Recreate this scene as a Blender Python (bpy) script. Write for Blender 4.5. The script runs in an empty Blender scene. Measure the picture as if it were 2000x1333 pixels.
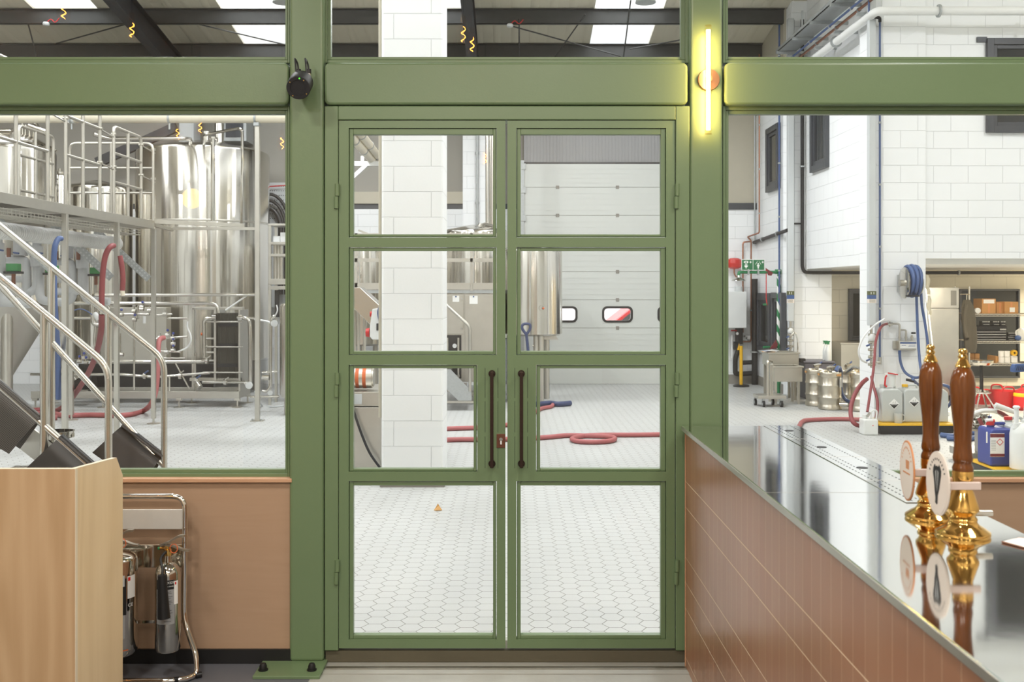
import bpy, math, random
from mathutils import Vector, Matrix
random.seed(4)
C = bpy.context.scene.collection
F, CX, CY, EYE = 1944.0, 997.0, 565.0, 1.75      # focal length in px of a 2000 px wide frame, principal point, eye height

def W(px, py, d):
    return Vector(((px - CX) * d / F, d, EYE + (CY - py) * d / F))
def FLR(px, py, z=0.0):
    return W(px, py, (EYE - z) * F / (py - CY))
def V(*a): return Vector(a)
def lin(c):
    r = []
    for x in c[:3]:
        x /= 255.0
        r.append(x / 12.92 if x <= 0.04045 else ((x + 0.055) / 1.055) ** 2.4)
    return (*r, 1.0)

# ------------------------------------------------------------------ materials
def nt(name):
    m = bpy.data.materials.new(name); m.use_nodes = True
    t = m.node_tree; t.nodes.clear()
    out = t.nodes.new('ShaderNodeOutputMaterial')
    return m, t, out
def N(t, kind, **kw):
    n = t.nodes.new('ShaderNode' + kind)
    for k, v in kw.items():
        if k.startswith('i_'):
            n.inputs[int(k[2:]) if k[2:].isdigit() else k[2:].replace('_', ' ')].default_value = v
        else: setattr(n, k, v)
    return n
def MATH(t, op, a, b=None, c=None):
    n = t.nodes.new('ShaderNodeMath'); n.operation = op
    for i, x in enumerate((a, b, c)):
        if x is None: continue
        if isinstance(x, (int, float)): n.inputs[i].default_value = x
        else: t.links.new(x, n.inputs[i])
    return n.outputs[0]
def mix(t, fac, a, b):
    n = t.nodes.new('ShaderNodeMix'); n.data_type = 'RGBA'
    for s, x in ((n.inputs[0], fac), (n.inputs[6], a), (n.inputs[7], b)):
        if isinstance(x, (int, float, tuple)): s.default_value = x
        else: t.links.new(x, s)
    return n.outputs[2]
def coords(t, scale=(1, 1, 1), rot=(0, 0, 0), loc=(0, 0, 0)):
    tc = t.nodes.new('ShaderNodeTexCoord'); mp = t.nodes.new('ShaderNodeMapping')
    mp.inputs['Scale'].default_value = scale; mp.inputs['Rotation'].default_value = rot; mp.inputs['Location'].default_value = loc
    t.links.new(tc.outputs['Object'], mp.inputs['Vector'])
    return mp.outputs[0]
def bsdf(t, out, **kw):
    b = t.nodes.new('ShaderNodeBsdfPrincipled')
    for k, v in kw.items():
        k = k.replace('_', ' ')
        if k in b.inputs: b.inputs[k].default_value = v
    t.links.new(b.outputs[0], out.inputs[0])
    return b
def mat(name, rgb, rough=0.5, metal=0.0, var=0.06, scale=6.0, stretch=(1, 1, 1), bump=0.0, bscale=None, rvar=0.0, **kw):
    """a plain surface whose colour, gloss and relief wander a little with noise"""
    m, t, out = nt(name)
    b = bsdf(t, out, Roughness=rough, Metallic=metal, **kw)
    co = coords(t, stretch)
    nz = N(t, 'TexNoise', i_Scale=scale, i_Detail=4.0); t.links.new(co, nz.inputs['Vector'])
    c = lin(rgb)
    lo = tuple(x * (1 - var) for x in c[:3]) + (1,); hi = tuple(min(1, x * (1 + var)) for x in c[:3]) + (1,)
    t.links.new(mix(t, nz.outputs[0], lo, hi), b.inputs['Base Color'])
    if rvar: t.links.new(MATH(t, 'MULTIPLY_ADD', nz.outputs[0], 2 * rvar, rough - rvar), b.inputs['Roughness'])
    if bump:
        n2 = N(t, 'TexNoise', i_Scale=bscale or scale * 8, i_Detail=3.0); t.links.new(co, n2.inputs['Vector'])
        bp = N(t, 'Bump', i_Strength=bump, i_Distance=0.01)
        t.links.new(n2.outputs[0], bp.inputs['Height']); t.links.new(bp.outputs[0], b.inputs['Normal'])
    return m
def brushed(name, rgb, rough, aniso, var=0.05):
    """steel polished round the vessel, so highlights stretch up and down it"""
    m, t, out = nt(name)
    b = bsdf(t, out, Roughness=rough, Metallic=1.0, Anisotropic=aniso, Anisotropic_Rotation=0.25)
    tg = N(t, 'Tangent'); tg.direction_type = 'RADIAL'; tg.axis = 'Z'; t.links.new(tg.outputs[0], b.inputs['Tangent'])
    nz = N(t, 'TexNoise', i_Scale=2.0, i_Detail=4.0); t.links.new(coords(t, (2.5, 2.5, 0.1)), nz.inputs['Vector'])
    c = lin(rgb); t.links.new(mix(t, nz.outputs[0], tuple(x * (1 - var) for x in c[:3]) + (1,), c), b.inputs['Base Color'])
    n2 = N(t, 'TexNoise', i_Scale=4.0, i_Detail=2.0); t.links.new(coords(t, (2.2, 2.2, 0.03)), n2.inputs['Vector'])
    bp = N(t, 'Bump', i_Strength=0.25, i_Distance=0.012); t.links.new(n2.outputs[0], bp.inputs['Height']); t.links.new(bp.outputs[0], b.inputs['Normal'])
    return m
def emit(name, rgb, s):
    m, t, out = nt(name)
    e = N(t, 'Emission', i_Color=lin(rgb), i_Strength=s); t.links.new(e.outputs[0], out.inputs[0])
    return m
def glass(name, tint=(254, 254, 254), gloss=1.0):
    m, t, out = nt(name)
    tr = N(t, 'BsdfTransparent', i_Color=lin(tint)); gl = N(t, 'BsdfGlossy', i_Roughness=0.0)
    lw = N(t, 'LayerWeight', i_Blend=0.5)
    p5 = MATH(t, 'POWER', lw.outputs['Facing'], 5.0)
    fr = MATH(t, 'MULTIPLY_ADD', p5, 0.9 * gloss, 0.035 * gloss)
    ms = N(t, 'MixShader'); t.links.new(fr, ms.inputs[0]); t.links.new(tr.outputs[0], ms.inputs[1]); t.links.new(gl.outputs[0], ms.inputs[2])
    t.links.new(ms.outputs[0], out.inputs[0])
    return m
def block(name, rgb, axis, ph=(0, 0), course=0.225, length=0.45, rough=0.55, off=0.5, groove_shade=0.8):
    """painted concrete blocks laid in courses; axis is the wall's horizontal axis"""
    m, t, out = nt(name)
    b = bsdf(t, out, Roughness=rough)
    tc = N(t, 'TexCoord'); sp = N(t, 'SeparateXYZ'); t.links.new(tc.outputs['Object'], sp.inputs[0])
    cb = N(t, 'CombineXYZ')
    if axis == 'XY': h = MATH(t, 'ADD', sp.outputs['X'], sp.outputs['Y'])
    else: h = sp.outputs[axis]
    t.links.new(MATH(t, 'ADD', h, ph[0]), cb.inputs[0]); t.links.new(MATH(t, 'ADD', sp.outputs['Z'], ph[1]), cb.inputs[1])
    br = N(t, 'TexBrick', i_Scale=1.0); br.offset = off; br.squash = 1.0
    br.inputs['Mortar Size'].default_value = 0.004; br.inputs['Mortar Smooth'].default_value = 0.6
    br.inputs['Brick Width'].default_value = length; br.inputs['Row Height'].default_value = course
    t.links.new(cb.outputs[0], br.inputs['Vector'])
    nz = N(t, 'TexNoise', i_Scale=60.0, i_Detail=4.0); t.links.new(tc.outputs['Object'], nz.inputs['Vector'])
    n2 = N(t, 'TexNoise', i_Scale=1.3, i_Detail=2.0); t.links.new(tc.outputs['Object'], n2.inputs['Vector'])
    c = lin(rgb); dk = tuple(x * groove_shade for x in c[:3]) + (1,)  # joints darkened to paint in the shade of their grooves
    c2 = tuple(x * 0.95 for x in c[:3]) + (1,)
    t.links.new(mix(t, br.outputs['Fac'], mix(t, n2.outputs[0], c, c2), dk), b.inputs['Base Color'])
    hgt = MATH(t, 'MULTIPLY_ADD', nz.outputs[0], 0.12, MATH(t, 'MULTIPLY', br.outputs['Fac'], -1.0))
    bp = N(t, 'Bump', i_Strength=0.7, i_Distance=0.007); t.links.new(hgt, bp.inputs['Height']); t.links.new(bp.outputs[0], b.inputs['Normal'])
    return m
def hexfloor(name, h=0.111):
    """hexagonal quarry tiles, flats facing the door, thin sandy joints"""
    m, t, out = nt(name)
    s = h / math.sqrt(3)
    b = bsdf(t, out, Roughness=0.42)
    tc = N(t, 'TexCoord')
    def vm(op, a, bb):
        n = t.nodes.new('ShaderNodeVectorMath'); n.operation = op
        for i, x in enumerate((a, bb)):
            if x is None: continue
            if isinstance(x, tuple): n.inputs[i].default_value = x
            else: t.links.new(x, n.inputs[i])
        return n
    r = (3 * s, h, 1.0); hr = (1.5 * s, h / 2, 0.0)
    p = vm('ADD', tc.outputs['Object'], (60 * s * 3 + 0.035, 500 * h + 0.02, 0)).outputs[0]
    a = vm('SUBTRACT', vm('MODULO', p, r).outputs[0], hr).outputs[0]
    bq = vm('SUBTRACT', vm('MODULO', vm('ADD', p, hr).outputs[0], r).outputs[0], hr).outputs[0]
    def flat(v):
        sp = N(t, 'SeparateXYZ'); t.links.new(v, sp.inputs[0]); return sp
    sa, sb = flat(a), flat(bq)
    def hd(sp):
        ax = MATH(t, 'ABSOLUTE', sp.outputs[0]); ay = MATH(t, 'ABSOLUTE', sp.outputs[1])
        return MATH(t, 'MAXIMUM', ay, MATH(t, 'ADD', MATH(t, 'MULTIPLY', ax, 0.8660254), MATH(t, 'MULTIPLY', ay, 0.5)))
    d = MATH(t, 'MINIMUM', hd(sa), hd(sb))
    n = N(t, 'MapRange'); n.interpolation_type = 'SMOOTHSTEP'
    n.inputs[1].default_value = h / 2 - 0.0032; n.inputs[2].default_value = h / 2 - 0.0010
    t.links.new(d, n.inputs[0])
    nz = N(t, 'TexNoise', i_Scale=1.1, i_Detail=5.0); t.links.new(tc.outputs['Object'], nz.inputs['Vector'])
    nf = N(t, 'TexNoise', i_Scale=14.0, i_Detail=4.0); t.links.new(tc.outputs['Object'], nf.inputs['Vector'])
    base = mix(t, nz.outputs[0], lin((176, 178, 176)), lin((192, 194, 192)))
    base = mix(t, MATH(t, 'MULTIPLY', nf.outputs[0], 0.25), base, lin((176, 175, 170)))
    t.links.new(mix(t, MATH(t, 'MULTIPLY', n.outputs[0], 0.9), base, lin((92, 86, 74))), b.inputs['Base Color'])
    t.links.new(MATH(t, 'MULTIPLY_ADD', nz.outputs[0], 0.3, 0.30), b.inputs['Roughness'])
    bp = N(t, 'Bump', i_Strength=0.4, i_Distance=0.002)
    t.links.new(MATH(t, 'SUBTRACT', MATH(t, 'MULTIPLY', nf.outputs[0], 0.2), n.outputs[0]), bp.inputs['Height']); t.links.new(bp.outputs[0], b.inputs['Normal'])
    return m
def wood(name, c1, c2, axis='Z', rough=0.42, scale=1.0, figure=0.5):
    """veneer with long grain along one axis"""
    m, t, out = nt(name)
    b = bsdf(t, out, Roughness=rough)
    st = {'X': (0.35, 5, 5), 'Y': (5, 0.35, 5), 'Z': (5, 5, 0.35)}[axis]
    co = coords(t, tuple(x * scale for x in st))
    n0 = N(t, 'TexNoise', i_Scale=1.0, i_Detail=2.0, i_Distortion=0.6); t.links.new(co, n0.inputs['Vector'])
    ring = MATH(t, 'SINE', MATH(t, 'MULTIPLY', n0.outputs[0], 85.0))
    fib = N(t, 'TexNoise', i_Scale=22.0, i_Detail=3.0); t.links.new(co, fib.inputs['Vector'])
    f = MATH(t, 'ADD', MATH(t, 'MULTIPLY_ADD', ring, 0.25 * figure, 0.3), MATH(t, 'MULTIPLY', fib.outputs[0], 0.45))
    t.links.new(mix(t, f, lin(c1), lin(c2)), b.inputs['Base Color'])
    return m
def tilewall(name, zrows, pitch=0.081):
    """glazed tiles on the bar front: rows of two heights, upright tiles, pale joints"""
    m, t, out = nt(name)
    b = bsdf(t, out, Roughness=0.16)
    tc = N(t, 'TexCoord'); sp = N(t, 'SeparateXYZ'); t.links.new(tc.outputs['Object'], sp.inputs[0])
    y, z = sp.outputs['Y'], sp.outputs['Z']
    hj = None; row = None
    for k, zz in enumerate(zrows):
        g = MATH(t, 'LESS_THAN', MATH(t, 'ABSOLUTE', MATH(t, 'SUBTRACT', z, zz)), 0.0014)
        hj = g if hj is None else MATH(t, 'MAXIMUM', hj, g)
        s = MATH(t, 'GREATER_THAN', z, zz)
        row = s if row is None else MATH(t, 'ADD', row, s)
    u = MATH(t, 'DIVIDE', y, pitch)
    fr = MATH(t, 'FRACT', u); col = MATH(t, 'FLOOR', u)
    vj = MATH(t, 'GREATER_THAN', MATH(t, 'ABSOLUTE', MATH(t, 'SUBTRACT', fr, 0.5)), 0.487)
    cb = N(t, 'CombineXYZ'); t.links.new(col, cb.inputs[0]); t.links.new(row, cb.inputs[1])
    wn = N(t, 'TexWhiteNoise'); wn.noise_dimensions = '3D'; t.links.new(cb.outputs[0], wn.inputs['Vector'])
    nz = N(t, 'TexNoise', i_Scale=9.0, i_Detail=3.0); t.links.new(coords(t, (1, 1, 0.35)), nz.inputs['Vector'])
    f = MATH(t, 'ADD', MATH(t, 'MULTIPLY', wn.outputs[0], 0.45), MATH(t, 'MULTIPLY', nz.outputs[0], 0.6))
    base = mix(t, f, lin((152, 102, 72)), lin((163, 120, 90)))
    j = MATH(t, 'MAXIMUM', hj, MATH(t, 'MULTIPLY', vj, 0.5))
    t.links.new(mix(t, j, base, lin((236, 214, 182))), b.inputs['Base Color'])
    t.links.new(MATH(t, 'MULTIPLY_ADD', j, 0.35, 0.32), b.inputs['Roughness'])
    bp = N(t, 'Bump', i_Strength=0.35, i_Distance=0.004)
    t.links.new(MATH(t, 'SUBTRACT', MATH(t, 'MULTIPLY', nz.outputs[0], 0.7), j), bp.inputs['Height']); t.links.new(bp.outputs[0], b.inputs['Normal'])
    return m
def corrugate(name, rgb, axis='X', pitch=0.2, strength=0.4, rough=0.5, var=0.06):
    m, t, out = nt(name)
    b = bsdf(t, out, Roughness=rough)
    tc = N(t, 'TexCoord'); sp = N(t, 'SeparateXYZ'); t.links.new(tc.outputs['Object'], sp.inputs[0])
    w = MATH(t, 'SINE', MATH(t, 'MULTIPLY', sp.outputs[axis], 2 * math.pi / pitch))
    nz = N(t, 'TexNoise', i_Scale=1.5, i_Detail=4.0); t.links.new(tc.outputs['Object'], nz.inputs['Vector'])
    c = lin(rgb); lo = tuple(x * (1 - var) for x in c[:3]) + (1,)
    t.links.new(mix(t, nz.outputs[0], lo, c), b.inputs['Base Color'])
    bp = N(t, 'Bump', i_Strength=strength, i_Distance=0.03); t.links.new(MATH(t, 'MAXIMUM', w, 0.2), bp.inputs['Height']); t.links.new(bp.outputs[0], b.inputs['Normal'])
    return m
def stripes(name, c1, c2, axis, pitch, rough=0.4, slant=0.0, duty=0.5):
    m, t, out = nt(name)
    b = bsdf(t, out, Roughness=rough)
    tc = N(t, 'TexCoord'); sp = N(t, 'SeparateXYZ'); t.links.new(tc.outputs['Object'], sp.inputs[0])
    v = sp.outputs[axis]
    if slant: v = MATH(t, 'ADD', v, MATH(t, 'MULTIPLY', sp.outputs['X'], slant))
    f = MATH(t, 'LESS_THAN', MATH(t, 'FRACT', MATH(t, 'DIVIDE', MATH(t, 'ADD', v, 50.0), pitch)), duty)
    t.links.new(mix(t, f, lin(c1), lin(c2)), b.inputs['Base Color'])
    return m
def bottle(name, rgb, alpha=0.35, rough=0.35):
    """cloudy plastic"""
    return mat(name, rgb, rough, var=0.04, scale=5, Subsurface_Weight=0.0)

M = dict(
    green=mat('green_paint', (107, 128, 93), 0.34, var=0.04, scale=3, bump=0.03, bscale=120),
    darkgap=mat('rubber_seal', (24, 26, 22), 0.7),
    glass=glass('clear_glass'),
    bulbglass=glass('bulb_glass', (255, 236, 205), 1.6),
    tubeglass=glass('tube_glass', (255, 250, 240), 0.8),
    plate=mat('bronze_plate', (150, 112, 84), 0.3, 0.8), bronze=mat('dark_bronze', (58, 44, 38), 0.42, 0.7),
    brown=mat('brown_lock_plate', (118, 78, 62), 0.35, 0.6),
    steel=mat('brushed_steel', (204, 201, 193), 0.25, 1.0, var=0.07, scale=9, stretch=(1, 1, 0.15), rvar=0.06),
    tank=brushed('tank_steel', (210, 207, 199), 0.16, 0.85), kegsteel=brushed('keg_steel', (200, 194, 180), 0.3, 0.5),
    satin=mat('satin_steel', (198, 195, 186), 0.36, 1.0, var=0.08, scale=7, rvar=0.06),
    polish=mat('polished_steel', (205, 202, 194), 0.10, 1.0, var=0.04),
    signplate=mat('scuffed_aluminium', (214, 213, 208), 0.5, 0.5, var=0.08, scale=14), chrome=mat('chrome', (225, 222, 216), 0.06, 1.0, var=0.03),
    galv=mat('galvanised_steel', (176, 180, 180), 0.45, 0.6, var=0.15, scale=30),
    top=mat('counter_steel', (236, 236, 233), 0.06, 1.0, var=0.02, scale=2, bump=0.012, bscale=7, rvar=0.025),
    brass=mat('polished_brass', (240, 194, 112), 0.10, 1.0, var=0.06),
    copper=mat('copper', (160, 112, 90), 0.4, 0.8),
    black=mat('black_plastic', (22, 22, 23), 0.5),
    blackmetal=mat('black_metal', (36, 36, 38), 0.55, 0.0),
    mesh=mat('black_rubber_mesh', (26, 26, 28), 0.38, bump=0.0),
    rubber=mat('black_rubber', (24, 25, 27), 0.33, var=0.1),
    ply=wood('pink_ply', (168, 138, 111), (179, 150, 124), 'X', 0.5, 0.7, 0.25),
    plyedge=wood('ply_edge', (186, 140, 108), (206, 166, 132), 'X', 0.5),
    maple=wood('maple_veneer', (170, 138, 100), (194, 164, 128), 'Z', 0.42, 0.45, 0.95),
    maplelift=wood('maple_lightened_veneer', (226, 198, 152), (246, 222, 182), 'Z', 0.42, 0.4, 0.6),  # same maple as the front, lightened to paint in light its side lacks
    mapleedge=mat('maple_edging', (236, 222, 196), 0.5),
    handle=wood('polished_handle_wood', (80, 42, 14), (126, 72, 26), 'Z', 0.14, 2.5, 0.3),
    kerb=mat('dark_concrete', (92, 87, 70), 0.8, var=0.2, scale=5, bump=0.15, bscale=40), concrete=mat('concrete', (160, 160, 152), 0.7, var=0.16, scale=5, bump=0.15, bscale=40),
    vinyl=mat('grey_vinyl', (97, 99, 105), 0.45, var=0.05),
    hexf=hexfloor('hex_tiles'),
    white=mat('white_paint', (232, 233, 230), 0.5, var=0.02),
    whitep=mat('white_plastic', (226, 228, 226), 0.35, var=0.03),
    offwhite=mat('cool_grey_plastic', (196, 200, 200), 0.4, var=0.03),
    beige=mat('beige_lining', (186, 180, 162), 0.6, var=0.05),
    cream=mat('cream_pipe', (226, 218, 196), 0.45, var=0.03),
    insul=mat('grey_insulation', (186, 188, 188), 0.6, var=0.08, bump=0.1, bscale=30),
    ribbed=corrugate('ribbed_insulation', (228, 228, 224), 'Y', 0.045, 0.7),
    anthra=mat('anthracite_frame', (66, 69, 74), 0.4, var=0.05),
    darkglass=mat('dark_window_glass', (38, 42, 44), 0.06, var=0.1, Specular_IOR_Level=0.7),
    skirtgrey=mat('grey_skirting', (138, 134, 126), 0.6, var=0.1),
    roofsheet=corrugate('roof_sheet', (212, 206, 186), 'X', 0.32, 0.5, 0.65, 0.12),
    purlin=mat('dark_steelwork', (72, 72, 70), 0.5, 0.2, var=0.2, scale=12),
    rafter=mat('black_steelwork', (40, 42, 46), 0.5, 0.2, var=0.15),
    clad=corrugate('grey_cladding', (150, 150, 150), 'X', 0.06, 0.25, 0.5),
    wallcladl=corrugate('cladding_sheet', (150, 147, 138), 'X', 0.9, 0.1, 0.55),
    skylight=None,
    shutter=mat('door_panel_white', (205, 208, 203), 0.42, var=0.02),
    red=mat('red_hose', (132, 56, 60), 0.5, var=0.08), pink=mat('faded_red_hose', (164, 92, 92), 0.55, var=0.08),
    blue=mat('blue_hose', (66, 90, 136), 0.45, var=0.06), conegrey=mat('matt_cone_steel', (196, 193, 184), 0.5, 0.85, var=0.05, scale=4), navy=mat('navy_plastic', (48, 60, 96), 0.45), bluep=mat('blue_pipe', (66, 86, 130), 0.4),
    bluecan=mat('blue_plastic', (52, 66, 140), 0.36, var=0.05), greycan=mat('cloudy_plastic', (188, 192, 188), 0.35, var=0.05, scale=3),
    whitecan=mat('milky_plastic', (224, 226, 222), 0.35, var=0.03), redp=mat('red_plastic', (196, 34, 38), 0.4), redvessel=mat('red_enamel', (200, 44, 40), 0.25),
    yellow=mat('yellow_paint', (226, 176, 24), 0.4), greenp=mat('green_pipe_paint', (34, 122, 74), 0.35), greenbox=mat('green_valve_box', (58, 132, 76), 0.45),
    signgreen=mat('sign_green', (30, 108, 64), 0.4), orange=mat('orange_band', (214, 104, 50), 0.5),
    bin=mat('grey_bin_plastic', (98, 96, 104), 0.5), card=mat('cardboard', (190, 140, 84), 0.75, var=0.08), coat=mat('olive_cloth', (70, 66, 56), 0.9, var=0.2),
    paper=mat('white_paper', (236, 236, 232), 0.7, var=0.02), ink=mat('black_ink', (22, 22, 22), 0.6), maroon=mat('maroon_print', (112, 34, 40), 0.6), blueink=mat('blue_print', (58, 88, 140), 0.5), olive=mat('olive_print', (86, 92, 52), 0.6), redink=mat('red_print', (206, 40, 40), 0.6),
    labelgrey=mat('silver_label', (176, 178, 178), 0.4, 0.4), strap=mat('nylon_strap', (222, 204, 196), 0.5),
    badge=mat('cream_badge', (232, 222, 212), 0.4, var=0.03), badgerim=mat('orange_badge_rim', (206, 140, 92), 0.4),
    stripepole=stripes('green_white_stripes', (240, 240, 236), (34, 122, 74), 'Z', 0.26, slant=2.2),
    cable=mat('black_cable', (26, 26, 28), 0.45), carred=mat('car_red', (190, 40, 44), 0.25), tyre=mat('tyre', (26, 26, 26), 0.8),
    plaster=mat('pub_plaster', (200, 194, 184), 0.7), pubceil=mat('pub_ceiling', (176, 170, 160), 0.8),
    lampwarm=emit('warm_tube_glow', (255, 210, 130), 60.0), filament=emit('filament_glow', (255, 150, 60), 150.0),
    globe=emit('amber_globe_glow', (255, 205, 60), 8.0), globe2=emit('peach_globe_glow', (255, 170, 100), 7.0), ledgreen=emit('green_led', (90, 255, 60), 2.0),
    hallamp=emit('lamp_disc_glow', (255, 255, 252), 14.0),
    leafm=mat('dry_leaf', (196, 150, 88), 0.8), packgrey=mat('plate_pack', (84, 82, 74), 0.45, 0.5), slate=mat('grating_steel', (132, 130, 124), 0.4, 0.9, var=0.1),
    hazblack=mat('hazard_black', (24, 26, 24), 0.5), tanwall=block('cream_blocks', (224, 218, 200), 'X', (0.1, 0.06)),
    asphalt=mat('yard_asphalt', (150, 150, 150), 0.9), facade=mat('pale_facade', (214, 206, 204), 0.8),
)
BLK = (246, 248, 248)
M['bx'] = block('white_blocks_front', BLK, 'X', (0.12, 0.02)); M['by'] = block('white_blocks_side', BLK, 'Y', (0.1, 0.02))
M['bpil'] = block('white_blocks_pillar', BLK, 'X', (1.15, 0.045)); 
def skylight():
    m, t, out = nt('skylight_sheet')
    a = N(t, 'BsdfTranslucent', i_Color=(0.97, 0.98, 0.98, 1)); b = N(t, 'BsdfTransparent', i_Color=(0.96, 0.97, 0.98, 1))
    nz = N(t, 'TexNoise', i_Scale=2.0); t.links.new(coords(t), nz.inputs['Vector'])
    s = N(t, 'MixShader'); t.links.new(MATH(t, 'MULTIPLY_ADD', nz.outputs[0], 0.1, 0.8), s.inputs[0]); t.links.new(a.outputs[0], s.inputs[1]); t.links.new(b.outputs[0], s.inputs[2]); t.links.new(s.outputs[0], out.inputs[0])
    return m
M['skylight'] = skylight()

# ------------------------------------------------------------------ mesh building
class MB:
    def __init__(s): s.v = []; s.f = []; s.s = []
    def add(s, vs, fs, sm=False):
        o = len(s.v); s.v += [Vector(x) for x in vs]
        for i, f in enumerate(fs):
            s.f.append([o + k for k in f]); s.s.append(sm[i] if isinstance(sm, list) else sm)
        return s
    def box(s, a, b):
        x0, x1 = sorted((a[0], b[0])); y0, y1 = sorted((a[1], b[1])); z0, z1 = sorted((a[2], b[2]))
        return s.add([(x0, y0, z0), (x1, y0, z0), (x1, y1, z0), (x0, y1, z0), (x0, y0, z1), (x1, y0, z1), (x1, y1, z1), (x0, y1, z1)],
                     [(0, 3, 2, 1), (4, 5, 6, 7), (0, 1, 5, 4), (1, 2, 6, 5), (2, 3, 7, 6), (3, 0, 4, 7)])
    def obox(s, c, size, R=None):
        h = Vector(size) / 2; c = Vector(c); R = R or Matrix.Identity(3)
        k = [(-1, -1, -1), (1, -1, -1), (1, 1, -1), (-1, 1, -1), (-1, -1, 1), (1, -1, 1), (1, 1, 1), (-1, 1, 1)]
        return s.add([c + R @ Vector((a * h.x, b * h.y, d * h.z)) for a, b, d in k], [(0, 3, 2, 1), (4, 5, 6, 7), (0, 1, 5, 4), (1, 2, 6, 5), (2, 3, 7, 6), (3, 0, 4, 7)])
    def bar(s, p0, p1, w, h, up=(0, 0, 1)):
        p0, p1 = Vector(p0), Vector(p1); z = (p1 - p0).normalized(); x = z.cross(Vector(up))
        if x.length < 1e-4: x = Vector((1, 0, 0))
        x.normalize(); y = z.cross(x)
        R = Matrix((x, y, z)).transposed()
        return s.obox((p0 + p1) / 2, (w, h, (p1 - p0).length), R)
    def frame(self, d):
        z = Vector(d).normalized(); a = Vector((0, 0, 1)) if abs(z.z) < 0.95 else Vector((1, 0, 0))
        x = a.cross(z).normalized(); return x, z.cross(x), z
    def cyl(s, p0, p1, r, r1=None, n=14, cap=True):
        p0, p1 = Vector(p0), Vector(p1); r1 = r if r1 is None else r1
        x, y, _ = s.frame(p1 - p0); vs = []
        for p, q in ((p0, r), (p1, r1)):
            for i in range(n):
                a = 2 * math.pi * i / n; vs.append(p + (x * math.cos(a) + y * math.sin(a)) * q)
        fs = [(i, (i + 1) % n, n + (i + 1) % n, n + i) for i in range(n)]; sm = [True] * n
        if cap: fs += [tuple(range(n - 1, -1, -1)), tuple(range(n, 2 * n))]; sm += [False, False]
        return s.add(vs, fs, sm)
    def tube(s, pts, r, n=8, closed=False):
        P = [Vector(p) for p in pts]; k = len(P); R = r if isinstance(r, list) else [r] * k
        vs = []; x = None
        for i in range(k):
            if closed: d = P[(i + 1) % k] - P[i - 1]
            else: d = P[min(i + 1, k - 1)] - P[max(i - 1, 0)]
            if d.length < 1e-9: d = Vector((0, 0, 1))
            d.normalize()
            if x is None: x, y, _ = s.frame(d)
            else:
                x = (x - d * x.dot(d)); x = x.normalized() if x.length > 1e-6 else s.frame(d)[0]
                y = d.cross(x)
            for j in range(n):
                a = 2 * math.pi * j / n; vs.append(P[i] + (x * math.cos(a) + y * math.sin(a)) * R[i])
        fs = []; sm = []
        for i in range(k if closed else k - 1):
            o, q = i * n, ((i + 1) % k) * n
            for j in range(n): fs.append((o + j, o + (j + 1) % n, q + (j + 1) % n, q + j)); sm.append(True)
        if not closed: fs += [tuple(range(n - 1, -1, -1)), tuple(range((k - 1) * n, k * n))]; sm += [False, False]
        return s.add(vs, fs, sm)
    def lathe(s, prof, c=(0, 0, 0), n=28, axis=(0, 0, 1), smooth=True):
        c = Vector(c); x, y, z = s.frame(axis); vs = []; k = len(prof)
        for r, h in prof:
            for i in range(n):
                a = 2 * math.pi * i / n; vs.append(c + z * h + (x * math.cos(a) + y * math.sin(a)) * max(r, 1e-5))
        fs = []; sm = []
        for q in range(k - 1):
            for i in range(n): fs.append((q * n + i, q * n + (i + 1) % n, (q + 1) * n + (i + 1) % n, (q + 1) * n + i)); sm.append(smooth)
        if prof[0][0] > 1e-4: fs.append(tuple(range(n - 1, -1, -1))); sm.append(False)
        if prof[-1][0] > 1e-4: fs.append(tuple(range((k - 1) * n, k * n))); sm.append(False)
        return s.add(vs, fs, sm)
    def prism(s, poly, off):
        """polygon of 3-D points swept by off"""
        P = [Vector(p) for p in poly]; o = Vector(off); n = len(P)
        nrm = Vector((0, 0, 0))
        for i in range(n): nrm += P[i].cross(P[(i + 1) % n])
        if nrm.dot(o) > 0: P.reverse()
        return s.add(P + [p + o for p in P], [tuple(range(n))] + [tuple(reversed(range(n, 2 * n)))] + [(i, n + i, n + (i + 1) % n, (i + 1) % n) for i in range(n)])
    def sphere(s, c, r, n=16, m=10, sc=(1, 1, 1)):
        c = Vector(c); vs = []
        for i in range(m + 1):
            t = math.pi * i / m
            for j in range(n):
                a = 2 * math.pi * j / n; vs.append(c + Vector((r * sc[0] * math.sin(t) * math.cos(a), r * sc[1] * math.sin(t) * math.sin(a), -r * sc[2] * math.cos(t))))
        return s.add(vs, [(i * n + j, i * n + (j + 1) % n, (i + 1) * n + (j + 1) % n, (i + 1) * n + j) for i in range(m) for j in range(n)], True)
    def build(s, name, m, parent=None, bevel=0.0, seg=2, smooth=None):
        me = bpy.data.meshes.new(name)
        off = rootloc(parent)
        me.from_pydata([tuple(v - off) for v in s.v], [], s.f); me.update()
        me.polygons.foreach_set('use_smooth', [bool(x) if smooth is None else smooth for x in s.s])
        if smooth is None and any(s.s): me.set_sharp_from_angle(angle=math.radians(38))
        me.materials.append(m if not isinstance(m, str) else M[m])
        o = bpy.data.objects.new(name, me); C.objects.link(o)
        if parent is not None: o.parent = parent
        if bevel:
            b = o.modifiers.new('edge', 'BEVEL'); b.width = bevel; b.segments = seg; b.limit_method = 'ANGLE'; b.angle_limit = 0.7
        return o
def rootloc(o):
    if o is None: return Vector((0, 0, 0))
    while o.parent is not None: o = o.parent
    return o.location.copy()
def thing(name, label, cat, loc, group=None, kind=None):
    o = bpy.data.objects.new(name, None); C.objects.link(o); o.location = loc; o.empty_display_size = 0.1
    tag(o, label, cat, group, kind); return o
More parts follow.
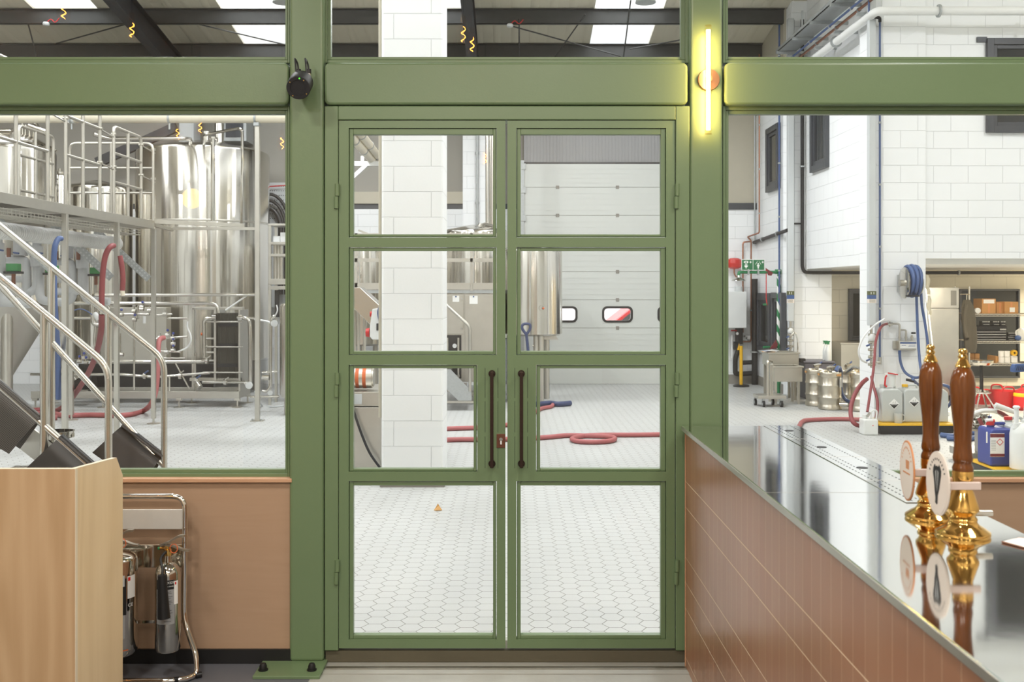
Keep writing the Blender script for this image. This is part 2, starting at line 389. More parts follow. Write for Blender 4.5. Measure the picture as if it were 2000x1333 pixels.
def tag(o, label=None, cat=None, group=None, kind=None):
    if label: o['label'] = label
    if cat: o['category'] = cat
    if group: o['group'] = group
    if kind: o['kind'] = kind
    return o
def dup(root, loc, label=None, rz=None, group=None):
    r = root.copy(); C.objects.link(r); r.location = loc
    if rz is not None: r.rotation_euler = (0, 0, rz)
    if label: r['label'] = label
    if group: r['group'] = group
    for ch in list(root.children):
        c = ch.copy(); C.objects.link(c); c.parent = r
        for g in list(ch.children):
            d = g.copy(); C.objects.link(d); d.parent = c
    return r
def bx(p, name, m, a, b, bevel=0.0): return MB().box(a, b).build(name, m, p, bevel)
def cy(p, name, m, a, b, r, r1=None, n=14): return MB().cyl(a, b, r, r1, n).build(name, m, p)
def tb(p, name, m, pts, r, n=8, closed=False): return MB().tube(pts, r, n, closed).build(name, m, p)
def la(p, name, m, prof, c, n=28, axis=(0, 0, 1)): return MB().lathe(prof, c, n, axis).build(name, m, p)
def br(p, name, m, a, b, w, h, bevel=0.0, up=(0, 0, 1)): return MB().bar(a, b, w, h, up).build(name, m, p, bevel)
def spl(pts, k=8):
    P = [Vector(p) for p in pts]; out = []
    for i in range(len(P) - 1):
        a, b, c, d = P[max(i - 1, 0)], P[i], P[i + 1], P[min(i + 2, len(P) - 1)]
        for j in range(k):
            t = j / k; out.append(0.5 * ((2 * b) + (c - a) * t + (2 * a - 5 * b + 4 * c - d) * t * t + (3 * b - a - 3 * c + d) * t ** 3))
    return out + [P[-1]]
def fil(pts, r=0.08, k=5):
    P = [Vector(p) for p in pts]; out = [P[0]]
    for i in range(1, len(P) - 1):
        a = (P[i - 1] - P[i]); b = (P[i + 1] - P[i]); q = min(r, a.length / 2.1, b.length / 2.1)
        s, e = P[i] + a.normalized() * q, P[i] + b.normalized() * q
        for j in range(k + 1):
            t = j / k; out.append((1 - t) ** 2 * s + 2 * t * (1 - t) * P[i] + t * t * e)
    return out + [P[-1]]
def rrect(cx, cz, w, h, r, k=5):
    out = []
    for sx, sz, a0 in ((1, -1, -90), (1, 1, 0), (-1, 1, 90), (-1, -1, 180)):
        for j in range(k + 1):
            a = math.radians(a0 + 90 * j / k); out.append((cx + sx * (w / 2 - r) + r * math.cos(a), cz + sz * (h / 2 - r) + r * math.sin(a)))
    return out
def txt(s, size, m, parent, place, name='lettering', thick=0.0006, align='CENTER'):
    """lettering as a thin mesh; place maps a flat (x, z) to a world point and gives the outward normal"""
    cu = bpy.data.curves.new('t', 'FONT'); cu.body = s; cu.size = size; cu.align_x = align; cu.align_y = 'CENTER'; cu.resolution_u = 3
    o = bpy.data.objects.new('t', cu); C.objects.link(o)
    bpy.context.view_layer.update()
    me = o.evaluated_get(bpy.context.evaluated_depsgraph_get()).to_mesh()
    vs = [place(v.co.x, v.co.y) for v in me.vertices]; fs = [tuple(p.vertices) for p in me.polygons]
    o.evaluated_get(bpy.context.evaluated_depsgraph_get()).to_mesh_clear()
    bpy.data.objects.remove(o); bpy.data.curves.remove(cu)
    b = MB(); b.add(vs, fs); return b.build(name, m, parent)

EXPO, LAMPW = 0.35, 116
# ================================================================== the glazed steel screen
D = 4.64
def SX(px, y=D): return (px - CX) * y / F
def SZ(py, y=D): return EYE + (CY - py) * y / F
def struct(o, label=None, cat=None): return tag(o, label, cat, None, 'structure')

TOP = 4.1
def column(px0, px1, label, plate):
    x0, x1 = SX(px0), SX(px1)
    t = struct(thing('steel_column', label, 'column', ((x0 + x1) / 2, D + 0.08, 0)))
    MB().box((x0, D, 0.012), (x1, D + 0.16, TOP)).build('column_shaft', 'green', t, 0.014, 3)
    if plate:
        a, b = SX(493, 4.46), SX(624, 4.46)
        bx(t, 'base_plate', 'green', (a, 4.46, 0), (b, 4.72, 0.014), 0.002)
        for px in (514, 609):
            c = W(px, 1307, 4.53); c.z = 0.014
            la(t, 'anchor_nut', 'black', [(0.022, 0), (0.022, 0.006), (0.017, 0.006), (0.017, 0.02), (0.012, 0.032), (0.0, 0.036)], c, 10)
    return t
colL = column(565, 632, 'green steel column with a bolted base plate, between dado and double door', True)
colR = column(1348, 1412, 'green steel column carrying the glowing tube lamp', False)
def beam(px0, px1, label):
    x0, x1 = SX(px0), SX(px1); z0, z1 = SZ(205), SZ(122)
    r = 0.026; k = 5
    b = MB(); y0, y1 = D - 0.004, D + 0.19
    P = [V(x, y0, z) for x, z in rrect((x0 + x1) / 2, (z0 + z1) / 2, x1 - x0, z1 - z0, r)]
    b.prism(P, (0, y1 - y0, 0))
    o = b.build('steel_beam', 'green', None, 0.012, 3); o.location = (0, 0, 0)
    return struct(o, label, 'beam')
beam(-420, 563.5, 'green box beam above the window beside the brewing tanks')
beam(633.5, 1343.5, 'green box beam above the double glass door')
beam(1415, 2450, 'green box beam above the window beside the white block wall')

def window(n, gx0, gy0, gx1, gy1, ox0, oy0, ox1, oy1, label, y=D + 0.045):
    """g: glass edges, o: outer frame edges, in px of the photo, both on the plane of the frame's face"""
    t = struct(thing('window_%d' % n, label, 'window', (SX((ox0 + ox1) / 2, y), y, SZ(oy1, y))))
    def ring(name, a, b, c, d, A, B, Cc, Dd, y0, y1):
        m = MB()
        X = [SX(v, y0) for v in (A, a, c, Cc)]; Z = [SZ(v, y0) for v in (B, b, d, Dd)]
        if X[1] - X[0] > 1e-4: m.box((X[0], y0, Z[3]), (X[1], y1, Z[0]))
        if X[3] - X[2] > 1e-4: m.box((X[2], y0, Z[3]), (X[3], y1, Z[0]))
        m.box((X[1], y0, Z[1]), (X[2], y1, Z[0])); m.box((X[1], y0, Z[3]), (X[2], y1, Z[2]))
        m.build(name, 'green', t, 0.002)
    mx0, my0, mx1, my1 = gx0 - (gx0 - ox0) * 0.5, gy0 - (gy0 - oy0) * 0.5, gx1 + (ox1 - gx1) * 0.5, gy1 + (oy1 - gy1) * 0.5
    ring('window_frame', mx0, my0, mx1, my1, ox0, oy0, ox1, oy1, y, y + 0.07)
    ring('glazing_bead', gx0, gy0, gx1, gy1, mx0, my0, mx1, my1, y + 0.012, y + 0.05)
    yg = y + 0.03
    bx(t, 'glass_pane', 'glass', (SX(gx0 - 3, yg), yg, SZ(gy1 + 3, yg)), (SX(gx1 + 3, yg), yg + 0.006, SZ(gy0 - 3, yg)))
    return t
window(1, -420, -420, 557, 111, -440, -440, 566, 123, 'upper window over the tanks, roof steel and skylights behind it')
window(2, 646, -420, 1330, 111, 632, -440, 1347, 123, 'upper window over the double door, block pillar behind it')
window(3, 1422, -420, 2440, 111, 1412, -440, 2450, 123, 'upper window over the white block wall with pipes behind it')
window(4, -420, 223, 557, 917, -440, 207, 566, 934, 'large window in front of the brewing tanks and stairs')
window(5, 1423, 223, 2440, 921, 1412, 207, 2450, 936, 'large window behind the bar in front of the white block building')

# door frame
t = struct(thing('trim_1', 'green steel frame around the double door', 'door frame', (SX(990), D, 0.03)))
y0, y1 = D + 0.004, D + 0.12
m = MB(); xs = [SX(v, y0) for v in (634, 660.5, 1320, 1347)]; z = [SZ(v, y0) for v in (1272, 234, 207)]
m.box((xs[0], y0, z[0]), (xs[1], y1, z[2])); m.build('door_jamb', 'green', t, 0.004)
m = MB(); m.box((xs[2], y0, z[0]), (xs[3], y1, z[2])); m.build('door_jamb', 'green', t, 0.004)
m = MB(); m.box((xs[1], y0, z[1]), (xs[2], y1, z[2])); m.build('door_head', 'green', t, 0.004)

ROWS = [(250, 464), (483, 694), (713, 922), (940.5, 1250)]
GROWS = [(263, 458), (490.5, 686.5), (720, 916), (949, 1241)]
def leaf(n, x0, x1, op, op3, g, g3, hx, hingex, label):
    y0 = D + 0.012; yb = y0 + 0.048
    t = struct(thing('door_%d' % n, label, 'door', (SX((x0 + x1) / 2, y0), y0, SZ(1267, y0))))
    X = lambda v: SX(v, y0)
    Z = lambda v: SZ(v, y0)
    m = MB(); zt, zb = Z(235.5), Z(1267)
    m.box((X(x0), y0, zb), (X(op[0]), yb, zt)); m.box((X(op[1]), y0, zb), (X(x1), yb, zt))
    edges = [235.5] + [v for r in ROWS for v in r] + [1267]
    for i in range(0, 10, 2): m.box((X(op[0]), y0, Z(edges[i + 1])), (X(op[1]), yb, Z(edges[i])))
    if op3[0] > op[0] + 1: m.box((X(op[0]), y0, Z(ROWS[2][1])), (X(op3[0]), yb, Z(ROWS[2][0])))
    if op3[1] < op[1] - 1: m.box((X(op3[1]), y0, Z(ROWS[2][1])), (X(op[1]), yb, Z(ROWS[2][0])))
    m.build('leaf_frame', 'green', t)
    for i in range(4):
        o = op3 if i == 2 else op; q = g3 if i == 2 else g
        (a, b), (c, d) = ROWS[i], GROWS[i]
        e = 1.2; m = MB(); yy = y0 + 0.009; yq = yb - 0.004
        P = lambda v: SX(v, yy)
        Q = lambda v: SZ(v, yy)
        xx = [P(o[0] + e), P(q[0]), P(q[1]), P(o[1] - e)]; zz = [Q(a + e), Q(c), Q(d), Q(b - e)]
        m.box((xx[0], yy, zz[3]), (xx[1], yq, zz[0])); m.box((xx[2], yy, zz[3]), (xx[3], yq, zz[0]))
        m.box((xx[1], yy, zz[1]), (xx[2], yq, zz[0])); m.box((xx[1], yy, zz[3]), (xx[2], yq, zz[2]))
        m.build('glazing_bead', 'green', t, 0.0025)
        yg = y0 + 0.022
        bx(t, 'glass_pane', 'glass', (xx[1] - 0.004, yg, zz[2] - 0.004), (xx[2] + 0.004, yg + 0.006, zz[1] + 0.004))
    # pull handle
    h = MB(); yh = y0 - 0.055; za, zc = SZ(727, yh), SZ(915, yh); xh = SX(hx, yh)
    h.box((xh - 0.008, yh, zc), (xh + 0.008, yh + 0.012, za))
    hd = h.build('pull_handle', 'bronze', t, 0.002); hd['label'] = 'dark bronze bar pull handle'
    for zz in (za - 0.012, zc + 0.012):
        cy(hd, 'standoff', 'bronze', (xh, yh + 0.01, zz), (xh, y0, zz), 0.011)
        cy(hd, 'rose', 'bronze', (xh, y0 - 0.006, zz), (xh, y0, zz), 0.0165, n=20)
    for dx in (-13, 12):
        for a, b in ((719, 778), (784, 845), (853, 915)):
            bx(t, 'seam', 'darkgap', (X(hx + dx) - 0.0009, y0 - 0.0006, Z(b)), (X(hx + dx) + 0.0009, y0 + 0.002, Z(a)))
    for a, b in ((360, 408), (728, 775), (1093, 1140)):
        xc = X(hingex); zm = (Z(a) + Z(b)) / 2; s = 1 if hingex > 900 else -1
        m = MB(); m.cyl((xc - 0.002, y0 - 0.011, Z(b)), (xc - 0.002, y0 - 0.011, zm - 0.0015), 0.0105, n=16); m.cyl((xc + 0.002, y0 - 0.011, zm + 0.0015), (xc + 0.002, y0 - 0.011, Z(a)), 0.0105, n=16)
        m.build('hinge', 'green', t)
    return t
d1 = leaf(1, 662, 987, (681, 970), (681, 932), (690, 963), (690, 925), 960.5, 658.5, 'glazed green door leaf in front of the block pillar, with the lock plate')
d2 = leaf(2, 991, 1318, (1008.5, 1301), (1047, 1301), (1017, 1290.5), (1055, 1290.5), 1018.5, 1321, 'glazed green door leaf in front of the roller shutter')
y0 = D + 0.012
lk = bx(d1, 'lock_plate', 'brown', (SX(970, y0), y0 - 0.004, SZ(875, y0)), (SX(986.5, y0), y0, SZ(848, y0)), 0.001)
lk['label'] = 'brown lock plate with a white cylinder'
c = V(SX(978.5, y0), y0 - 0.004, SZ(858, y0)); cy(lk, 'lock_cylinder', 'polish', c, c + V(0, -0.006, 0), 0.008)
bx(lk, 'lock_cylinder', 'whitep', c + V(-0.004, -0.006, -0.024), c + V(0.004, 0, -0.006))

# dado walls under the windows
def dado(x0, x1, side):
    w = bx(None, 'wall_dado_' + side, 'ply', (x0, D + 0.02, 0.06), (x1, D + 0.14, SZ(941)))
    struct(w, 'pink plywood dado panel under the window ' + ('by the extinguishers' if side == 'west' else 'behind the bar'), 'wall')
    struct(bx(None, 'trim_cap_' + side, 'plyedge', (x0, D - 0.004, SZ(943)), (x1, D + 0.14, SZ(935.5)), 0.002), 'pale timber capping of the dado panel ' + ('by the extinguishers' if side == 'west' else 'behind the bar'), 'trim')
    struct(bx(None, 'baseboard_' + side, 'black', (x0, D + 0.004, 0), (x1, D + 0.05, 0.066)), 'black skirting below the dado panel ' + ('by the extinguishers' if side == 'west' else 'behind the bar'), 'skirting')
dado(-3.4, SX(570), 'west'); dado(SX(1410), 3.6, 'east')

# ================================================================== pub shell
def sbox(name, m, a, b, label, cat, bev=0.0): return struct(bx(None, name, m, a, b, bev), label, cat)
sbox('floor_pub', 'vinyl', (-3.5, -3.2, -0.1), (3.7, 4.40, 0.0), 'grey vinyl floor on the bar side of the screen', 'floor')
sbox('floor_pub_side', 'vinyl', (-3.5, 4.40, -0.1), (-0.90, 5.0, 0.0), 'grey vinyl floor strip below the dado by the extinguishers', 'floor')
sbox('floor_threshold', 'concrete', (-0.90, 4.40, -0.1), (3.7, 5.0, 0.0), 'worn concrete threshold strip under the double door', 'floor')
sbox('floor_kerb', 'kerb', (SX(634), 4.66, 0), (SX(1347), 4.80, 0.056), 'low concrete kerb under the double door', 'floor', 0.004)
for k, (ya, yb, h) in enumerate(((4.515, 4.54, 0.004), (4.575, 4.60, 0.006))):
    sbox('trim_threshold_%s' % 'ab'[k], 'satin' if k else 'concrete', (SX(640), ya, 0), (SX(1345), yb, h), ('bright metal threshold bar under the door' if k else 'dull threshold strip nearest the bar floor'), 'trim')
sbox('wall_pub_back', 'plaster', (-3.5, -3.3, 0), (3.7, -3.2, TOP), 'wall of the bar room behind the viewer', 'wall')
sbox('wall_pub_west', 'plaster', (-3.6, -3.2, 0), (-3.5, 4.8, TOP), 'side wall of the bar room', 'wall')
sbox('wall_pub_east', 'plaster', (3.7, -3.2, 0), (3.8, 4.8, TOP), 'side wall of the bar room behind the bar', 'wall')
sbox('ceiling_pub', 'pubceil', (-3.6, -3.3, TOP), (3.8, 4.8, TOP + 0.1), 'ceiling of the bar room', 'ceiling')

# ================================================================== maple host stand
YF, YB = 3.59, 4.03
XF = (147 - CX) * YF / F
t = thing('host_stand', 'tall maple veneered stand with an upright wing, in front of the fire extinguishers', 'stand', (XF - 0.4, YF + 0.2, 0))
bx(t, 'front_panel', 'maple', (XF - 0.95, YF, 0), (XF - 0.0005, YF + 0.018, EYE - 352 * YF / F), 0.0008)
P = [(YF + 0.0185, 0), (YF + 0.0185, EYE - 352 * YF / F), (3.965, EYE - 330 * 3.965 / F), (YB, EYE - 365 * YB / F), (YB, 0)]
MB().prism([(XF - 0.018, y, z) for y, z in P], (0.018, 0, 0)).build('side_panel', 'maplelift', t)
m = MB()
for (a, b), (c, d) in zip(P[1:3], P[2:4]): m.bar((XF - 0.009, a, b + 0.0006), (XF - 0.009, c, d + 0.0006), 0.019, 0.002)
m.box((XF - 0.95, YF - 0.0004, P[1][1]), (XF, YF + 0.0185, P[1][1] + 0.0016)); m.box((XF - 0.0005, YF - 0.0006, 0), (XF + 0.0006, YF + 0.0185, P[1][1]))
m.build('edge_banding', 'mapleedge', t)
bx(t, 'shelf', 'maplelift', (XF - 0.94, YF + 0.02, 0.62), (XF - 0.02, YB - 0.02, 0.64))

# ================================================================== fire extinguishers on a chrome stand
YE = 4.555
sx = lambda px, y=YE: (px - CX) * y / F
xc, hw = sx(275), (359 - 275) * YE / F
t = thing('extinguisher_stand', 'chrome tube stand holding two fire extinguishers against the pink dado', 'stand', (xc, 4.5, 0))
zt = EYE + (CY - 970) * YE / F
def side(s): return [(xc + s * hw * 1.03, YE, 0.62), (xc + s * hw, YE, 0.235), (xc + s * (hw + 0.075), 4.50, 0.09), (xc + s * (hw + 0.085), 4.48, 0.014), (xc + s * (hw + 0.05), 4.43, 0.014)]
path = fil(list(reversed(side(-1)))[:-1] + [(xc - hw * 1.03, YE, zt), (xc + hw * 1.03, YE, zt)] + side(1)[1:], 0.06)
loop = fil([(xc + hw + 0.05, 4.43, 0.014), (xc + hw - 0.03, 4.405, 0.014), (xc - hw + 0.03, 4.405, 0.014), (xc - hw - 0.05, 4.43, 0.014)], 0.04)
tb(t, 'tube_frame', 'chrome', path + loop[1:], 0.0125, 12)
for px, py in ((388, 1319), (345, 1329)):
    c = FLR(px, py, 0.014); tb(t, 'rubber_foot', 'rubber', [c + V(0.011, 0.006 if px > 360 else 0, 0), c + V(-0.011, -0.006 if px > 360 else 0, 0)], 0.0136, 10)
z0, z1 = EYE + (CY - 1034) * YE / F, EYE + (CY - 995) * YE / F
bx(t, 'sign_plate', 'signplate', (xc - hw, YE - 0.006, z0), (xc + hw, YE, z1), 0.002)
bx(t, 'bracket_plate', 'polish', (xc - hw, YE - 0.004, EYE + (CY - 1109) * YE / F), (xc + hw, YE, EYE + (CY - 1064) * YE / F), 0.002)
bx(t, 'cross_strip', 'polish', (xc - hw, YE - 0.004, EYE + (CY - 1218) * YE / F), (xc + hw, YE, EYE + (CY - 1212) * YE / F), 0.001)

def cylmap(c, r, a0):
    """wrap (x, z) on a cylinder of radius r round c, centred on heading a0 (0 faces the viewer)"""
    def f(x, z):
        a = a0 + x / r; return V(c[0] + r * math.sin(a), c[1] - r * math.cos(a), c[2] + z)
    return f
def wrap(parent, name, m, c, r, a0, w, z0, z1, dz=0.0):
    f = cylmap(c, r, a0); n = 10; b = MB(); vs = []
    for i in range(n + 1):
        x = -w / 2 + w * i / n; vs += [f(x, z0), f(x, z1)]
    b.add(vs, [(2 * i, 2 * i + 2, 2 * i + 3, 2 * i + 1) for i in range(n)], True); return b.build(name, m, parent)
def head(t, c, r, zn, dx):
    """valve, squeeze levers, pin ring"""
    la(t, 'valve', 'brass', [(0.014, zn - 0.01), (0.016, zn), (0.016, zn + 0.02), (0.011, zn + 0.022), (0.011, zn + 0.04)], (c[0], c[1], 0), 14)
    q = V(c[0], c[1], zn + 0.03)
    P = [q + V(-0.032, 0, 0.008), q + V(0.01, 0, 0.026), q + V(0.05, 0, 0.048), q + V(0.076, 0, 0.05)]
    m = MB(); pts = spl(P, 5)
    for a, b in zip(pts, pts[1:]): m.bar(a, b, 0.022, 0.009, (0, 0, 1))
    m.build('top_lever', 'satin', t)
    m = MB(); pts = spl([q + V(-0.015, 0, 0.012), q + V(0.03, 0, 0.003), q + V(0.07, 0, -0.012), q + V(0.098, 0, -0.016)], 5)
    for a, b in zip(pts, pts[1:]): m.bar(a, b, 0.022, 0.008, (0, 0, 1))
    m.build('carry_lever', 'satin', t)
    cy(t, 'gauge_port', 'brass', q + V(-0.016, 0, -0.006), q + V(-0.036, 0, -0.006), 0.006)
    cy(t, 'green_cap', 'greenp', q + V(-0.036, 0, -0.006), q + V(-0.044, 0, -0.006), 0.007)
    tb(t, 'safety_ring', 'orange', [q + V(0.03 + 0.017 * math.cos(a), -0.012, -0.004 + 0.02 * math.sin(a)) for a in [k * math.pi / 8 for k in range(16)]], 0.002, 6, True)
# CO2 extinguisher
ye = 4.47
c = V((328 - CX) * ye / F, ye, 0); r = 24.3 * ye / F
zb = EYE + (CY - 1270) * ye / F; zs = EYE + (CY - 1112) * ye / F; zn = EYE + (CY - 1082) * ye / F
e = thing('fire_extinguisher', 'slim polished extinguisher with a black discharge horn, on the chrome stand', 'fire extinguisher', (c.x, c.y, zb))
prof = [(r * 0.9, zb), (r, zb + 0.012), (r, zs - 0.02)] + [(r * math.cos(a) * 0.98 + 0.0, zs - 0.02 + 0.055 * math.sin(a)) for a in [0.2, 0.5, 0.8, 1.05, 1.25]] + [(0.014, zn - 0.012), (0.014, zn)]
la(e, 'cylinder', 'polish', prof, (c.x, c.y, 0), 36); head(e, c, r, zn, 0.1)
zz = lambda py: EYE + (CY - py) * ye / F
rl = r + 0.0006
wrap(e, 'label', 'labelgrey', (c.x, c.y, 0), rl, 0.1, 0.085, zz(1213), zz(1128))
hb = wrap(e, 'label', 'ink', (c.x, c.y, 0), rl + 0.0003, 0.1, 0.085, zz(1146), zz(1128))
f1 = cylmap((c.x, c.y, 0), rl + 0.0007, 0.32)
txt('DIOXIDE', 0.0155, 'paper', e, lambda x, z: f1(x, z + zz(1133)))
txt('EXTINGUISHER', 0.0075, 'paper', e, lambda x, z: f1(x, z + zz(1140)))
txt('CE', 0.012, 'ink', e, lambda x, z: f1(x + 0.006, z + zz(1200)))
for k, py in enumerate((1150, 1153, 1159, 1162, 1168, 1171, 1174, 1186, 1191, 1207)):
    wrap(e, 'print_line', 'ink', (c.x, c.y, 0), rl + 0.0003, 0.30, 0.03 + 0.006 * (k % 3), zz(py + 0.7), zz(py))
wrap(e, 'print_block', 'ink', (c.x, c.y, 0), rl + 0.0003, 0.16, 0.014, zz(1183), zz(1175))
wrap(e, 'service_tag', 'paper', (c.x, c.y, 0), rl + 0.0003, 0.98, 0.02, zz(1176), zz(1131))
wrap(e, 'service_tag_mark', 'redink', (c.x, c.y, 0), rl + 0.0006, 0.93, 0.007, zz(1138), zz(1133))
hs = spl([(c.x - 0.004, c.y - 0.012, zn + 0.012), (c.x - 0.014, c.y - 0.05, zn - 0.01), (SX(317, ye - 0.08), c.y - 0.075, zn - 0.05), (SX(316, ye - 0.086), c.y - 0.085, SZ(1127, ye - 0.086))], 6)
hn = tb(e, 'hose', 'black', hs, 0.0062, 8)
yh = ye - 0.086; MB().cyl((SX(316, yh), yh, SZ(1124, yh)), (SX(320, yh), yh, SZ(1208, yh)), 0.018, 0.0275, 20).build('horn', 'black', e)
# the second, fatter extinguisher
c = V((231 - CX) * ye / F, ye - 0.02, 0); r = 39.5 * ye / F
zb = zz(1273); zs = zz(1090); zn = zz(1072)
e = thing('fire_extinguisher', 'wide polished extinguisher half hidden by the maple stand', 'fire extinguisher', (c.x, c.y, zb))
prof = [(r * 0.86, zb), (r * 0.98, zb + 0.014), (r, zb + 0.03), (r, zs)] + [(r * math.cos(a), zs + 0.035 * math.sin(a)) for a in [0.3, 0.6, 0.9, 1.2]] + [(0.018, zn - 0.004), (0.018, zn + 0.004)]
la(e, 'cylinder', 'polish', prof, (c.x, c.y, 0), 40); head(e, c, r, zn + 0.006, 0.1)
rl = r + 0.0006
wrap(e, 'label', 'labelgrey', (c.x, c.y, 0), rl, 0.35, 0.075, zz(1235), zz(1150)); wrap(e, 'label', 'ink', (c.x, c.y, 0), rl + 0.0003, 0.72, 0.02, zz(1190), zz(1120))
wrap(e, 'service_tag', 'paper', (c.x, c.y, 0), rl + 0.0006, 1.12, 0.042, zz(1160), zz(1117)); wrap(e, 'service_tag_mark', 'redink', (c.x, c.y, 0), rl + 0.0009, 0.98, 0.012, zz(1126), zz(1119))
f2 = cylmap((c.x, c.y, 0), rl + 0.0012, 1.05)
txt('CE', 0.022, 'paper', e, lambda x, z: f2(x, z + zz(1173)))
wrap(e, 'label_window', 'offwhite', (c.x, c.y, 0), rl + 0.0006, 0.42, 0.06, zz(1135), zz(1114))
wrap(e, 'base_band', 'orange', (c.x, c.y, 0), rl + 0.0003, 0.6, 0.06, zz(1259), zz(1257))

# ================================================================== bar counter
XC, ZC = 0.811, 1.1155
YN, YFAR = 0.55, 4.615
xb = 1.334
zr = [EYE - (v - CY) * 4.62 / F for v in (940, 990, 1088, 1137, 1187, 1283)]
M['tiles'] = tilewall('bar_tiles', zr)
t = thing('bar_counter', 'long bar with terracotta tiled front and mirror bright steel worktop', 'bar counter', (1.05, 2.6, 0))
bx(t, 'tiled_front', 'tiles', (XC, YN, 0.0), (XC + 0.03, YFAR - 0.006, ZC - 0.024))
bx(t, 'carcass', 'black', (XC + 0.03, YN, 0), (xb - 0.04, YFAR - 0.006, ZC - 0.03))
bx(t, 'end_trim', 'plyedge', (XC - 0.003, YFAR - 0.006, 0), (XC + 0.03, YFAR, ZC - 0.024))
bx(t, 'worktop', 'top', (XC - 0.018, YN - 0.02, ZC - 0.02), (xb, YFAR, ZC), 0.004)
bx(t, 'front_edge', 'satin', (XC - 0.0195, YN - 0.02, ZC - 0.021), (XC - 0.0165, YFAR, ZC - 0.0015), 0.001)
bx(t, 'worktop_seam', 'satin', (XC - 0.016, 3.10, ZC - 0.001), (xb - 0.17, 3.103, ZC + 0.0002))
dt = bx(t, 'drip_tray', 'top', (1.172, 2.95, ZC + 0.0002), (xb - 0.004, YFAR - 0.004, ZC + 0.0022), 0.0008)
for k in range(3):
    m = MB(); xx = (1.197, 1.222, 1.290)[k]; yy = 2.97
    while yy < YFAR - 0.02:
        m.box((xx, yy, ZC + 0.0022), (xx + 0.0035, yy + 0.012, ZC + 0.0026)); yy += 0.03
    m.build('slot_pattern', 'darkgap', dt)
for yy in (4.44, 3.98, 3.52): la(dt, 'drain_hole', 'black', [(0.02, ZC + 0.0022), (0.019, ZC + 0.0034), (0.0001, ZC + 0.0032)], (1.244, yy, 0), 20)
for yy in (4.2, 3.75, 3.29): bx(dt, 'tray_joint', 'white', (1.172, yy, ZC + 0.0022), (xb - 0.004, yy + 0.003, ZC + 0.0027))

# hand pumps
u = 5.357e-4
def pump(x, y, label, lab2, mot, ang):
    t = thing('beer_pump', label, 'beer pump', (x, y, ZC), 'beer pumps on the bar')
    def pr(rows): return [(r * u, ZC + (966 - yy) * u) for yy, r in rows]
    la(t, 'flange', 'brass', pr([(966, 122), (958, 126), (948, 124), (940, 112), (928, 96), (918, 78), (905, 66), (898, 64)]), (x, y, 0), 40)
    la(t, 'body', 'brass', pr([(899, 62), (890, 66), (882, 64), (874, 56), (860, 60), (848, 72), (838, 74), (820, 70), (790, 60), (760, 50), (745, 44), (738, 46), (700, 46), (692, 48), (664, 48), (655, 46)]), (x, y, 0), 36)
    la(t, 'handle', 'handle', pr([(657, 47), (645, 48), (636, 46), (622, 40), (616, 40), (610, 44), (595, 46), (570, 42), (530, 39), (490, 40), (440, 43), (390, 49), (330, 55), (280, 58), (240, 57), (205, 52), (180, 44), (164, 36), (156, 30)]), (x, y, 0), 36)
    la(t, 'finial', 'copper' if False else 'brass', pr([(160, 33), (154, 36), (148, 34), (142, 30), (134, 27), (126, 22), (118, 17), (112, 22), (106, 23), (100, 18), (95, 15), (88, 21), (80, 22), (72, 17), (68, 8), (67, 0)]), (x, y, 0), 24)
    # spout
    z = ZC + (966 - 862) * u
    cy(t, 'spout', 'satin', (x, y, z), (x + 0.075, y, z), 0.008)
    # clip
    zc = ZC + (966 - 720) * u; xb = x - 0.062
    st = MB().box((xb, y - 0.034, zc - 0.010), (x + 0.032, y - 0.026, zc + 0.010)).build('clip_strap', 'strap', t, 0.002)
    a = math.radians(ang)
    n = V(-math.cos(a), -math.sin(a), 0); h = V(math.sin(a), -math.cos(a), 0)
    def oval(w, hh, c, k=40): return [c + h * (w * math.cos(i * 2 * math.pi / k)) + V(0, 0, hh * math.sin(i * 2 * math.pi / k)) for i in range(k)]
    c = V(xb, y, zc)
    cl = MB().prism(oval(0.061, 0.0835, c), n * 0.004).build('pump_clip', 'badge' if mot else 'badgerim', t, 0.0008)
    cl['label'] = lab2
    MB().prism(oval(0.0555, 0.078, c + n * 0.004), n * 0.0006).build('clip_face', 'badge', cl)
    q = c + n * 0.0048
    def P(a, b): return q + h * a + V(0, 0, b)
    if mot:
        out = [(-.012, .050), (-.019, .040), (-.021, .028), (-.017, .012), (-.014, -.002), (-.012, -.02), (-.008, -.036), (-.009, -.050), (-.002, -.054), (.003, -.05), (.004, -.03), (.012, -.012), (.016, .006), (.021, .022), (.022, .036), (.017, .044), (.011, .051), (.006, .044), (0, .047), (-.006, .044)]
        MB().prism([P(x_, z_) for x_, z_ in out], n * 0.0004).build('clip_motif', 'ink', cl)
        m = MB()
        for sgn in (-1, 1): m.prism([P(sgn * .003, .036), P(sgn * .009, .03), P(sgn * .006, .006), P(sgn * .002, -.02)], n * 0.0007)
        m.build('clip_motif_highlight', 'labelgrey', cl)
    else:
        m = MB(); m.prism([P(-.03, -.004), P(.03, -.004), P(.03, -.008), P(-.03, -.008)], n * 0.0004); m.prism([P(-.006, .03), P(.024, .03), P(.02, .006), P(-.004, .006)], n * 0.0004); m.build('clip_motif', 'badgerim', cl)
    m = MB()
    for k in range(11):
        aa = math.radians(150 - 12 * k); b = P(0.044 * math.cos(aa), 0.064 * math.sin(aa)); tg = (h * -math.sin(aa) + V(0, 0, math.cos(aa))).normalized()
        m.obox(b, (0.0035, 0.0006, 0.0055), Matrix((tg, n, tg.cross(n))).transposed())
    m.build('clip_lettering', 'ink' if mot else 'badgerim', cl)
    return t
pump(1.168, 2.57, 'beer pump with a dark motif on its oval clip, nearer the tap end', 'cream oval clip with a dark motif', True, 3.7)
pump(1.163, 2.755, 'beer pump with a plain peach oval clip, behind the dark motif pump', 'peach rimmed oval clip', False, -4.5)
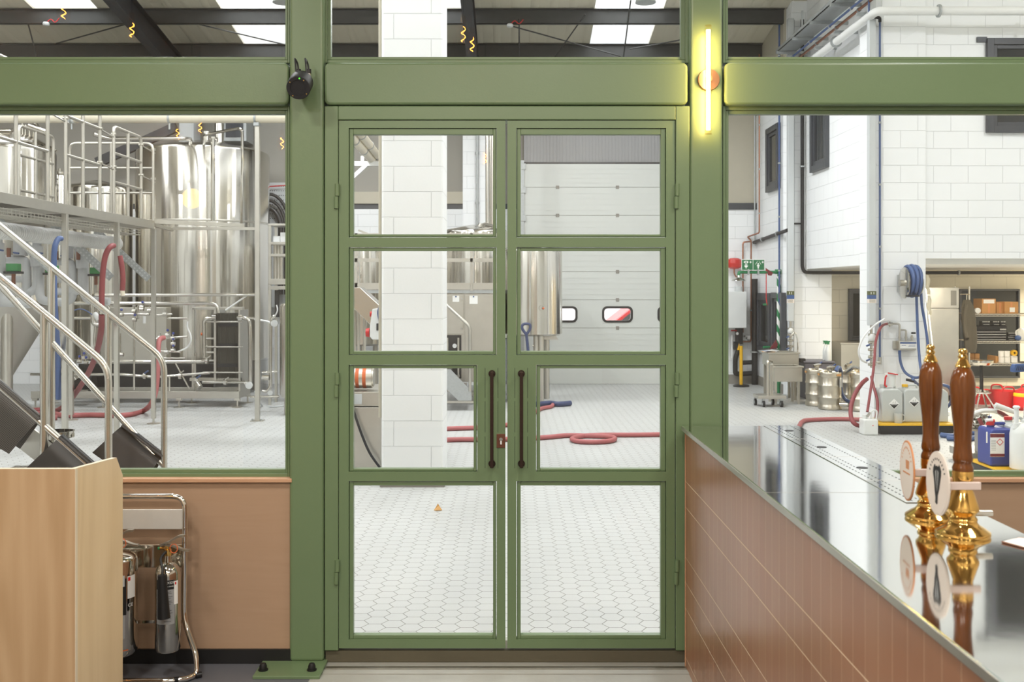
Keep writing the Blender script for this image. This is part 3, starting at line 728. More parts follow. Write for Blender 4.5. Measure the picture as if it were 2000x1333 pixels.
t = thing('drip_mat', 'thin pale perforated mat with a copper edge, on the worktop beyond the pumps', 'mat', (1.36, 2.42, ZC))
P = [W(1957, 1061, 2.487), W(2100, 1100, 2.31), W(2130, 1075, 2.43), W(1990, 1052, 2.53)]
P = [V((p.x), p.y, ZC + 0.0006) for p in P]
MB().prism(P, (0, 0, 0.003)).build('mat_plate', 'whitep', t)
tb(t, 'mat_edge', 'copper', [p + V(0, 0, 0.002) for p in P], 0.0018, 6, True)

# ================================================================== things fixed on the columns
# tube lamp
y = D; x, z = SX(1383, y), SZ(157, y)
t = thing('tube_wall_lamp', 'glowing clear glass tube lamp on a bronze disc, fixed to the green column', 'wall lamp', (x, y, z))
la(t, 'backplate', 'plate', [(0.0505, 0), (0.0515, 0.012), (0.049, 0.02), (0.0001, 0.021)], (x, y, z), 36, (0, -1, 0))
yl = D - 0.062
cy(t, 'lamp_arm', 'copper', (x, y - 0.02, z), (x, yl + 0.012, z), 0.012)
xl = SX(1383.5, yl); za, zb = SZ(262, yl), SZ(50, yl)
g = MB().cyl((xl, yl, za), (xl, yl, zb), 0.0155, n=20, cap=True).build('tube_glass', 'tubeglass', t)
cy(g, 'glowing_core', 'lampwarm', (xl, yl, za + 0.02), (xl, yl, zb - 0.02), 0.0095, n=12)
for zz_ in (za, zb): cy(g, 'tube_cap', 'tubeglass', (xl, yl, zz_ - 0.002), (xl, yl, zz_ + 0.002), 0.0165, n=20)
# round sensor
y = D
cf, cb = W(582.5, 172, D - 0.17), W(589, 160, D - 0.075)
t = thing('round_sensor', 'small black round device with a green light and two cables, clamped on the column', 'device', V(SX(590), D, SZ(150)))
d = (cf - cb).normalized()
MB().lathe([(0.05, 0), (0.0535, 0.004), (0.0535, (cf - cb).length - 0.003), (0.0515, (cf - cb).length), (0.037, (cf - cb).length), (0.036, (cf - cb).length - 0.004), (0.0001, (cf - cb).length - 0.004)], cb, 40, d).build('housing', 'blackmetal', t)
ux, uy, uz = MB().frame(d)
for k, a in enumerate((45, 135, 225, 315)):
    q = cf + (ux * math.cos(math.radians(a + 8)) + uy * math.sin(math.radians(a + 8))) * 0.044; cy(t, 'screw', 'brass', q, q + d * 0.0015, 0.003, n=8)
q = cf + uy * -0.044 if uy.z < 0 else cf + uy * 0.044
q += ux * 0.008
cy(t, 'indicator_light', 'ledgreen', q - d * 0.001, q + d * 0.0015, 0.0032, n=8)
cy(t, 'bracket', 'blackmetal', cb, V(SX(592), D, SZ(160)), 0.02, n=12)
for px, s in ((581, 0), (601, 1)):
    q = W(px + 2, 150, D - 0.05)
    cy(t, 'connector', 'satin', q + V(0, 0, -0.025), q + V(0, 0, 0.016), 0.0105, n=12)
    cy(t, 'cable_gland', 'black', q + V(0, 0, 0.014), q + V(0, 0, 0.034), 0.0115, n=10)
    tb(t, 'cable', 'cable', spl([q + V(0, 0, 0.03), q + V(-0.004, -0.004, 0.06), q + V(-0.012, -0.02, 0.078), q + V(-0.006, -0.04, 0.06), q + V(0.001, -0.05, 0.0), q + V(0.006, -0.04, -0.03)], 6), 0.0042, 8)

# bare bulbs hung in the bar, whose reflections show in the glazing
def pendant(px, py, yv, s, label):
    p = W(px, py, yv); yr = 2 * (D + 0.08) - yv; q = V(p.x, yr, p.z)
    if q.z > TOP - 0.25: return
    t = thing('filament_pendant', label, 'pendant lamp', (q.x, q.y, TOP), 'filament bulbs over the bar')
    b = MB().lathe([(0.0001, -0.075), (0.03, -0.068), (0.046, -0.04), (0.05, -0.012), (0.044, 0.02), (0.024, 0.06), (0.016, 0.08)], q, 20).build('bulb', 'bulbglass', t)
    pts = [q + V(0.014 * math.sin(k * 1.1 + s), 0.014 * math.cos(k * 1.1 + s), 0.05 - 0.009 * k) for k in range(12)]
    MB().tube(spl(pts, 3), 0.0022, 5).build('filament', 'filament', b)
    cy(t, 'lamp_cap', 'brass', q + V(0, 0, 0.078), q + V(0, 0, 0.125), 0.018)
    cy(t, 'cord', 'cable', q + V(0, 0, 0.12), V(q.x, q.y, TOP), 0.003, n=6)
for k, a in enumerate(((905, 68, 6.6), (922, 88, 7.2), (391, 250, 9.6), (347, 262, 9.9), (551, 280, 9.2), (948, 312, 9.4), (16, 290, 8.8), (258, 60, 7.0), (125, 24, 7.2))):
    pendant(*a, k, 'bare filament bulb on a cord from the bar ceiling, mirrored in the glass')

for px, py, yv, r_, m_, lb in ((375, 388, 9.6, 0.098, 'globe', 'amber globe pendant in the bar, mirrored on the largest tank'), (92, 400, 9.9, 0.115, 'globe2', 'peach globe pendant in the bar, mirrored under the catwalk')):
    q = W(px, py, yv); q = V(q.x, 2 * (D + 0.08) - yv, q.z); t = thing('globe_pendant', lb, 'pendant lamp', (q.x, q.y, TOP)); MB().sphere(q, r_, 24, 16).build('globe_shade', m_, t); cy(t, 'lamp_cap', 'brass', q + V(0, 0, r_ - .01), q + V(0, 0, r_ + .05), .025); cy(t, 'cord', 'cable', q + V(0, 0, r_), V(q.x, q.y, TOP), .003, n=6)
def area(name, loc, rot, size, power, col=(1, 1, 1), shape='DISK', sy=None, spread=math.pi):
    l = bpy.data.lights.new(name, 'AREA'); l.shape = shape; l.size = size; l.energy = power; l.color = col; l.spread = spread
    if sy: l.size_y = sy
    o = bpy.data.objects.new(name, l); C.objects.link(o); o.location = loc; o.rotation_euler = rot
    return o
# ================================================================== the brewing hall: shell
sbox('floor_hall', 'hexf', (-11, 5.0, -0.1), (10.2, 19.4, 0.0), 'pale hexagon tiled floor of the brewing hall', 'floor')
YB_ = 18.4
DX0, DX1, DZ = 0.25, 3.84, 4.06
sbox('wall_back_west_lower', 'bx', (-11, YB_, 0), (DX0, YB_ + 0.2, 3.23), 'white block lower wall behind the brewing tanks', 'wall')
sbox('wall_back_west_upper', 'wallcladl', (-11, YB_ + 0.06, 3.31), (DX0, YB_ + 0.2, 7.6), 'grey cladding above the block wall behind the tanks', 'wall')
sbox('trim_ledge', 'beige', (-11, YB_ - 0.02, 3.33), (-0.44, YB_ + 0.05, 3.55), 'beige flashing strip between block wall and cladding', 'trim')
sbox('trim_gap', 'anthra', (-11, YB_ + 0.02, 3.23), (DX0, YB_ + 0.2, 3.33), 'dark gap strip on top of the block wall', 'trim')
sbox('wall_pier', 'bx', (-0.87, YB_ - 0.25, 0), (-0.44, YB_, 7.6), 'white block pier between the pillar and the shutter', 'wall')
sbox('wall_back_door_head', 'clad', (DX0, YB_, DZ + 0.02), (DX1, YB_ + 0.2, 7.6), 'grey ribbed cladding above the shutter', 'wall')
sbox('wall_back_east_lower', 'bx', (DX1, YB_, 0), (4.66, YB_ + 0.2, 3.25), 'white wall beside the boiler', 'wall')
sbox('trim_gap_east', 'anthra', (DX1, YB_ - 0.03, 3.22), (4.55, YB_ + 0.2, 3.34), 'dark strip on the white wall over the boiler', 'trim')
sbox('wall_back_east_upper', 'beige', (DX1, YB_ + 0.03, 3.34), (4.66, YB_ + 0.2, 7.6), 'beige lining over the boiler wall', 'wall')
sbox('wall_far_east_lower', 'by', (4.55, 16.6, 0), (4.75, YB_ + 0.2, 4.95), 'white block wall with windows behind the emergency shower', 'wall')
sbox('wall_far_east_upper', 'beige', (4.55, 16.6, 4.95), (4.75, YB_ + 0.2, 7.6), 'beige lining on the wall above the windows', 'wall')
sbox('wall_pier_east', 'bx', (4.60, 16.3, 0), (5.26, 16.6, 7.6), 'narrow white block pier behind the sinks', 'wall')
sbox('wall_side_east', 'by', (4.85, 13.45, 2.08), (5.0, 16.3, 7.6), 'white block side wall over the keg recess', 'wall')
sbox('wall_pillar_east', 'bx', (4.72, 12.9, 0), (5.38, 13.45, 7.6), 'white block pillar carrying the hose reel', 'wall')
sbox('wall_front_east', 'bx', (5.38, 12.95, 2.15), (10.2, 13.2, 7.6), 'white block wall above the store opening', 'wall')
sbox('ceiling_store', 'white', (5.0, 13.2, 2.08), (10.2, 17.5, 2.2), 'ceiling of the store recess', 'ceiling')
sbox('wall_store_back', 'tanwall', (5.0, 17.4, 0), (10.2, 17.55, 2.08), 'cream block back wall of the store', 'wall')
sbox('wall_store_east', 'tanwall', (10.1, 13.2, 0), (10.2, 17.4, 2.08), 'end wall of the store', 'wall')
sbox('wall_hall_west', 'wallcladl', (-11.1, 4.8, 0), (-11, 19.4, 9), 'cladding side wall beyond the tanks', 'wall')
sbox('wall_hall_near_west', 'white', (-11, 4.8, 0), (-3.6, 4.95, 9), 'wall of the hall beside the bar room', 'wall')
sbox('wall_hall_near_east', 'white', (3.8, 4.8, 0), (10.2, 4.95, 9), 'wall of the hall beside the bar', 'wall')
sbox('wall_hall_near_over', 'white', (-3.6, 4.84, TOP), (3.8, 4.95, 9), 'wall over the glazed screen', 'wall')
sbox('wall_hall_east', 'white', (10.2, 4.8, 0), (10.3, 19.4, 9), 'side wall of the hall beyond the store', 'wall')
for nm, a, b, lb in (('baseboard_pier_east', (4.58, 16.28, 0), (5.0, 16.30, 0.14), 'behind the sinks'), ('baseboard_far_east', (4.53, 16.6, 0), (4.55, YB_, 0.16), 'below the windows'), ('baseboard_back', (DX1, YB_ - 0.02, 0), (4.53, YB_, 0.17), 'below the boiler')):
    sbox(nm, 'skirtgrey', a, b, 'grey skirting ' + lb, 'skirting')
# free-standing block pillar
S8 = 8.79
px0, px1 = SX(745, S8), SX(865.5, S8)
M['bpil'] = block('white_blocks_pillar', BLK, 'X', (-px0 - 0.44 + 4.5, 0.091), off=0.738)
p = sbox('wall_pillar', 'bpil', (px0, S8, 0.0), (px1, S8 + 0.55, 8.2), 'free-standing white block pillar behind the double door', 'pillar')
b_ = p.modifiers.new('edge', 'BEVEL'); b_.width = 0.02; b_.segments = 2; b_.limit_method = 'ANGLE'
sbox('baseboard_pillar', 'skirtgrey', (px0 - 0.012, S8 - 0.012, 0), (px1 + 0.012, S8 + 0.56, 0.05), 'low tiled plinth round the block pillar', 'skirting')
cy(None, 'x', 'beige', (px0 - 0.025, S8 + 0.1, 0.6), (px0 - 0.025, S8 + 0.1, 8), 0.014); o = C.objects[-1]; o.name = 'conduit'; tag(o, 'thin vertical conduit on the edge of the free-standing pillar', 'conduit')

# roof
def rz(y): return 5.94 + (18.0 - y) * 0.17
def roofrow(ya, yb, sky, nm):
    xs = [-11.0]; flags = []
    for a, b in sky: xs += [a, b]
    xs.append(10.2)
    m = MB()
    for i in range(len(xs) - 1):
        P = [(xs[i], ya, rz(ya) + 0.24), (xs[i + 1], ya, rz(ya) + 0.24), (xs[i + 1], yb, rz(yb) + 0.24), (xs[i], yb, rz(yb) + 0.24)]
        if i % 2 == 0: m.prism(P, (0, 0, 0.06))
        else:
            o = MB().prism([V(*q) + V(0, 0, 0.02) for q in P], (0, 0, 0.012)).build('skylight', 'skylight')
            struct(o, 'white skylight panel in the roof %s' % ('by the eaves' if nm == 'eaves' else 'above the eaves strip'), 'skylight')
    struct(m.build('ceiling_roof_' + nm, 'roofsheet'), 'beige profiled roof sheeting, %s strip' % nm, 'roof')
roofrow(16.6, 18.6, [(-4.82, -3.72), (1.43, 2.5)], 'eaves')
roofrow(4.7, 16.6, [(-7.95, -6.87), (-4.82, -3.72), (-1.85, -0.78), (1.4, 2.55)], 'upper')
for k, y in enumerate((18.0, 16.6, 15.2)):
    m = MB(); z = rz(y); m.box((-11, y - 0.004, z), (4.56, y + 0.004, z + 0.235)); m.box((-11, y - 0.004, z), (4.56, y + 0.07, z + 0.008)); m.box((-11, y - 0.07, z + 0.227), (4.56, y + 0.004, z + 0.235))
    struct(m.build('roof_purlin', 'purlin'), 'dark steel purlin %s' % ('lowest on the roof by the eaves', 'second up from the eaves', 'third up from the eaves')[k], 'roof beam')
for x, lb in ((-6.0, 'over the brewing tanks'), (-0.66, 'beside the block pillar')):
    m = MB(); a, b = V(x, 5.0, rz(5.0)), V(x, 18.4, rz(18.4)); dn = V(0, -0.17, -1).normalized()
    m.bar(a + dn * 0.2, b + dn * 0.2, 0.012, 0.4); m.bar(a + dn * 0.008, b + dn * 0.008, 0.18, 0.014); m.bar(a + dn * 0.392, b + dn * 0.392, 0.18, 0.014)
    struct(m.build('roof_rafter', 'rafter'), 'black steel rafter sloping down ' + lb, 'roof beam')
def rod(a, b, lb): tag(cy(None, 'tie_rod', 'purlin', a, b, 0.012, n=6), lb, 'tie rod')
rod(W(55, 47, 16.6), W(72, 112, 17.2), 'short dark strut between purlins at the tank end of the roof'); rod(W(110, 85, 17.6), W(247, 47, 16.7), 'slanting tie rod over the tanks')
rod(W(390, 48, 16.7), W(560, 88, 17.9), 'slanting tie rod running to the bright skylight'); rod(W(1003, 52, 16.5), W(1212, 110, 17.8), 'long tie rod beside the block pillar'); rod(W(1232, 0, 15.9), W(1218, 110, 17.8), 'dark hanging strut across the skylight panels'); rod(W(1230, 96, 17.6), W(1330, 78, 17.2), 'short tie rod next to the skylight')
rod(W(1014, 36, 16.4), W(1014, 111, 17.6), 'hanging rod beside the detector near the pillar'); rod(W(1143, 28, 16.4), W(1084, 111, 17.7), 'slanting rod between the detector and the skylight')
for px, py, lb in ((90, 47, 'over the tanks'), (996, 50, 'beside the block pillar')):
    q = W(px, py, 16.4); t = thing('smoke_detector', 'small white detector head with a red wire, under the purlin ' + lb, 'smoke detector', q)
    la(t, 'detector_head', 'whitep', [(0.02, -0.03), (0.05, -0.02), (0.055, 0.01), (0.04, 0.03)], q, 16)
    tb(t, 'wire', 'redink', spl([q + V(0.02, 0, 0.03), q + V(0.08, 0, 0.08), q + V(0.15, 0, 0.03), q + V(0.22, 0, 0.1)], 6), 0.008, 6)

# high bay lamps
def lamp(x, y, lb, f=1.0):
    z = 5.78 + max(0, (14 - y)) * 0.12
    t = thing('high_bay_lamp', lb, 'ceiling lamp', (x, y, z), 'high bay lamps of the hall')
    la(t, 'lamp_housing', 'galv', [(0.05, 0.3), (0.07, 0.2), (0.09, 0.16), (0.13, 0.06), (0.145, 0.0), (0.135, 0.0)], (x, y, z), 28)
    la(t, 'lamp_disc', 'hallamp', [(0.0001, 0.004), (0.13, 0.004), (0.13, 0.012), (0.0001, 0.012)], (x, y, z), 24)
    cy(t, 'suspension_rod', 'galv', (x, y, z + 0.28), (x, y, rz(y) + 0.2), 0.008, n=6)
    area('roof_fill_light', (x, y, z + 0.34), (math.pi, 0, 0), 0.2, LAMPW * 0.5, (0.98, 0.985, 1.0))  # added fill to brighten the roof; the housing has no upward outlet
    l = area('high_bay_light', (x, y, z - 0.02), (0, 0, 0), 0.26, LAMPW * f, (0.965, 0.98, 1.0))
HLAMPS = [(-8.3, 14.0, 'at the far corner of the hall', 1), (-3.2, 14.0, 'seen at the top beside the green column', 1), (1.9, 14.0, 'seen through the upper door window', 1), (-8.3, 8.5, 'over the stairs', 1), (-3.2, 8.5, 'over the tank end of the hall', .7), (1.9, 8.5, 'over the middle of the hall', .7), (-6.5, 6.0, 'added unseen near the screen over the stairs', .5), (-1.6, 6.0, 'added unseen near the screen over the door', .22), (3.6, 6.0, 'added unseen near the screen over the bar', .4), (7.6, 9.5, 'in front of the store', .7)]  # the row nearest the screen is added, unseen, to light camera-facing faces
for x, y, lb, f_ in HLAMPS: lamp(x, y, 'round high bay lamp hung from the roof, ' + lb, f_)

# ================================================================== roller door
YD = 18.32
t = struct(thing('door_3', 'white sectional shutter door with small black framed windows', 'door', ((DX0 + DX1) / 2, YD, 0)))
lines = [752, 696, 641, 586, 531, 476, 421, 366, 320]
zl = [max(0.0, EYE + (CY - v) * YD / F) for v in lines]
WX = [(v - CX) * YD / F for v in (1098, 1206, 1314)]; ww, wh = 0.565, 0.30; wz = EYE + (CY - 614.5) * YD / F
for k in range(len(zl) - 1):
    a, b = zl[k] + 0.004, zl[k + 1] - 0.004
    m = MB()
    if a < wz < b:
        z0, z1 = wz - wh / 2 + 0.03, wz + wh / 2 - 0.03; xs = [DX0]
        for x in WX: xs += [x - ww / 2 + 0.03, x + ww / 2 - 0.03]
        xs.append(DX1)
        m.box((DX0, YD, a), (DX1, YD + 0.04, z0)); m.box((DX0, YD, z1), (DX1, YD + 0.04, b))
        for i in range(0, len(xs), 2): m.box((xs[i], YD, z0), (xs[i + 1], YD + 0.04, z1))
    else: m.box((DX0, YD, a), (DX1, YD + 0.04, b))
    n_ = 5
    for i in range(1, n_):
        z = a + (b - a) * i / n_
        if abs(z - wz) < wh / 2 + 0.03: continue
        m.box((DX0, YD - 0.003, z - 0.012), (DX1, YD + 0.001, z + 0.012))
    m.build('door_section', 'shutter', t)
bx(t, 'section_joint', 'skirtgrey', (DX0, YD + 0.004, 0.03), (DX1, YD + 0.035, zl[-1] - 0.02)) if False else None
m = MB()
for z in zl[1:-1]: m.box((DX0, YD + 0.012, z - 0.006), (DX1, YD + 0.036, z + 0.006))
m.build('joint_strip', 'skirtgrey', t)
bx(t, 'bottom_seal', 'rubber', (DX0, YD + 0.002, 0), (DX1, YD + 0.04, 0.022))
bx(t, 'top_seal', 'rubber', (DX0, YD + 0.002, zl[-1] - 0.006), (DX1, YD + 0.05, zl[-1] + 0.03))
for x in WX:
    o_, i_ = rrect(x, wz, ww, wh, 0.09), rrect(x, wz, ww - 0.08, wh - 0.08, 0.06)
    b = MB(); n = len(o_); ya, yb = YD - 0.014, YD + 0.05
    vs = [(q[0], ya, q[1]) for q in o_] + [(q[0], ya, q[1]) for q in i_] + [(q[0], yb, q[1]) for q in o_] + [(q[0], yb, q[1]) for q in i_]
    fs = []
    for i in range(n):
        j = (i + 1) % n; fs += [(i, j, n + j, n + i), (2 * n + j, 2 * n + i, 3 * n + i, 3 * n + j), (j, i, 2 * n + i, 2 * n + j), (n + i, n + j, 3 * n + j, 3 * n + i)]
    w_ = b.add(vs, fs).build('window_surround', 'rubber', t)
    bx(w_, 'window_pane', 'glass', (x - ww / 2 + 0.03, YD + 0.016, wz - wh / 2 + 0.03), (x + ww / 2 - 0.03, YD + 0.022, wz + wh / 2 - 0.03))
for z in zl[1:-1]:
    for px in (1089, 1206):
        x = (px - CX) * YD / F; bx(t, 'hinge_plate', 'skirtgrey', (x - 0.03, YD - 0.012, z - 0.03), (x + 0.03, YD - 0.003, z + 0.03), 0.003)
for z in zl[1:]:
    x = DX0 - 0.02; bx(t, 'roller_bracket', 'galv', (x - 0.05, YD - 0.04, z - 0.11), (x + 0.05, YD - 0.005, z + 0.0), 0.004)
bx(None, 'door_track', 'galv', (DX0 - 0.13, YD - 0.03, 0), (DX0 + 0.0, YD + 0.06, DZ + 0.06)); tag(C.objects[-1], 'galvanised vertical track of the shutter, beside the fermenting tank', 'door track', kind='structure')
bx(None, 'steel_stanchion', 'rafter', (DX0 - 0.28, YD - 0.06, 0), (DX0 - 0.14, YD + 0.06, 7.2)); tag(C.objects[-1], 'black steel stanchion beside the shutter', 'column', kind='structure')
# the yard outside the shutter, glimpsed through its windows
sbox('ground_yard', 'asphalt', (-6, 18.65, -0.1), (10, 34, 0), 'pale yard outside the shutter', 'ground')
sbox('wall_yard', 'facade', (-6, 33.8, 0), (10, 34, 7), 'pale building across the yard', 'wall')
cx0 = 3.4; yc = 22.2
t = thing('car', 'red car parked outside, glimpsed through the shutter window', 'car', (cx0, yc, 0))
P = [(-2.0, .35), (-2.05, .75), (-1.9, .95), (-1.1, 1.02), (-.55, 1.45), (.9, 1.48), (1.6, 1.05), (2.0, .95), (2.05, .5), (1.95, .33)]
MB().prism([(cx0 + a, yc, b) for a, b in P], (0, 1.7, 0)).build('body', 'carred', t, 0.06)
MB().prism([(cx0 + a, yc - 0.005, b) for a, b in ((-.95, 1.03), (-.5, 1.4), (.15, 1.42), (.15, 1.03))], (0, 1.71, 0)).build('side_window', 'darkglass', t)
MB().prism([(cx0 + a, yc - 0.005, b) for a, b in ((.22, 1.03), (.22, 1.42), (.85, 1.43), (1.4, 1.05))], (0, 1.71, 0)).build('side_window', 'darkglass', t)
for x in (-1.25, 1.3):
    for y in (yc - 0.02, yc + 1.52): cy(t, 'wheel', 'tyre', (cx0 + x, y, 0.31), (cx0 + x, y + 0.2, 0.31), 0.31, n=24)

# ================================================================== machine beside the pillar
Y0 = 9.5
xa, xb2 = SX(628, Y0), SX(744, Y0)
t = thing('milling_machine', 'stainless machine with a sloping chute and a white socket box, beside the block pillar', 'machine', ((xa + xb2) / 2, Y0 + 0.4, 0))
zb_ = SZ(766, Y0)
bx(t, 'base_cabinet', 'satin', (xa, Y0, 0.0), (xb2, Y0 + 0.8, SZ(796, Y0)), 0.006)
bx(t, 'cabinet_ledge', 'satin', (xa, Y0 - 0.004, SZ(794, Y0)), (xb2, Y0 + 0.8, zb_), 0.006)
bx(t, 'ledge_plate', 'offwhite', (SX(690, Y0), Y0 - 0.007, SZ(790, Y0)), (SX(707, Y0), Y0 - 0.004, SZ(770, Y0)), 0.002)
d = MB(); zc = SZ(741, Y0); yc = Y0 + 0.2
d.cyl((SX(640, Y0), yc, zc), (SX(722, Y0), yc, zc), 0.105, n=28); mo = d.build('motor', 'satin', t)
for a, b in ((690, 697), (704, 711)): cy(mo, 'orange_band', 'orange', (SX(a, Y0), yc, zc), (SX(b, Y0), yc, zc), 0.107, n=28)
cy(mo, 'end_flange', 'satin', (SX(722, Y0), yc, zc), (SX(725, Y0), yc, zc), 0.09, n=24)
yq = Y0 + 0.15
P = [(660, 562), (703, 562), (744, 600), (744, 645), (733, 645), (690, 602), (660, 602)]
MB().prism([W(a, b, yq) for a, b in P], (0, 0.3, 0)).build('chute', 'steel', t, 0.004)
for a, b in ((700, 584), (714, 600), (692, 590)):
    q = W(a, b, yq); cy(t, 'bolt', 'polish', q, q + V(0, -0.006, 0), 0.01, n=10)
for px in (693, 700, 712): cy(t, 'support_post', 'satin', W(px, 605, yq + 0.25), W(px, 762, yq + 0.25), 0.014)
bx(t, 'support_bar', 'satin', W(690, 702, yq + 0.25), W(744, 697, yq + 0.3))
q0, q1 = W(723, 665, Y0 + 0.06), W(744.5, 604, Y0 + 0.06)
so = MB().prism([W(a, b, Y0 + 0.05) for a, b in ((727, 604), (744, 602), (744, 664), (727, 664), (722, 658), (722, 640))], (0, 0.09, 0)).build('socket_box', 'whitep', t, 0.008); so['label'] = 'white socket box with red outlets'
cy(so, 'red_socket', 'redp', W(727, 614, Y0 + 0.09), W(723, 614, Y0 + 0.09), 0.026, n=14); cy(so, 'red_socket', 'redp', W(722, 650, Y0 + 0.09), W(715, 650, Y0 + 0.09), 0.045, 0.04, n=16)
bx(so, 'socket_cover', 'blackmetal', W(735, 646, Y0 + 0.035), W(744, 632, Y0 + 0.05), 0.003); tb(so, 'cable', 'bluep', spl([W(742, 632, Y0 + 0.04), W(738, 612, Y0 + 0.035), W(741, 598, Y0 + 0.04), W(744, 590, Y0 + 0.1)], 5), 0.008, 6)
tag(tb(None, 'power_cable', 'cable', spl([W(672, 745, Y0 - 0.05), W(689, 798, Y0 - 0.06), W(706, 848, Y0 - 0.08), W(722, 885, Y0 - 0.1), W(742, 914, Y0 - 0.12)], 8), 0.012, 8), 'black cable hanging down the face of the stainless machine', 'cable')

# cream pipes on a bracket beyond the pillar's edge
t = thing('pipe_bracket', 'white steel bracket arm holding up two cream pipes beside the pillar', 'bracket', W(715, 320, 16))
br(t, 'bracket_arm', 'white', W(640, 320, 16), W(748, 320, 16), 0.07, 0.07); br(t, 'bracket_brace', 'white', W(716, 322, 16), W(690, 346, 16), 0.06, 0.06); br(t, 'bracket_stub', 'white', W(708, 305, 16), W(708, 318, 16), 0.05, 0.05)
for k, (a, b, lb) in enumerate(((W(690, 243, 12.6), W(741, 309, 16.6), 'upper'), (W(676, 255, 12.6), W(731, 318, 16.6), 'lower'))):
    t = thing('cream_pipe', 'cream plastic pipe running to the back wall past the pillar, the %s of two' % lb, 'pipe', a)
    cy(t, 'pipe_run', 'cream', a, b, 0.062, n=18)
    for f in (0.25, 0.55, 0.9):
        q = a.lerp(b, f); dd = (b - a).normalized(); cy(t, 'pipe_clamp', 'galv', q - dd * 0.02, q + dd * 0.02, 0.07, n=18)

# ================================================================== control plant right of the pillar
def tank(name, label, cx, cy_, r, z0, z1, zt, mt='tank', dome=True, legs=3, n=56, ztop=None):
    t = thing(name, label, 'tank', (cx, cy_, 0))
    pr = [(r * 0.9, z0), (r, z0 + 0.03), (r, (z0 + z1) / 2), (r, z1 - 0.05), (r * 0.985, z1 - 0.012), (r * 0.96, z1)]
    la(t, 'shell', mt, pr, (cx, cy_, 0), n)
    if dome: la(t, 'top_cone', mt, [(r * 0.965, z1 - 0.004), (r * 0.9, z1 + (zt - z1) * 0.16), (r * 0.15, zt), (0.0001, zt)], (cx, cy_, 0), n)
    for k in range(legs):
        a = math.radians(-70 + 360 * k / legs); q = V(cx + r * 0.78 * math.cos(a), cy_ + r * 0.78 * math.sin(a), 0); cy(t, 'leg', 'satin', q, q + V(0, 0, z0 + 0.02), 0.045)
    return t
Ym = 15.0
X_ = lambda px: SX(px, Ym)
Z_ = lambda py: SZ(py, Ym)
t = thing('control_cabinet', 'grey steel control cabinet with two taped notices, under the platform beyond the pillar', 'cabinet', (X_(915), Ym + 0.3, 0))
bx(t, 'cabinet_body', 'satin', (X_(858), Ym + 0.02, 0.35), (X_(976), Ym + 0.6, Z_(574)))
bx(t, 'cabinet_door', 'satin', (X_(858), Ym, Z_(653)), (X_(905.5), Ym + 0.02, Z_(576)), 0.004); bx(t, 'cabinet_door', 'satin', (X_(908), Ym, 0.35), (X_(976), Ym + 0.02, Z_(576)), 0.004)
for a, b, c_, d_ in ((884, 578, 897, 590), (917, 578, 933, 594)):
    n_ = bx(t, 'notice', 'paper', (X_(a), Ym - 0.004, Z_(d_)), (X_(c_), Ym, Z_(b))); bx(n_, 'pin', 'blueink', (X_((a + c_) / 2) - 0.01, Ym - 0.008, Z_(b + 3)), (X_((a + c_) / 2) + 0.01, Ym - 0.004, Z_(b + 0.5)))
for px, py in ((902, 584), (902, 643)): bx(t, 'door_latch', 'polish', (X_(px) - 0.012, Ym - 0.006, Z_(py) - 0.014), (X_(px) + 0.012, Ym, Z_(py) + 0.014))
bx(t, 'lower_recess', 'black', (X_(858), Ym + 0.01, 0.4), (X_(901), Ym + 0.03, Z_(655))); cy(t, 'pressure_gauge', 'whitep', (X_(888), Ym, Z_(676)), (X_(888), Ym + 0.02, Z_(676)), 0.033, n=16)
for px in (866, 874, 895): cy(t, 'lower_pipe', 'steel', (X_(px), Ym - 0.01, 0.42), (X_(px), Ym - 0.01, Z_(660)), 0.018)
for px in (862, 970):
    bx(t, 'cabinet_foot', 'satin', (X_(px) - 0.04, Ym + 0.1, 0), (X_(px) + 0.04, Ym + 0.2, 0.35))
# platform over the cabinet
t = thing('service_platform', 'raised steel platform with rails over the control cabinet', 'platform', (X_(830), Ym + 0.4, 0))
bx(t, 'deck', 'galv', (X_(660), Ym - 0.02, Z_(573)), (X_(976), Ym + 0.75, Z_(567)))
bx(t, 'kick_plate', 'satin', (X_(660), Ym - 0.03, Z_(566)), (X_(919), Ym - 0.02, Z_(553))); bx(t, 'kick_plate', 'satin', (X_(923), Ym - 0.03, Z_(566)), (X_(976), Ym - 0.02, Z_(553)))
bx(t, 'rail', 'satin', (X_(660), Ym - 0.03, Z_(512)), (X_(976), Ym + 0.01, Z_(505))); bx(t, 'rail', 'satin', (X_(660), Ym - 0.03, Z_(462)), (X_(976), Ym + 0.01, Z_(456)))
for px in (696, 775, 921, 974): bx(t, 'post', 'satin', (X_(px) - 0.02, Ym - 0.03, Z_(568)), (X_(px) + 0.02, Ym + 0.01, Z_(456)))
for px in (664, 800, 974): bx(t, 'support_leg', 'satin', (X_(px) - 0.03, Ym + 0.62, 0), (X_(px) + 0.03, Ym + 0.7, Z_(573)))
br(t, 'brace_rail', 'satin', W(700, 450, Ym), W(730, 462, Ym), 0.03, 0.03)
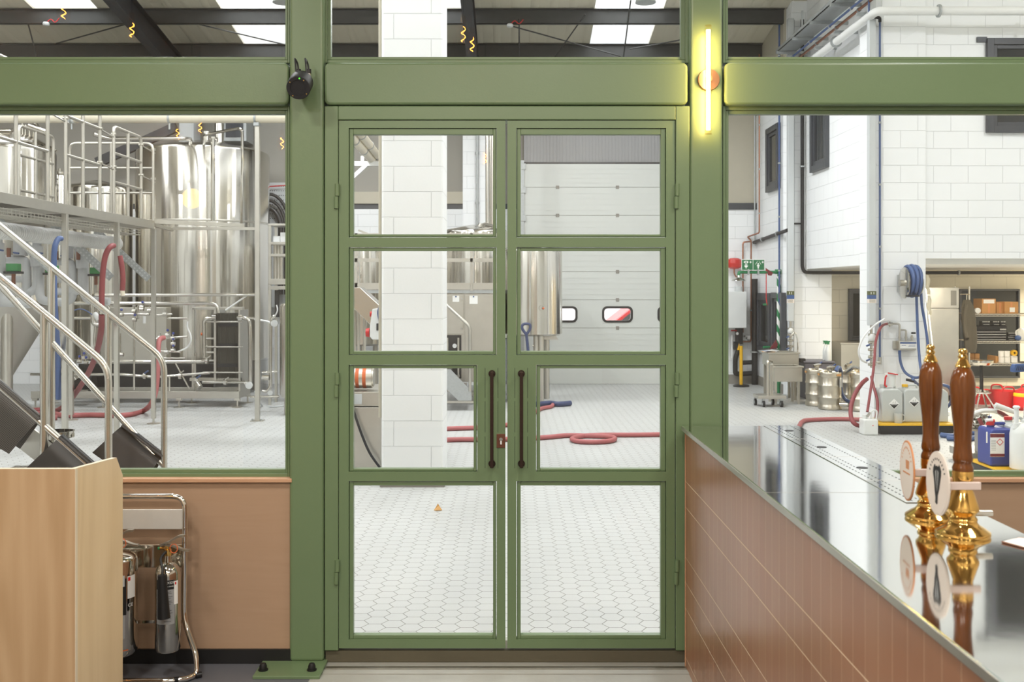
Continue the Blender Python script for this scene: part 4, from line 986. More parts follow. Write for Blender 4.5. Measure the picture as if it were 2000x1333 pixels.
# stair down in front of the cabinet
Ys = 14.3
t = thing('service_stair', 'short steel stair with a flat handrail in front of the control cabinet', 'stairs', FLR(900, 785))
tb(t, 'handrail', 'satin', fil([W(840, 566, Ys), W(918, 638, Ys), W(918, 684, Ys), W(918, 765, Ys)], 0.06), 0.022, 8)
P = [(838, 690), (868, 722), (880, 722), (921, 765), (921, 783), (895, 783), (838, 725)]
for dy in (0, 0.62): MB().prism([W(a, b, Ys + dy) for a, b in P], (0, 0.02, 0)).build('stringer', 'galv', t)
for k in range(5):
    a = W(850 + 15 * k, 712 + 16 * k, Ys + 0.02); bx(t, 'tread', 'slate', (a.x - 0.1, Ys + 0.02, a.z), (a.x + 0.1, Ys + 0.62, a.z + 0.03))
bx(t, 'foot_bar', 'satin', W(838, 788, Ys + 0.02), W(925, 783, Ys + 0.06))
tank('lauter_tank', 'stainless tank behind the platform rails beyond the pillar', SX(928, 16.9), 16.9, 0.58, 0.9, SZ(452, 16.9), SZ(440, 16.9))
t = thing('flue_pipe', 'pair of tall polished flue pipes rising from the tank beyond the pillar', 'flue', (SX(957, 17.2), 17.2, SZ(446, 16.9)))
cy(t, 'flue', 'tank', (SX(952, 17.0), 17.0, SZ(450, 16.9)), (SX(952, 17.0), 17.0, 5.6), 0.035, n=20); cy(t, 'flue', 'tank', (SX(961, 17.2), 17.2, SZ(448, 16.9)), (SX(961, 17.2), 17.2, 5.6), 0.07, n=24)
tb(t, 'flue_brace', 'satin', [W(917, 450, 16.5), W(948, 438, 16.8), W(966, 443, 17.0)], 0.03); cy(t, 'flue_valve', 'satin', W(937, 443, 16.5), W(940, 437, 16.5), 0.04)
tank('whirlpool_tank', 'stainless tank with rails in front, just left of the free-standing pillar'.replace('left of', 'beside'), SX(700, 17.0), 17.0, 0.5, 0.8, SZ(476, 17), SZ(462, 17), legs=3)
t = thing('wall_conduit', 'thin grey conduit running up the white pier', 'conduit', (SX(932, 18.12), 18.12, 1.5)); cy(t, 'conduit', 'galv', (SX(932, 18.12), 18.12, 0.6), (SX(932, 18.12), 18.12, 6), 0.025); [cy(t, 'conduit_clip', 'galv', (SX(932, 18.12), 18.12, z), (SX(932, 18.12), 18.12, z + 0.04), 0.04) for z in (2.4, 3.3, 4.2)]
# fermenting tank in front of the shutter
Yt = 15.6
t = tank('fermenting_tank', 'stainless tank with a round port, in front of the white shutter', SX(1040, Yt), Yt, 58 * Yt / F, SZ(655, Yt), SZ(488, Yt), SZ(471, Yt), legs=3)
q = W(1058, 602, Yt - 0.44); la(t, 'port', 'polish', [(0.045, 0), (0.045, 0.02), (0.033, 0.02), (0.033, 0.005), (0.0001, 0.004)], q, 20, (0.15, -1, 0)); cy(t, 'port_light', 'orange', W(1060, 603, Yt - 0.455), W(1063, 602, Yt - 0.455), 0.012)
MB().prism([W(a, b, Yt - 0.2) for a, b in ((1056, 655), (1085, 655), (1091, 664), (1062, 664))], (0, 0.25, 0)).build('outlet_hood', 'satin', t)
cy(t, 'drain_pipe', 'satin', W(1048, 654, Yt - 0.3), W(1048, 690, Yt - 0.3), 0.05); cy(t, 'pipe_collar', 'satin', W(1040, 676, Yt - 0.3), W(1056, 676, Yt - 0.3), 0.02); cy(t, 'drain_pipe', 'satin', W(1047, 690, Yt - 0.3), W(1047, 772, Yt - 0.3), 0.04)
# shovel leaning by it
Yv = 14.6
t = thing('blue_shovel', 'blue D-handled shovel standing by the fermenting tank', 'shovel', FLR(1040, 797))
tb(t, 'grip', 'navy', spl([W(1028, 654, Yv), W(1020, 642, Yv), W(1022, 634, Yv), W(1034, 634, Yv), W(1035, 643, Yv), W(1028, 654, Yv)], 5), 0.02, 8); tb(t, 'shaft', 'navy', [W(1028, 652, Yv), W(1031, 680, Yv), W(1034, 750, Yv)], 0.022, 8)
MB().prism([W(a, b, Yv) for a, b in ((1025, 745), (1043, 745), (1045, 785), (1035, 797), (1024, 785))], (0, 0.02, 0)).build('blade', 'navy', t, 0.004)

# ================================================================== hoses over the floor
r = 0.028
def fp(l, z=r): return [FLR(x, y, z) for x, y in l]
tag(tb(None, 'red_hose', 'pink', spl(fp([(845, 861), (900, 859), (960, 859), (1030, 857), (1075, 854), (1110, 851), (1150, 852), (1185, 853), (1201, 857), (1190, 862), (1155, 864), (1125, 862), (1118, 857), (1140, 852), (1180, 850), (1240, 850), (1300, 849), (1380, 848), (1470, 847), (1530, 843), (1553, 839), (1561, 833), (1566, 825), (1580, 821), (1640, 819), (1705, 821)]), 8), r, 10), 'long faded red hose looped once on the tiled floor', 'hose')
tag(tb(None, 'red_hose', 'pink', spl(fp([(845, 839), (900, 837), (950, 835), (1000, 828), (1035, 812), (1056, 799), (1075, 795), (1080, 790), (1073, 787)]), 8), r, 10), 'shorter red hose curving towards the fermenting tank', 'hose')
tag(tb(None, 'blue_hose', 'navy', spl(fp([(1000, 791), (1050, 790), (1075, 788), (1090, 790), (1114, 788)], 0.04), 8), 0.04, 10), 'blue hose end lying on the floor before the shutter', 'hose')
q = FLR(855, 998); t = MB().prism([q + V(-0.03, -0.01, 0.004), q + V(-0.01, -0.025, 0.004), q + V(0.035, -0.012, 0.004), q + V(0.012, 0.012, 0.03), q + V(0.0, 0.02, 0.05), q + V(-0.016, 0.01, 0.02)], (0, 0, 0.004)).build('dry_leaf', 'leafm'); tag(t, 'small dry leaf on the tiled floor behind the door', 'leaf')
# ================================================================== right part of the hall: windows, pipes, store
def wframe(name, label, P0, P1, axis, out, w=0.09, sash=True, dep=0.06):
    """window in a wall: P0, P1 opposite corners (world) on the wall face; axis = wall's horizontal axis; out = direction of the room"""
    t = struct(thing(name, label, 'window', (P0 + P1) / 2))
    lo = V(*(min(a, b) for a, b in zip(P0, P1))); hi = V(*(max(a, b) for a, b in zip(P0, P1)))
    o = V(*out)
    def q(m, h0, z0, h1, z1, d0, d1):
        if axis == 'X': a, b = V(h0, lo.y, z0), V(h1, lo.y, z1)
        else: a, b = V(lo.x, h0, z0), V(lo.x, h1, z1)
        m.box(a + o * d0, b + o * d1)
    h0, h1 = (lo.x, hi.x) if axis == 'X' else (lo.y, hi.y)
    def ring(nm, i, w_, d):
        m = MB(); a, b, c, e = h0 + i, h1 - i, lo.z + i, hi.z - i
        q(m, a, c, a + w_, e, -0.02, d); q(m, b - w_, c, b, e, -0.02, d); q(m, a + w_, c, b - w_, c + w_, -0.02, d); q(m, a + w_, e - w_, b - w_, e, -0.02, d); m.build(nm, 'anthra', t, 0.004)
    ring('window_frame', 0, w, dep)
    if sash: ring('sash', w, w * 0.6, dep * 0.6)
    m = MB(); q(m, h0 + w * 0.9, lo.z + w * 0.9, h1 - w * 0.9, hi.z - w * 0.9, 0.001, 0.012); m.build('window_pane', 'darkglass', t)
    return t
XA, XB = 4.85, 4.55
def onX(px, py, X): d = X * F / (px - CX); return W(px, py, d)
w_ = wframe('window_6', 'dark grey framed window high on the white front wall', V(SX(1925, 12.95), 12.95, SZ(260, 12.95)), V(SX(1925, 12.95) + 1.6, 12.95, SZ(76, 12.95)), 'X', (0, -1, 0), 0.085)
bx(w_, 'head_plate', 'anthra', (SX(1907, 12.95), 12.92, SZ(83, 12.95)), (SX(1926, 12.95), 12.95, SZ(73, 12.95)))
def sidewin(n, label, pxa, pxb, X, z0, z1, **k):
    a = X * F / (pxa - CX); b = X * F / (pxb - CX); return wframe('window_%d' % n, label, V(X, a, z0), V(X, b, z1), 'Y', (-1, 0, 0), **k)
sidewin(7, 'dark framed upper window in the side wall between two grey ducts', 1588, 1620, XA, 3.61, 4.9, w=0.1)
sidewin(8, 'dark framed upper window in the far wall behind a blue pipe', 1501, 1525, XB, 3.45, 4.56, w=0.1)
sidewin(9, 'tall dark ground window furthest from the sinks', 1482, 1509, XB, 0.6, 1.68, w=0.13)
sidewin(10, 'tall dark ground window behind the striped pole', 1512, 1533, XB, 0.6, 1.69, w=0.1)
wframe('window_11', 'black window in the store behind the grey duct', V(5.9, 17.4, 0.85), V(6.55, 17.4, 1.755), 'X', (0, -1, 0), 0.05)
wframe('window_12', 'black window behind the wire shelving', V(7.83, 17.4, 0.2), V(8.88, 17.4, 1.75), 'X', (0, -1, 0), 0.03, sash=False)

def pipe(name, label, m, pts, r, n=10, fr=0.1, cat='pipe', clips=0):
    t = thing(name, label, cat, Vector(pts[0])); tb(t, 'pipe_run', m, fil(pts, fr), r, n)
    if clips:
        P = [Vector(p) for p in pts]
        for i in range(len(P) - 1):
            L = (P[i + 1] - P[i]).length
            for k in range(1, int(L / clips) + 1):
                q = P[i].lerp(P[i + 1], (k - 0.4) / (L / clips)); d = (P[i + 1] - P[i]).normalized()
                cy(t, 'pipe_clip', 'galv', q - d * 0.012, q + d * 0.012, r * 1.5)
    return t
# vertical grey ducts with a printed band
for px0, px1, y, zl_, lb in ((1695, 1708.5, 12.82, SZ(636, 12.82), 'nearer the hose reel'), (1537.5, 1549.5, 16.2, SZ(628, 16.2), 'behind the sinks')):
    x0, x1 = SX(px0, y), SX(px1, y); zb0, zb1 = SZ(592, y), SZ(569, y)
    t = thing('grey_duct', 'tall pale grey duct with a printed band, ' + lb, 'duct', (x0, y, zl_))
    bx(t, 'duct_body', 'offwhite', (x0, y - 0.05, zl_), (x1, y + 0.04, 6.15 if y > 15 else 6.6), 0.008)
    b0 = (zb1 - zb0) / 3
    bx(t, 'print_band', 'olive', (x0 - 0.001, y - 0.0515, zb1 - b0), (x1 + 0.001, y + 0.03, zb1)); bx(t, 'print_band', 'blueink', (x0 - 0.001, y - 0.0515, zb0 + b0), (x1 + 0.001, y + 0.03, zb1 - b0)); bx(t, 'print_band', 'badge', (x0 - 0.001, y - 0.0515, zb0), (x1 + 0.001, y + 0.03, zb0 + b0))
    for k in range(2): bx(t, 'print_mark', 'paper', (x0 + 0.02 + 0.035 * k, y - 0.0525, zb1 - b0 * 0.8), (x0 + 0.028 + 0.035 * k, y - 0.0515, zb1 - b0 * 0.2))
    for k in range(6): bx(t, 'print_mark', 'olive', (x0 + 0.006 + 0.013 * k, y - 0.0525, zb0 + b0 * 0.1), (x0 + 0.010 + 0.013 * k, y - 0.0515, zb0 + b0 * 0.9))
    # valves under the duct
    xm = (x0 + x1) / 2
    cy(t, 'outlet_tube', 'steel', (xm, y, zl_), (xm, y, zl_ - 0.5), 0.018)
    la(t, 'regulator', 'whitep', [(0.03, 0), (0.045, 0.02), (0.045, 0.07), (0.03, 0.09)], (xm, y - 0.02, zl_ - 0.2), 14)
    for k in range(5):
        z = zl_ - 0.12 - 0.095 * k; cy(t, 'valve', 'polish', (xm - 0.045, y - 0.02, z), (xm + 0.045, y - 0.02, z), 0.02); cy(t, 'valve_body', 'steel', (xm, y - 0.06, z - 0.03), (xm, y + 0.0, z - 0.03), 0.018)
        if k % 2: cy(t, 'valve_handle', 'bluep', (xm - 0.075, y - 0.03, z - 0.05), (xm - 0.03, y - 0.03, z - 0.03), 0.012)
yw = 12.84
pipe('blue_pipe', 'thin blue pipe clipped down the corner of the hose reel pillar', 'bluep', [(SX(1697, 12.74), 12.74, 6.6), (SX(1697, 12.74), 12.74, SZ(30, 12.74)), (SX(1718.5, 12.74), 12.74, SZ(36, 12.74)), (SX(1718.5, yw), yw, SZ(46, yw)), (SX(1718.5, yw), yw, SZ(700, yw))], 0.0125, 10, 0.02, clips=0.8)
t = thing('pipe_offset', 'dark grey elbow fittings joining the blue pipe near the white overflow pipe', 'pipe fitting', (SX(1708, yw), yw - 0.01, SZ(33, yw)))
tb(t, 'elbow', 'blackmetal', fil([(SX(1697, 12.74), 12.74, SZ(26, 12.74)), (SX(1697, 12.74), 12.74, SZ(31, 12.74)), (SX(1718.5, 12.74), 12.74, SZ(35, 12.74)), (SX(1718.5, 12.76), 12.76, SZ(43, 12.76))], 0.02), 0.02, 10)
t = thing('drain_tap', 'small brass tap at the foot of the blue pipe', 'tap', (SX(1718, yw), yw, SZ(705, yw))); cy(t, 'tap_body', 'satin', (SX(1718, yw), yw - 0.01, SZ(698, yw)), (SX(1718, yw), yw - 0.01, SZ(712, yw)), 0.022); cy(t, 'tap_outlet', 'satin', (SX(1710, yw), yw - 0.02, SZ(708, yw)), (SX(1718, yw), yw - 0.02, SZ(708, yw)), 0.014)
pipe('thin_conduit', 'thin white conduit beside the blue pipe on the pillar', 'whitep', [(SX(1724, yw), yw + 0.03, 6.6), (SX(1724, yw), yw + 0.03, SZ(715, yw))], 0.008)
pipe('thin_conduit', 'thin grey conduit at the edge of the duct on the pillar', 'offwhite', [(SX(1711.5, yw), yw + 0.03, 6.6), (SX(1711.5, yw), yw + 0.03, SZ(560, yw))], 0.008, clips=0.9)
pipe('overflow_pipe', 'thick white pipe running along the side wall and round the corner under the tray', 'white', [(4.62, 16.2, 5.26), (4.62, 12.55, 5.26), (10.0, 12.55, 5.26)], 0.055, 14, 0.12, clips=1.3)
yk = 16.24
pipe('black_pipe', 'black lagged pipe down the pier and along the store wall', 'black', [(SX(1567, yk), yk, 6.15), (SX(1567, yk), yk, SZ(522, yk)), (SX(1571, yk), yk, SZ(532, yk)), (SX(1585, yk), yk, SZ(533, yk)), (9.9, yk + 0.0, SZ(533, yk))], 0.028, 10, 0.08, clips=1.5)
pipe('branch_pipe', 'short dark branch pipe between duct and black pipe', 'blackmetal', [(SX(1549, yk), yk + 0.02, SZ(437, yk)), (SX(1566, yk), yk + 0.02, SZ(437, yk))], 0.014)
pipe('thin_conduit', 'thin white conduit down the narrow pier', 'whitep', [(SX(1576, 16.27), 16.27, 6.15), (SX(1576, 16.27), 16.27, SZ(540, 16.27))], 0.01)
pipe('thin_conduit', 'thin grey conduit beside the duct on the narrow pier', 'offwhite', [(SX(1550.5, 16.27), 16.27, 6.15), (SX(1550.5, 16.27), 16.27, SZ(720, 16.27))], 0.01)
yl_ = 17.0
X9 = 4.50
pipe('blue_pipe', 'blue pipe down the far wall ending in a grey elbow by the striped pole', 'bluep', [(X9, X9 * F / (1522 - CX), 6.2), (X9, X9 * F / (1522 - CX), SZ(592, X9 * F / 525.)), (X9 - 0.0, X9 * F / (1522 - CX) - 0.12, SZ(597, X9 * F / 525.))], 0.016, 10, 0.03, clips=0.9)
pipe('copper_pipe', 'copper pipe down the far wall with an offset beside the boiler', 'copper', [(X9, X9 * F / (1483 - CX), 6.0), (X9, X9 * F / (1483 - CX), SZ(455, X9 * F / 486.)), (X9 - 0.12, X9 * F / (1470 - CX) - .1, SZ(462, 18.2)), (SX(1467, 18.25), 18.25, SZ(470, 18.2)), (SX(1467, 18.25), 18.25, SZ(660, 18.25)), (SX(1466, 18.25), 18.25, SZ(668, 18.2)), (SX(1448, 18.25), 18.25, SZ(668, 18.2))], 0.014, 8, 0.04, clips=0.8)
pipe('lagged_pipe', 'black lagged pipe slanting along the far wall to the copper pipe', 'black', [onX(1538, 450, XB - 0.05), onX(1472, 474, XB - 0.05)], 0.03, clips=1.0)
pipe('boiler_pipe', 'brown pipe from the boiler up and across the white wall', 'copper', [(SX(1451, 18.3), 18.3, SZ(650, 18.3)), (SX(1451, 18.3), 18.3, SZ(473, 18.3)), (SX(1468, 18.3), 18.3, SZ(472, 18.3))], 0.015, 8, 0.05)
pipe('soil_pipe', 'thick black vertical pipe in the corner beside the boiler', 'black', [(SX(1474, 18.2), 18.2, 0.0), (SX(1474, 18.2), 18.2, SZ(545, 18.2))], 0.055, 12, clips=1.0)
pipe('wall_pipe', 'thin grey pipe running up beside the copper pipe', 'galv', [(SX(1474, 18.34), 18.34, SZ(480, 18.3)), (SX(1474, 18.34), 18.34, 6.0)], 0.014)
# cable tray along the side wall
t = thing('cable_tray', 'galvanised cable tray on wall brackets along the side wall', 'cable tray', (4.45, 14.5, 5.56))
bx(t, 'tray', 'galv', (4.33, 12.6, 5.60), (4.62, 16.25, 5.615)); bx(t, 'tray_side', 'galv', (4.33, 12.6, 5.6), (4.336, 16.25, 5.66)); bx(t, 'tray_side', 'galv', (4.614, 12.6, 5.6), (4.62, 16.25, 5.66))
for k, y in enumerate((16.1, 15.2, 14.3, 13.4)):
    bx(t, 'tray_bracket', 'galv', (4.30, y - 0.02, 5.555), (4.86, y + 0.02, 5.60))
    bx(t, 'lower_bracket', 'galv', (4.52, y - 0.42, 5.32), (4.86, y - 0.38, 5.36)); cy(t, 'hanger', 'galv', (4.62, y - 0.4, 5.32), (4.62, y - 0.4, 5.24), 0.006, n=6)
for x, z, m_, lb, r_ in ((4.50, 5.46, 'bluep', 'thin blue pipe running under the cable tray', 0.016), (4.60, 5.44, 'copper', 'copper pipe running under the cable tray', 0.02)):
    pipe('tray_pipe', lb, m_, [(x, 12.6, z), (x, 16.28, z)], r_, clips=0.9)
tb(None, 'bent_conduit', 'offwhite', fil([(4.66, 15.9, 6.2), (4.66, 15.9, 5.72), (4.66, 15.0, 5.72), (4.66, 13.2, 5.72)], 0.1), 0.016, 8); tag(C.objects[-1], 'pale conduit bending round above the cable tray', 'conduit')

# ------------------------------------------------------------------ boiler corner
yb_ = 18.25
t = thing('boiler', 'white wall boiler with dark pipework under it, beside the yellow bollard', 'boiler', (SX(1430, yb_), yb_, 1.1))
bx(t, 'boiler_case', 'whitep', (SX(1398, yb_), yb_ - 0.3, SZ(640, yb_)), (SX(1451, yb_), YB_, SZ(570, yb_)), 0.012)
cy(t, 'flue_outlet', 'offwhite', (SX(1440, yb_), yb_ - 0.1, SZ(570, yb_)), (SX(1440, yb_), yb_ - 0.1, SZ(560, yb_)), 0.075, n=18)
bx(t, 'pump_block', 'black', (SX(1439, yb_), yb_ - 0.12, SZ(672, yb_)), (SX(1448, yb_), YB_ - 0.01, SZ(641, yb_))); bx(t, 'pump_block', 'black', (SX(1431, yb_), yb_ - 0.1, SZ(683, yb_)), (SX(1442, yb_), YB_ - 0.01, SZ(668, yb_)), 0.02)
tb(t, 'black_pipework', 'black', fil([W(1444, 680, yb_), W(1436, 700, yb_), W(1436, 730, yb_), W(1444, 731, yb_), W(1474, 729, yb_)], 0.08), 0.045, 10); tb(t, 'black_pipework', 'black', [W(1446, 709, yb_), W(1473, 708, yb_)], 0.04, 10)
tb(t, 'white_pipework', 'whitep', fil([W(1430, 655, yb_), W(1430, 700, yb_)], 0.05), 0.02, 8); tb(t, 'red_pipework', 'redp', [W(1428, 646, yb_), W(1448, 646, yb_)], 0.014, 6)
cy(t, 'dial', 'whitep', W(1440, 652, yb_ - 0.15), W(1440, 652, yb_ - 0.1), 0.025)
for a, b in ((1448, 658), (1456, 655)): bx(t, 'switch_box', 'whitep', W(a, b + 8, yb_ + 0.02), W(a + 9, b, YB_ - 0.02), 0.004)
t = thing('expansion_vessel', 'red expansion vessel on the wall above the boiler', 'pressure vessel', W(1434, 515, 18.2))
q = W(1434, 515, 18.2); MB().lathe([(0.0001, -0.105), (0.07, -0.1), (0.125, -0.07), (0.14, -0.01), (0.14, 0.01), (0.125, 0.07), (0.07, 0.1), (0.0001, 0.105)], q, 28).build('vessel', 'redvessel', t); tb(t, 'feed_pipe', 'copper', fil([q + V(0, 0, -0.1), q + V(0.0, 0, -0.2), q + V(0.08, 0.02, -0.28), q + V(0.16, 0.05, -0.3)], 0.05), 0.014, 8)
q = FLR(1447.5, 755.5); yq = q.y
t = thing('yellow_bollard', 'yellow post on a round black base in front of the boiler', 'bollard', q)
la(t, 'base', 'rubber', [(0.145, 0), (0.145, 0.02), (0.12, 0.035), (0.0001, 0.036)], q, 28); cy(t, 'post', 'yellow', q + V(0, 0, 0.03), q + V(0, 0, SZ(676, yq)), 0.03); MB().prism([W(1444, 676, yq), W(1444, 671, yq), W(1440, 684, yq), W(1444, 684, yq)], (0, 0.02, 0)).build('flag', 'yellow', t)
# emergency shower
ysh = 16.75
xp = SX(1521, ysh)
t = thing('emergency_shower', 'green and white striped emergency shower with a two pictogram sign', 'emergency shower', (xp, ysh, 0))
cy(t, 'striped_pole', 'stripepole', (xp, ysh, 0.74), (xp, ysh, SZ(540, ysh)), 0.034, n=16); cy(t, 'lower_pole', 'greenp', (xp, ysh, 0), (xp, ysh, 0.78), 0.032, n=14)
tb(t, 'arm_pipe', 'greenp', fil([(xp, ysh, SZ(548, ysh)), (xp, ysh, SZ(532, ysh)), (SX(1443, ysh), ysh, SZ(532, ysh)), (SX(1443, ysh), ysh, SZ(538, ysh))], 0.03), 0.026, 12); cy(t, 'tee', 'greenp', (xp - 0.06, ysh, SZ(531, ysh)), (xp + 0.06, ysh, SZ(531, ysh)), 0.042)
la(t, 'shower_head', 'polish', [(0.02, 0.1), (0.03, 0.06), (0.10, 0.03), (0.125, 0.0), (0.0001, -0.004)], (SX(1443, ysh), ysh, SZ(549, ysh)), 24)
s0, s1 = (SX(1447, ysh), SZ(528.5, ysh)), (SX(1492, ysh), SZ(507, ysh))
sg = bx(t, 'sign_board', 'paper', (s0[0], ysh - 0.045, s0[1]), (s1[0], ysh - 0.038, s1[1]), 0.003); sg['label'] = 'green safety sign with eye wash and shower pictograms'
xm = (s0[0] + s1[0]) / 2; e_ = 0.008; yy = ysh - 0.0465
for a, b in ((s0[0] + e_, xm - e_ / 2), (xm + e_ / 2, s1[0] - e_)): bx(sg, 'sign_panel', 'signgreen', (a, yy, s0[1] + e_), (b, yy + 0.002, s1[1] - e_))
zc = (s0[1] + s1[1]) / 2
def pict(pts, y=yy - 0.001): MB().prism([(a, y, b) for a, b in pts], (0, 0.001, 0)).build('pictogram', 'paper', sg)
def cross(x, z, s=0.018): pict([(x - s / 3, z - s), (x + s / 3, z - s), (x + s / 3, z - s / 3), (x + s, z - s / 3), (x + s, z + s / 3), (x + s / 3, z + s / 3), (x + s / 3, z + s), (x - s / 3, z + s), (x - s / 3, z + s / 3), (x - s, z + s / 3), (x - s, z - s / 3), (x - s / 3, z - s / 3)])
c1, c2 = (s0[0] + xm) / 2 - 0.02, (s1[0] + xm) / 2 - 0.01
cross(c1 + 0.075, zc + 0.045); cross(c2 + 0.075, zc + 0.045)
pict([(c1 - .045, zc + .045), (c1 - .02, zc + .065), (c1 + .02, zc + .065), (c1 + .045, zc + .045), (c1 + .02, zc + .028), (c1 - .02, zc + .028)])
MB().cyl((c1, yy - 0.0025, zc + .046), (c1, yy - 0.001, zc + .046), 0.013).build('pictogram', 'signgreen', sg)
for k in (-1, 0, 1): pict([(c1 + k * .016 - .004, zc + .02), (c1 + k * .016 + .004, zc + .02), (c1 + k * .012 + .004, zc - .01), (c1 + k * .012 - .004, zc - .01)])
pict([(c1 - .035, zc - .012), (c1 + .035, zc - .012), (c1 + .02, zc - .038), (c1 + .007, zc - .042), (c1 + .007, zc - .062), (c1 - .007, zc - .062), (c1 - .007, zc - .042), (c1 - .02, zc - .038)])
MB().cyl((c2, yy - 0.0015, zc + .018), (c2, yy, zc + .018), 0.012).build('pictogram', 'paper', sg)
pict([(c2 - .02, zc + .003), (c2 + .02, zc + .003), (c2 + .022, zc - .026), (c2 + .012, zc - .026), (c2 + .01, zc - .064), (c2 - .01, zc - .064), (c2 - .012, zc - .026), (c2 - .022, zc - .026)])
for k in (-1, 1): pict([(c2 + k * .008, zc + .064), (c2 + k * .016, zc + .06), (c2 + k * .05, zc + .008), (c2 + k * .043, zc + .006)])
for px in (1461, 1480): bx(t, 'sign_clamp', 'galv', (SX(px, ysh) - 0.014, ysh - 0.05, SZ(537, ysh)), (SX(px, ysh) + 0.014, ysh + 0.03, SZ(526, ysh)), 0.004)
MB().prism([(SX(a, ysh), ysh - 0.03, SZ(b, ysh)) for a, b in ((1495, 524), (1501, 528), (1509, 533), (1506, 539), (1500, 538), (1497, 530))], (0, 0.03, 0)).build('pull_lever', 'maroon', t)
tb(t, 'pull_rod', 'redp', fil([(SX(1496, ysh), ysh - 0.015, SZ(526, ysh)), (SX(1496, ysh), ysh - 0.015, SZ(585, ysh)), (SX(1498, ysh), ysh - 0.015, SZ(596, ysh))], 0.05), 0.008, 6); bx(t, 'pull_tag', 'greenp', (SX(1490, ysh), ysh - 0.02, SZ(597, ysh)), (SX(1497, ysh), ysh - 0.01, SZ(593, ysh)))
tb(t, 'eyewash_arm', 'greenp', [(xp, ysh, SZ(678, ysh)), (SX(1488, ysh), ysh - 0.1, SZ(678, ysh))], 0.02, 8); MB().prism([(SX(a, ysh), ysh - 0.14, SZ(b, ysh)) for a, b in ((1500, 681), (1512, 664), (1515, 672), (1512, 680))], (0, 0.05, 0)).build('eyewash_flap', 'maroon', t)
la(t, 'eyewash_bowl', 'galv', [(0.03, -0.06), (0.09, -0.03), (0.11, 0.0), (0.105, 0.0)], (SX(1490, ysh), ysh - 0.1, SZ(684, ysh)), 20)
# sinks
def sink(name, label, y, x0, x1, z0, z1, dep, legs_to=0.0):
    t = thing(name, label, 'sink', ((x0 + x1) / 2, y + dep / 2, 0)); w = 0.012
    m = MB(); m.box((x0, y, z0), (x1, y + w, z1)); m.box((x0, y + dep - w, z0), (x1, y + dep, z1)); m.box((x0, y + w, z0), (x0 + w, y + dep - w, z1)); m.box((x1 - w, y + w, z0), (x1, y + dep - w, z1)); m.box((x0 + w, y + w, z0), (x1 - w, y + dep - w, z0 + w)); m.build('basin', 'satin', t)
    m = MB(); m.box((x0 - 0.02, y - 0.02, z1), (x1 + 0.02, y + 0.03, z1 + 0.025)); m.box((x0 - 0.02, y + dep - 0.03, z1), (x1 + 0.02, y + dep + 0.02, z1 + 0.025)); m.box((x0 - 0.02, y + 0.03, z1), (x0 + 0.03, y + dep - 0.03, z1 + 0.025)); m.box((x1 - 0.03, y + 0.03, z1), (x1 + 0.02, y + dep - 0.03, z1 + 0.025)); m.build('rim', 'satin', t, 0.004)
    for x in (x0 + 0.03, x1 - 0.05):
        for yy in (y + 0.03, y + dep - 0.05): bx(t, 'leg', 'satin', (x - 0.018, yy - 0.018, 0.0), (x + 0.018, yy + 0.018, z0 + 0.01))
    return t
y1 = 15.1
sink('low_sink', 'low stainless sink on square legs beside the kegs', y1, SX(1512, y1), SX(1567, y1), SZ(746, y1), SZ(719, y1), 0.42)
y2 = 15.65
t = sink('high_sink', 'taller stainless sink behind the low sink, with a chrome tap', y2, SX(1502, y2), SX(1560, y2), SZ(715, y2), SZ(692, y2), 0.42)
tb(t, 'tap', 'chrome', fil([W(1558, 690, y2 + 0.3), W(1558, 662, y2 + 0.3), W(1552, 648, y2 + 0.3), W(1545, 655, y2 + 0.3)], 0.1), 0.012, 8)
t = thing('wheeled_trolley', 'low steel trolley with a bent tube handle and castors, beside the low sink', 'trolley', FLR(1508, 790))
yt = 14.72
bx(t, 'trolley_frame', 'satin', (SX(1481, yt), yt - 0.0, SZ(780, yt)), (SX(1536, yt), yt + 0.32, SZ(773.5, yt)), 0.004)
tb(t, 'push_handle', 'satin', fil([W(1499, 775, yt + 0.02), W(1499, 704, yt + 0.02), W(1508, 706, yt + 0.3), W(1508, 775, yt + 0.3)], 0.06), 0.018, 8); tb(t, 'push_handle', 'satin', fil([W(1505, 775, yt + 0.05), W(1505, 712, yt + 0.05), W(1509, 712, yt + 0.05), W(1509, 775, yt + 0.05)], 0.02), 0.012, 8)
for px, yy in ((1484, yt + 0.27), (1492, yt + 0.02), (1519, yt + 0.28), (1527, yt + 0.02)):
    x = SX(px, yt); cz = 0.048
    c_ = cy(t, 'castor', 'rubber', (x - 0.016, yy, cz), (x + 0.016, yy, cz), 0.048, n=18); cy(c_, 'castor_hub', 'galv', (x - 0.019, yy, cz), (x + 0.019, yy, cz), 0.022); bx(c_, 'castor_fork', 'galv', (x - 0.02, yy - 0.02, cz + 0.05), (x + 0.02, yy + 0.02, SZ(779, yt)))
zs_ = SZ(692, y2) + 0.027
t = thing('brochure_pile', 'blue and white folded brochures on the rim of the taller sink', 'brochures', W(1505, 688, y2))
for k, (m_, dz) in enumerate((('card', 0), ('paper', 0.008), ('blueink', 0.016), ('paper', 0.022))): MB().obox((SX(1504 + 2 * k, y2), y2 + 0.1, zs_ + dz + 0.004), (0.2, 0.14, 0.006), Matrix.Rotation(0.25 * k - 0.2, 3, 'Z')).build('leaflet', m_, t)
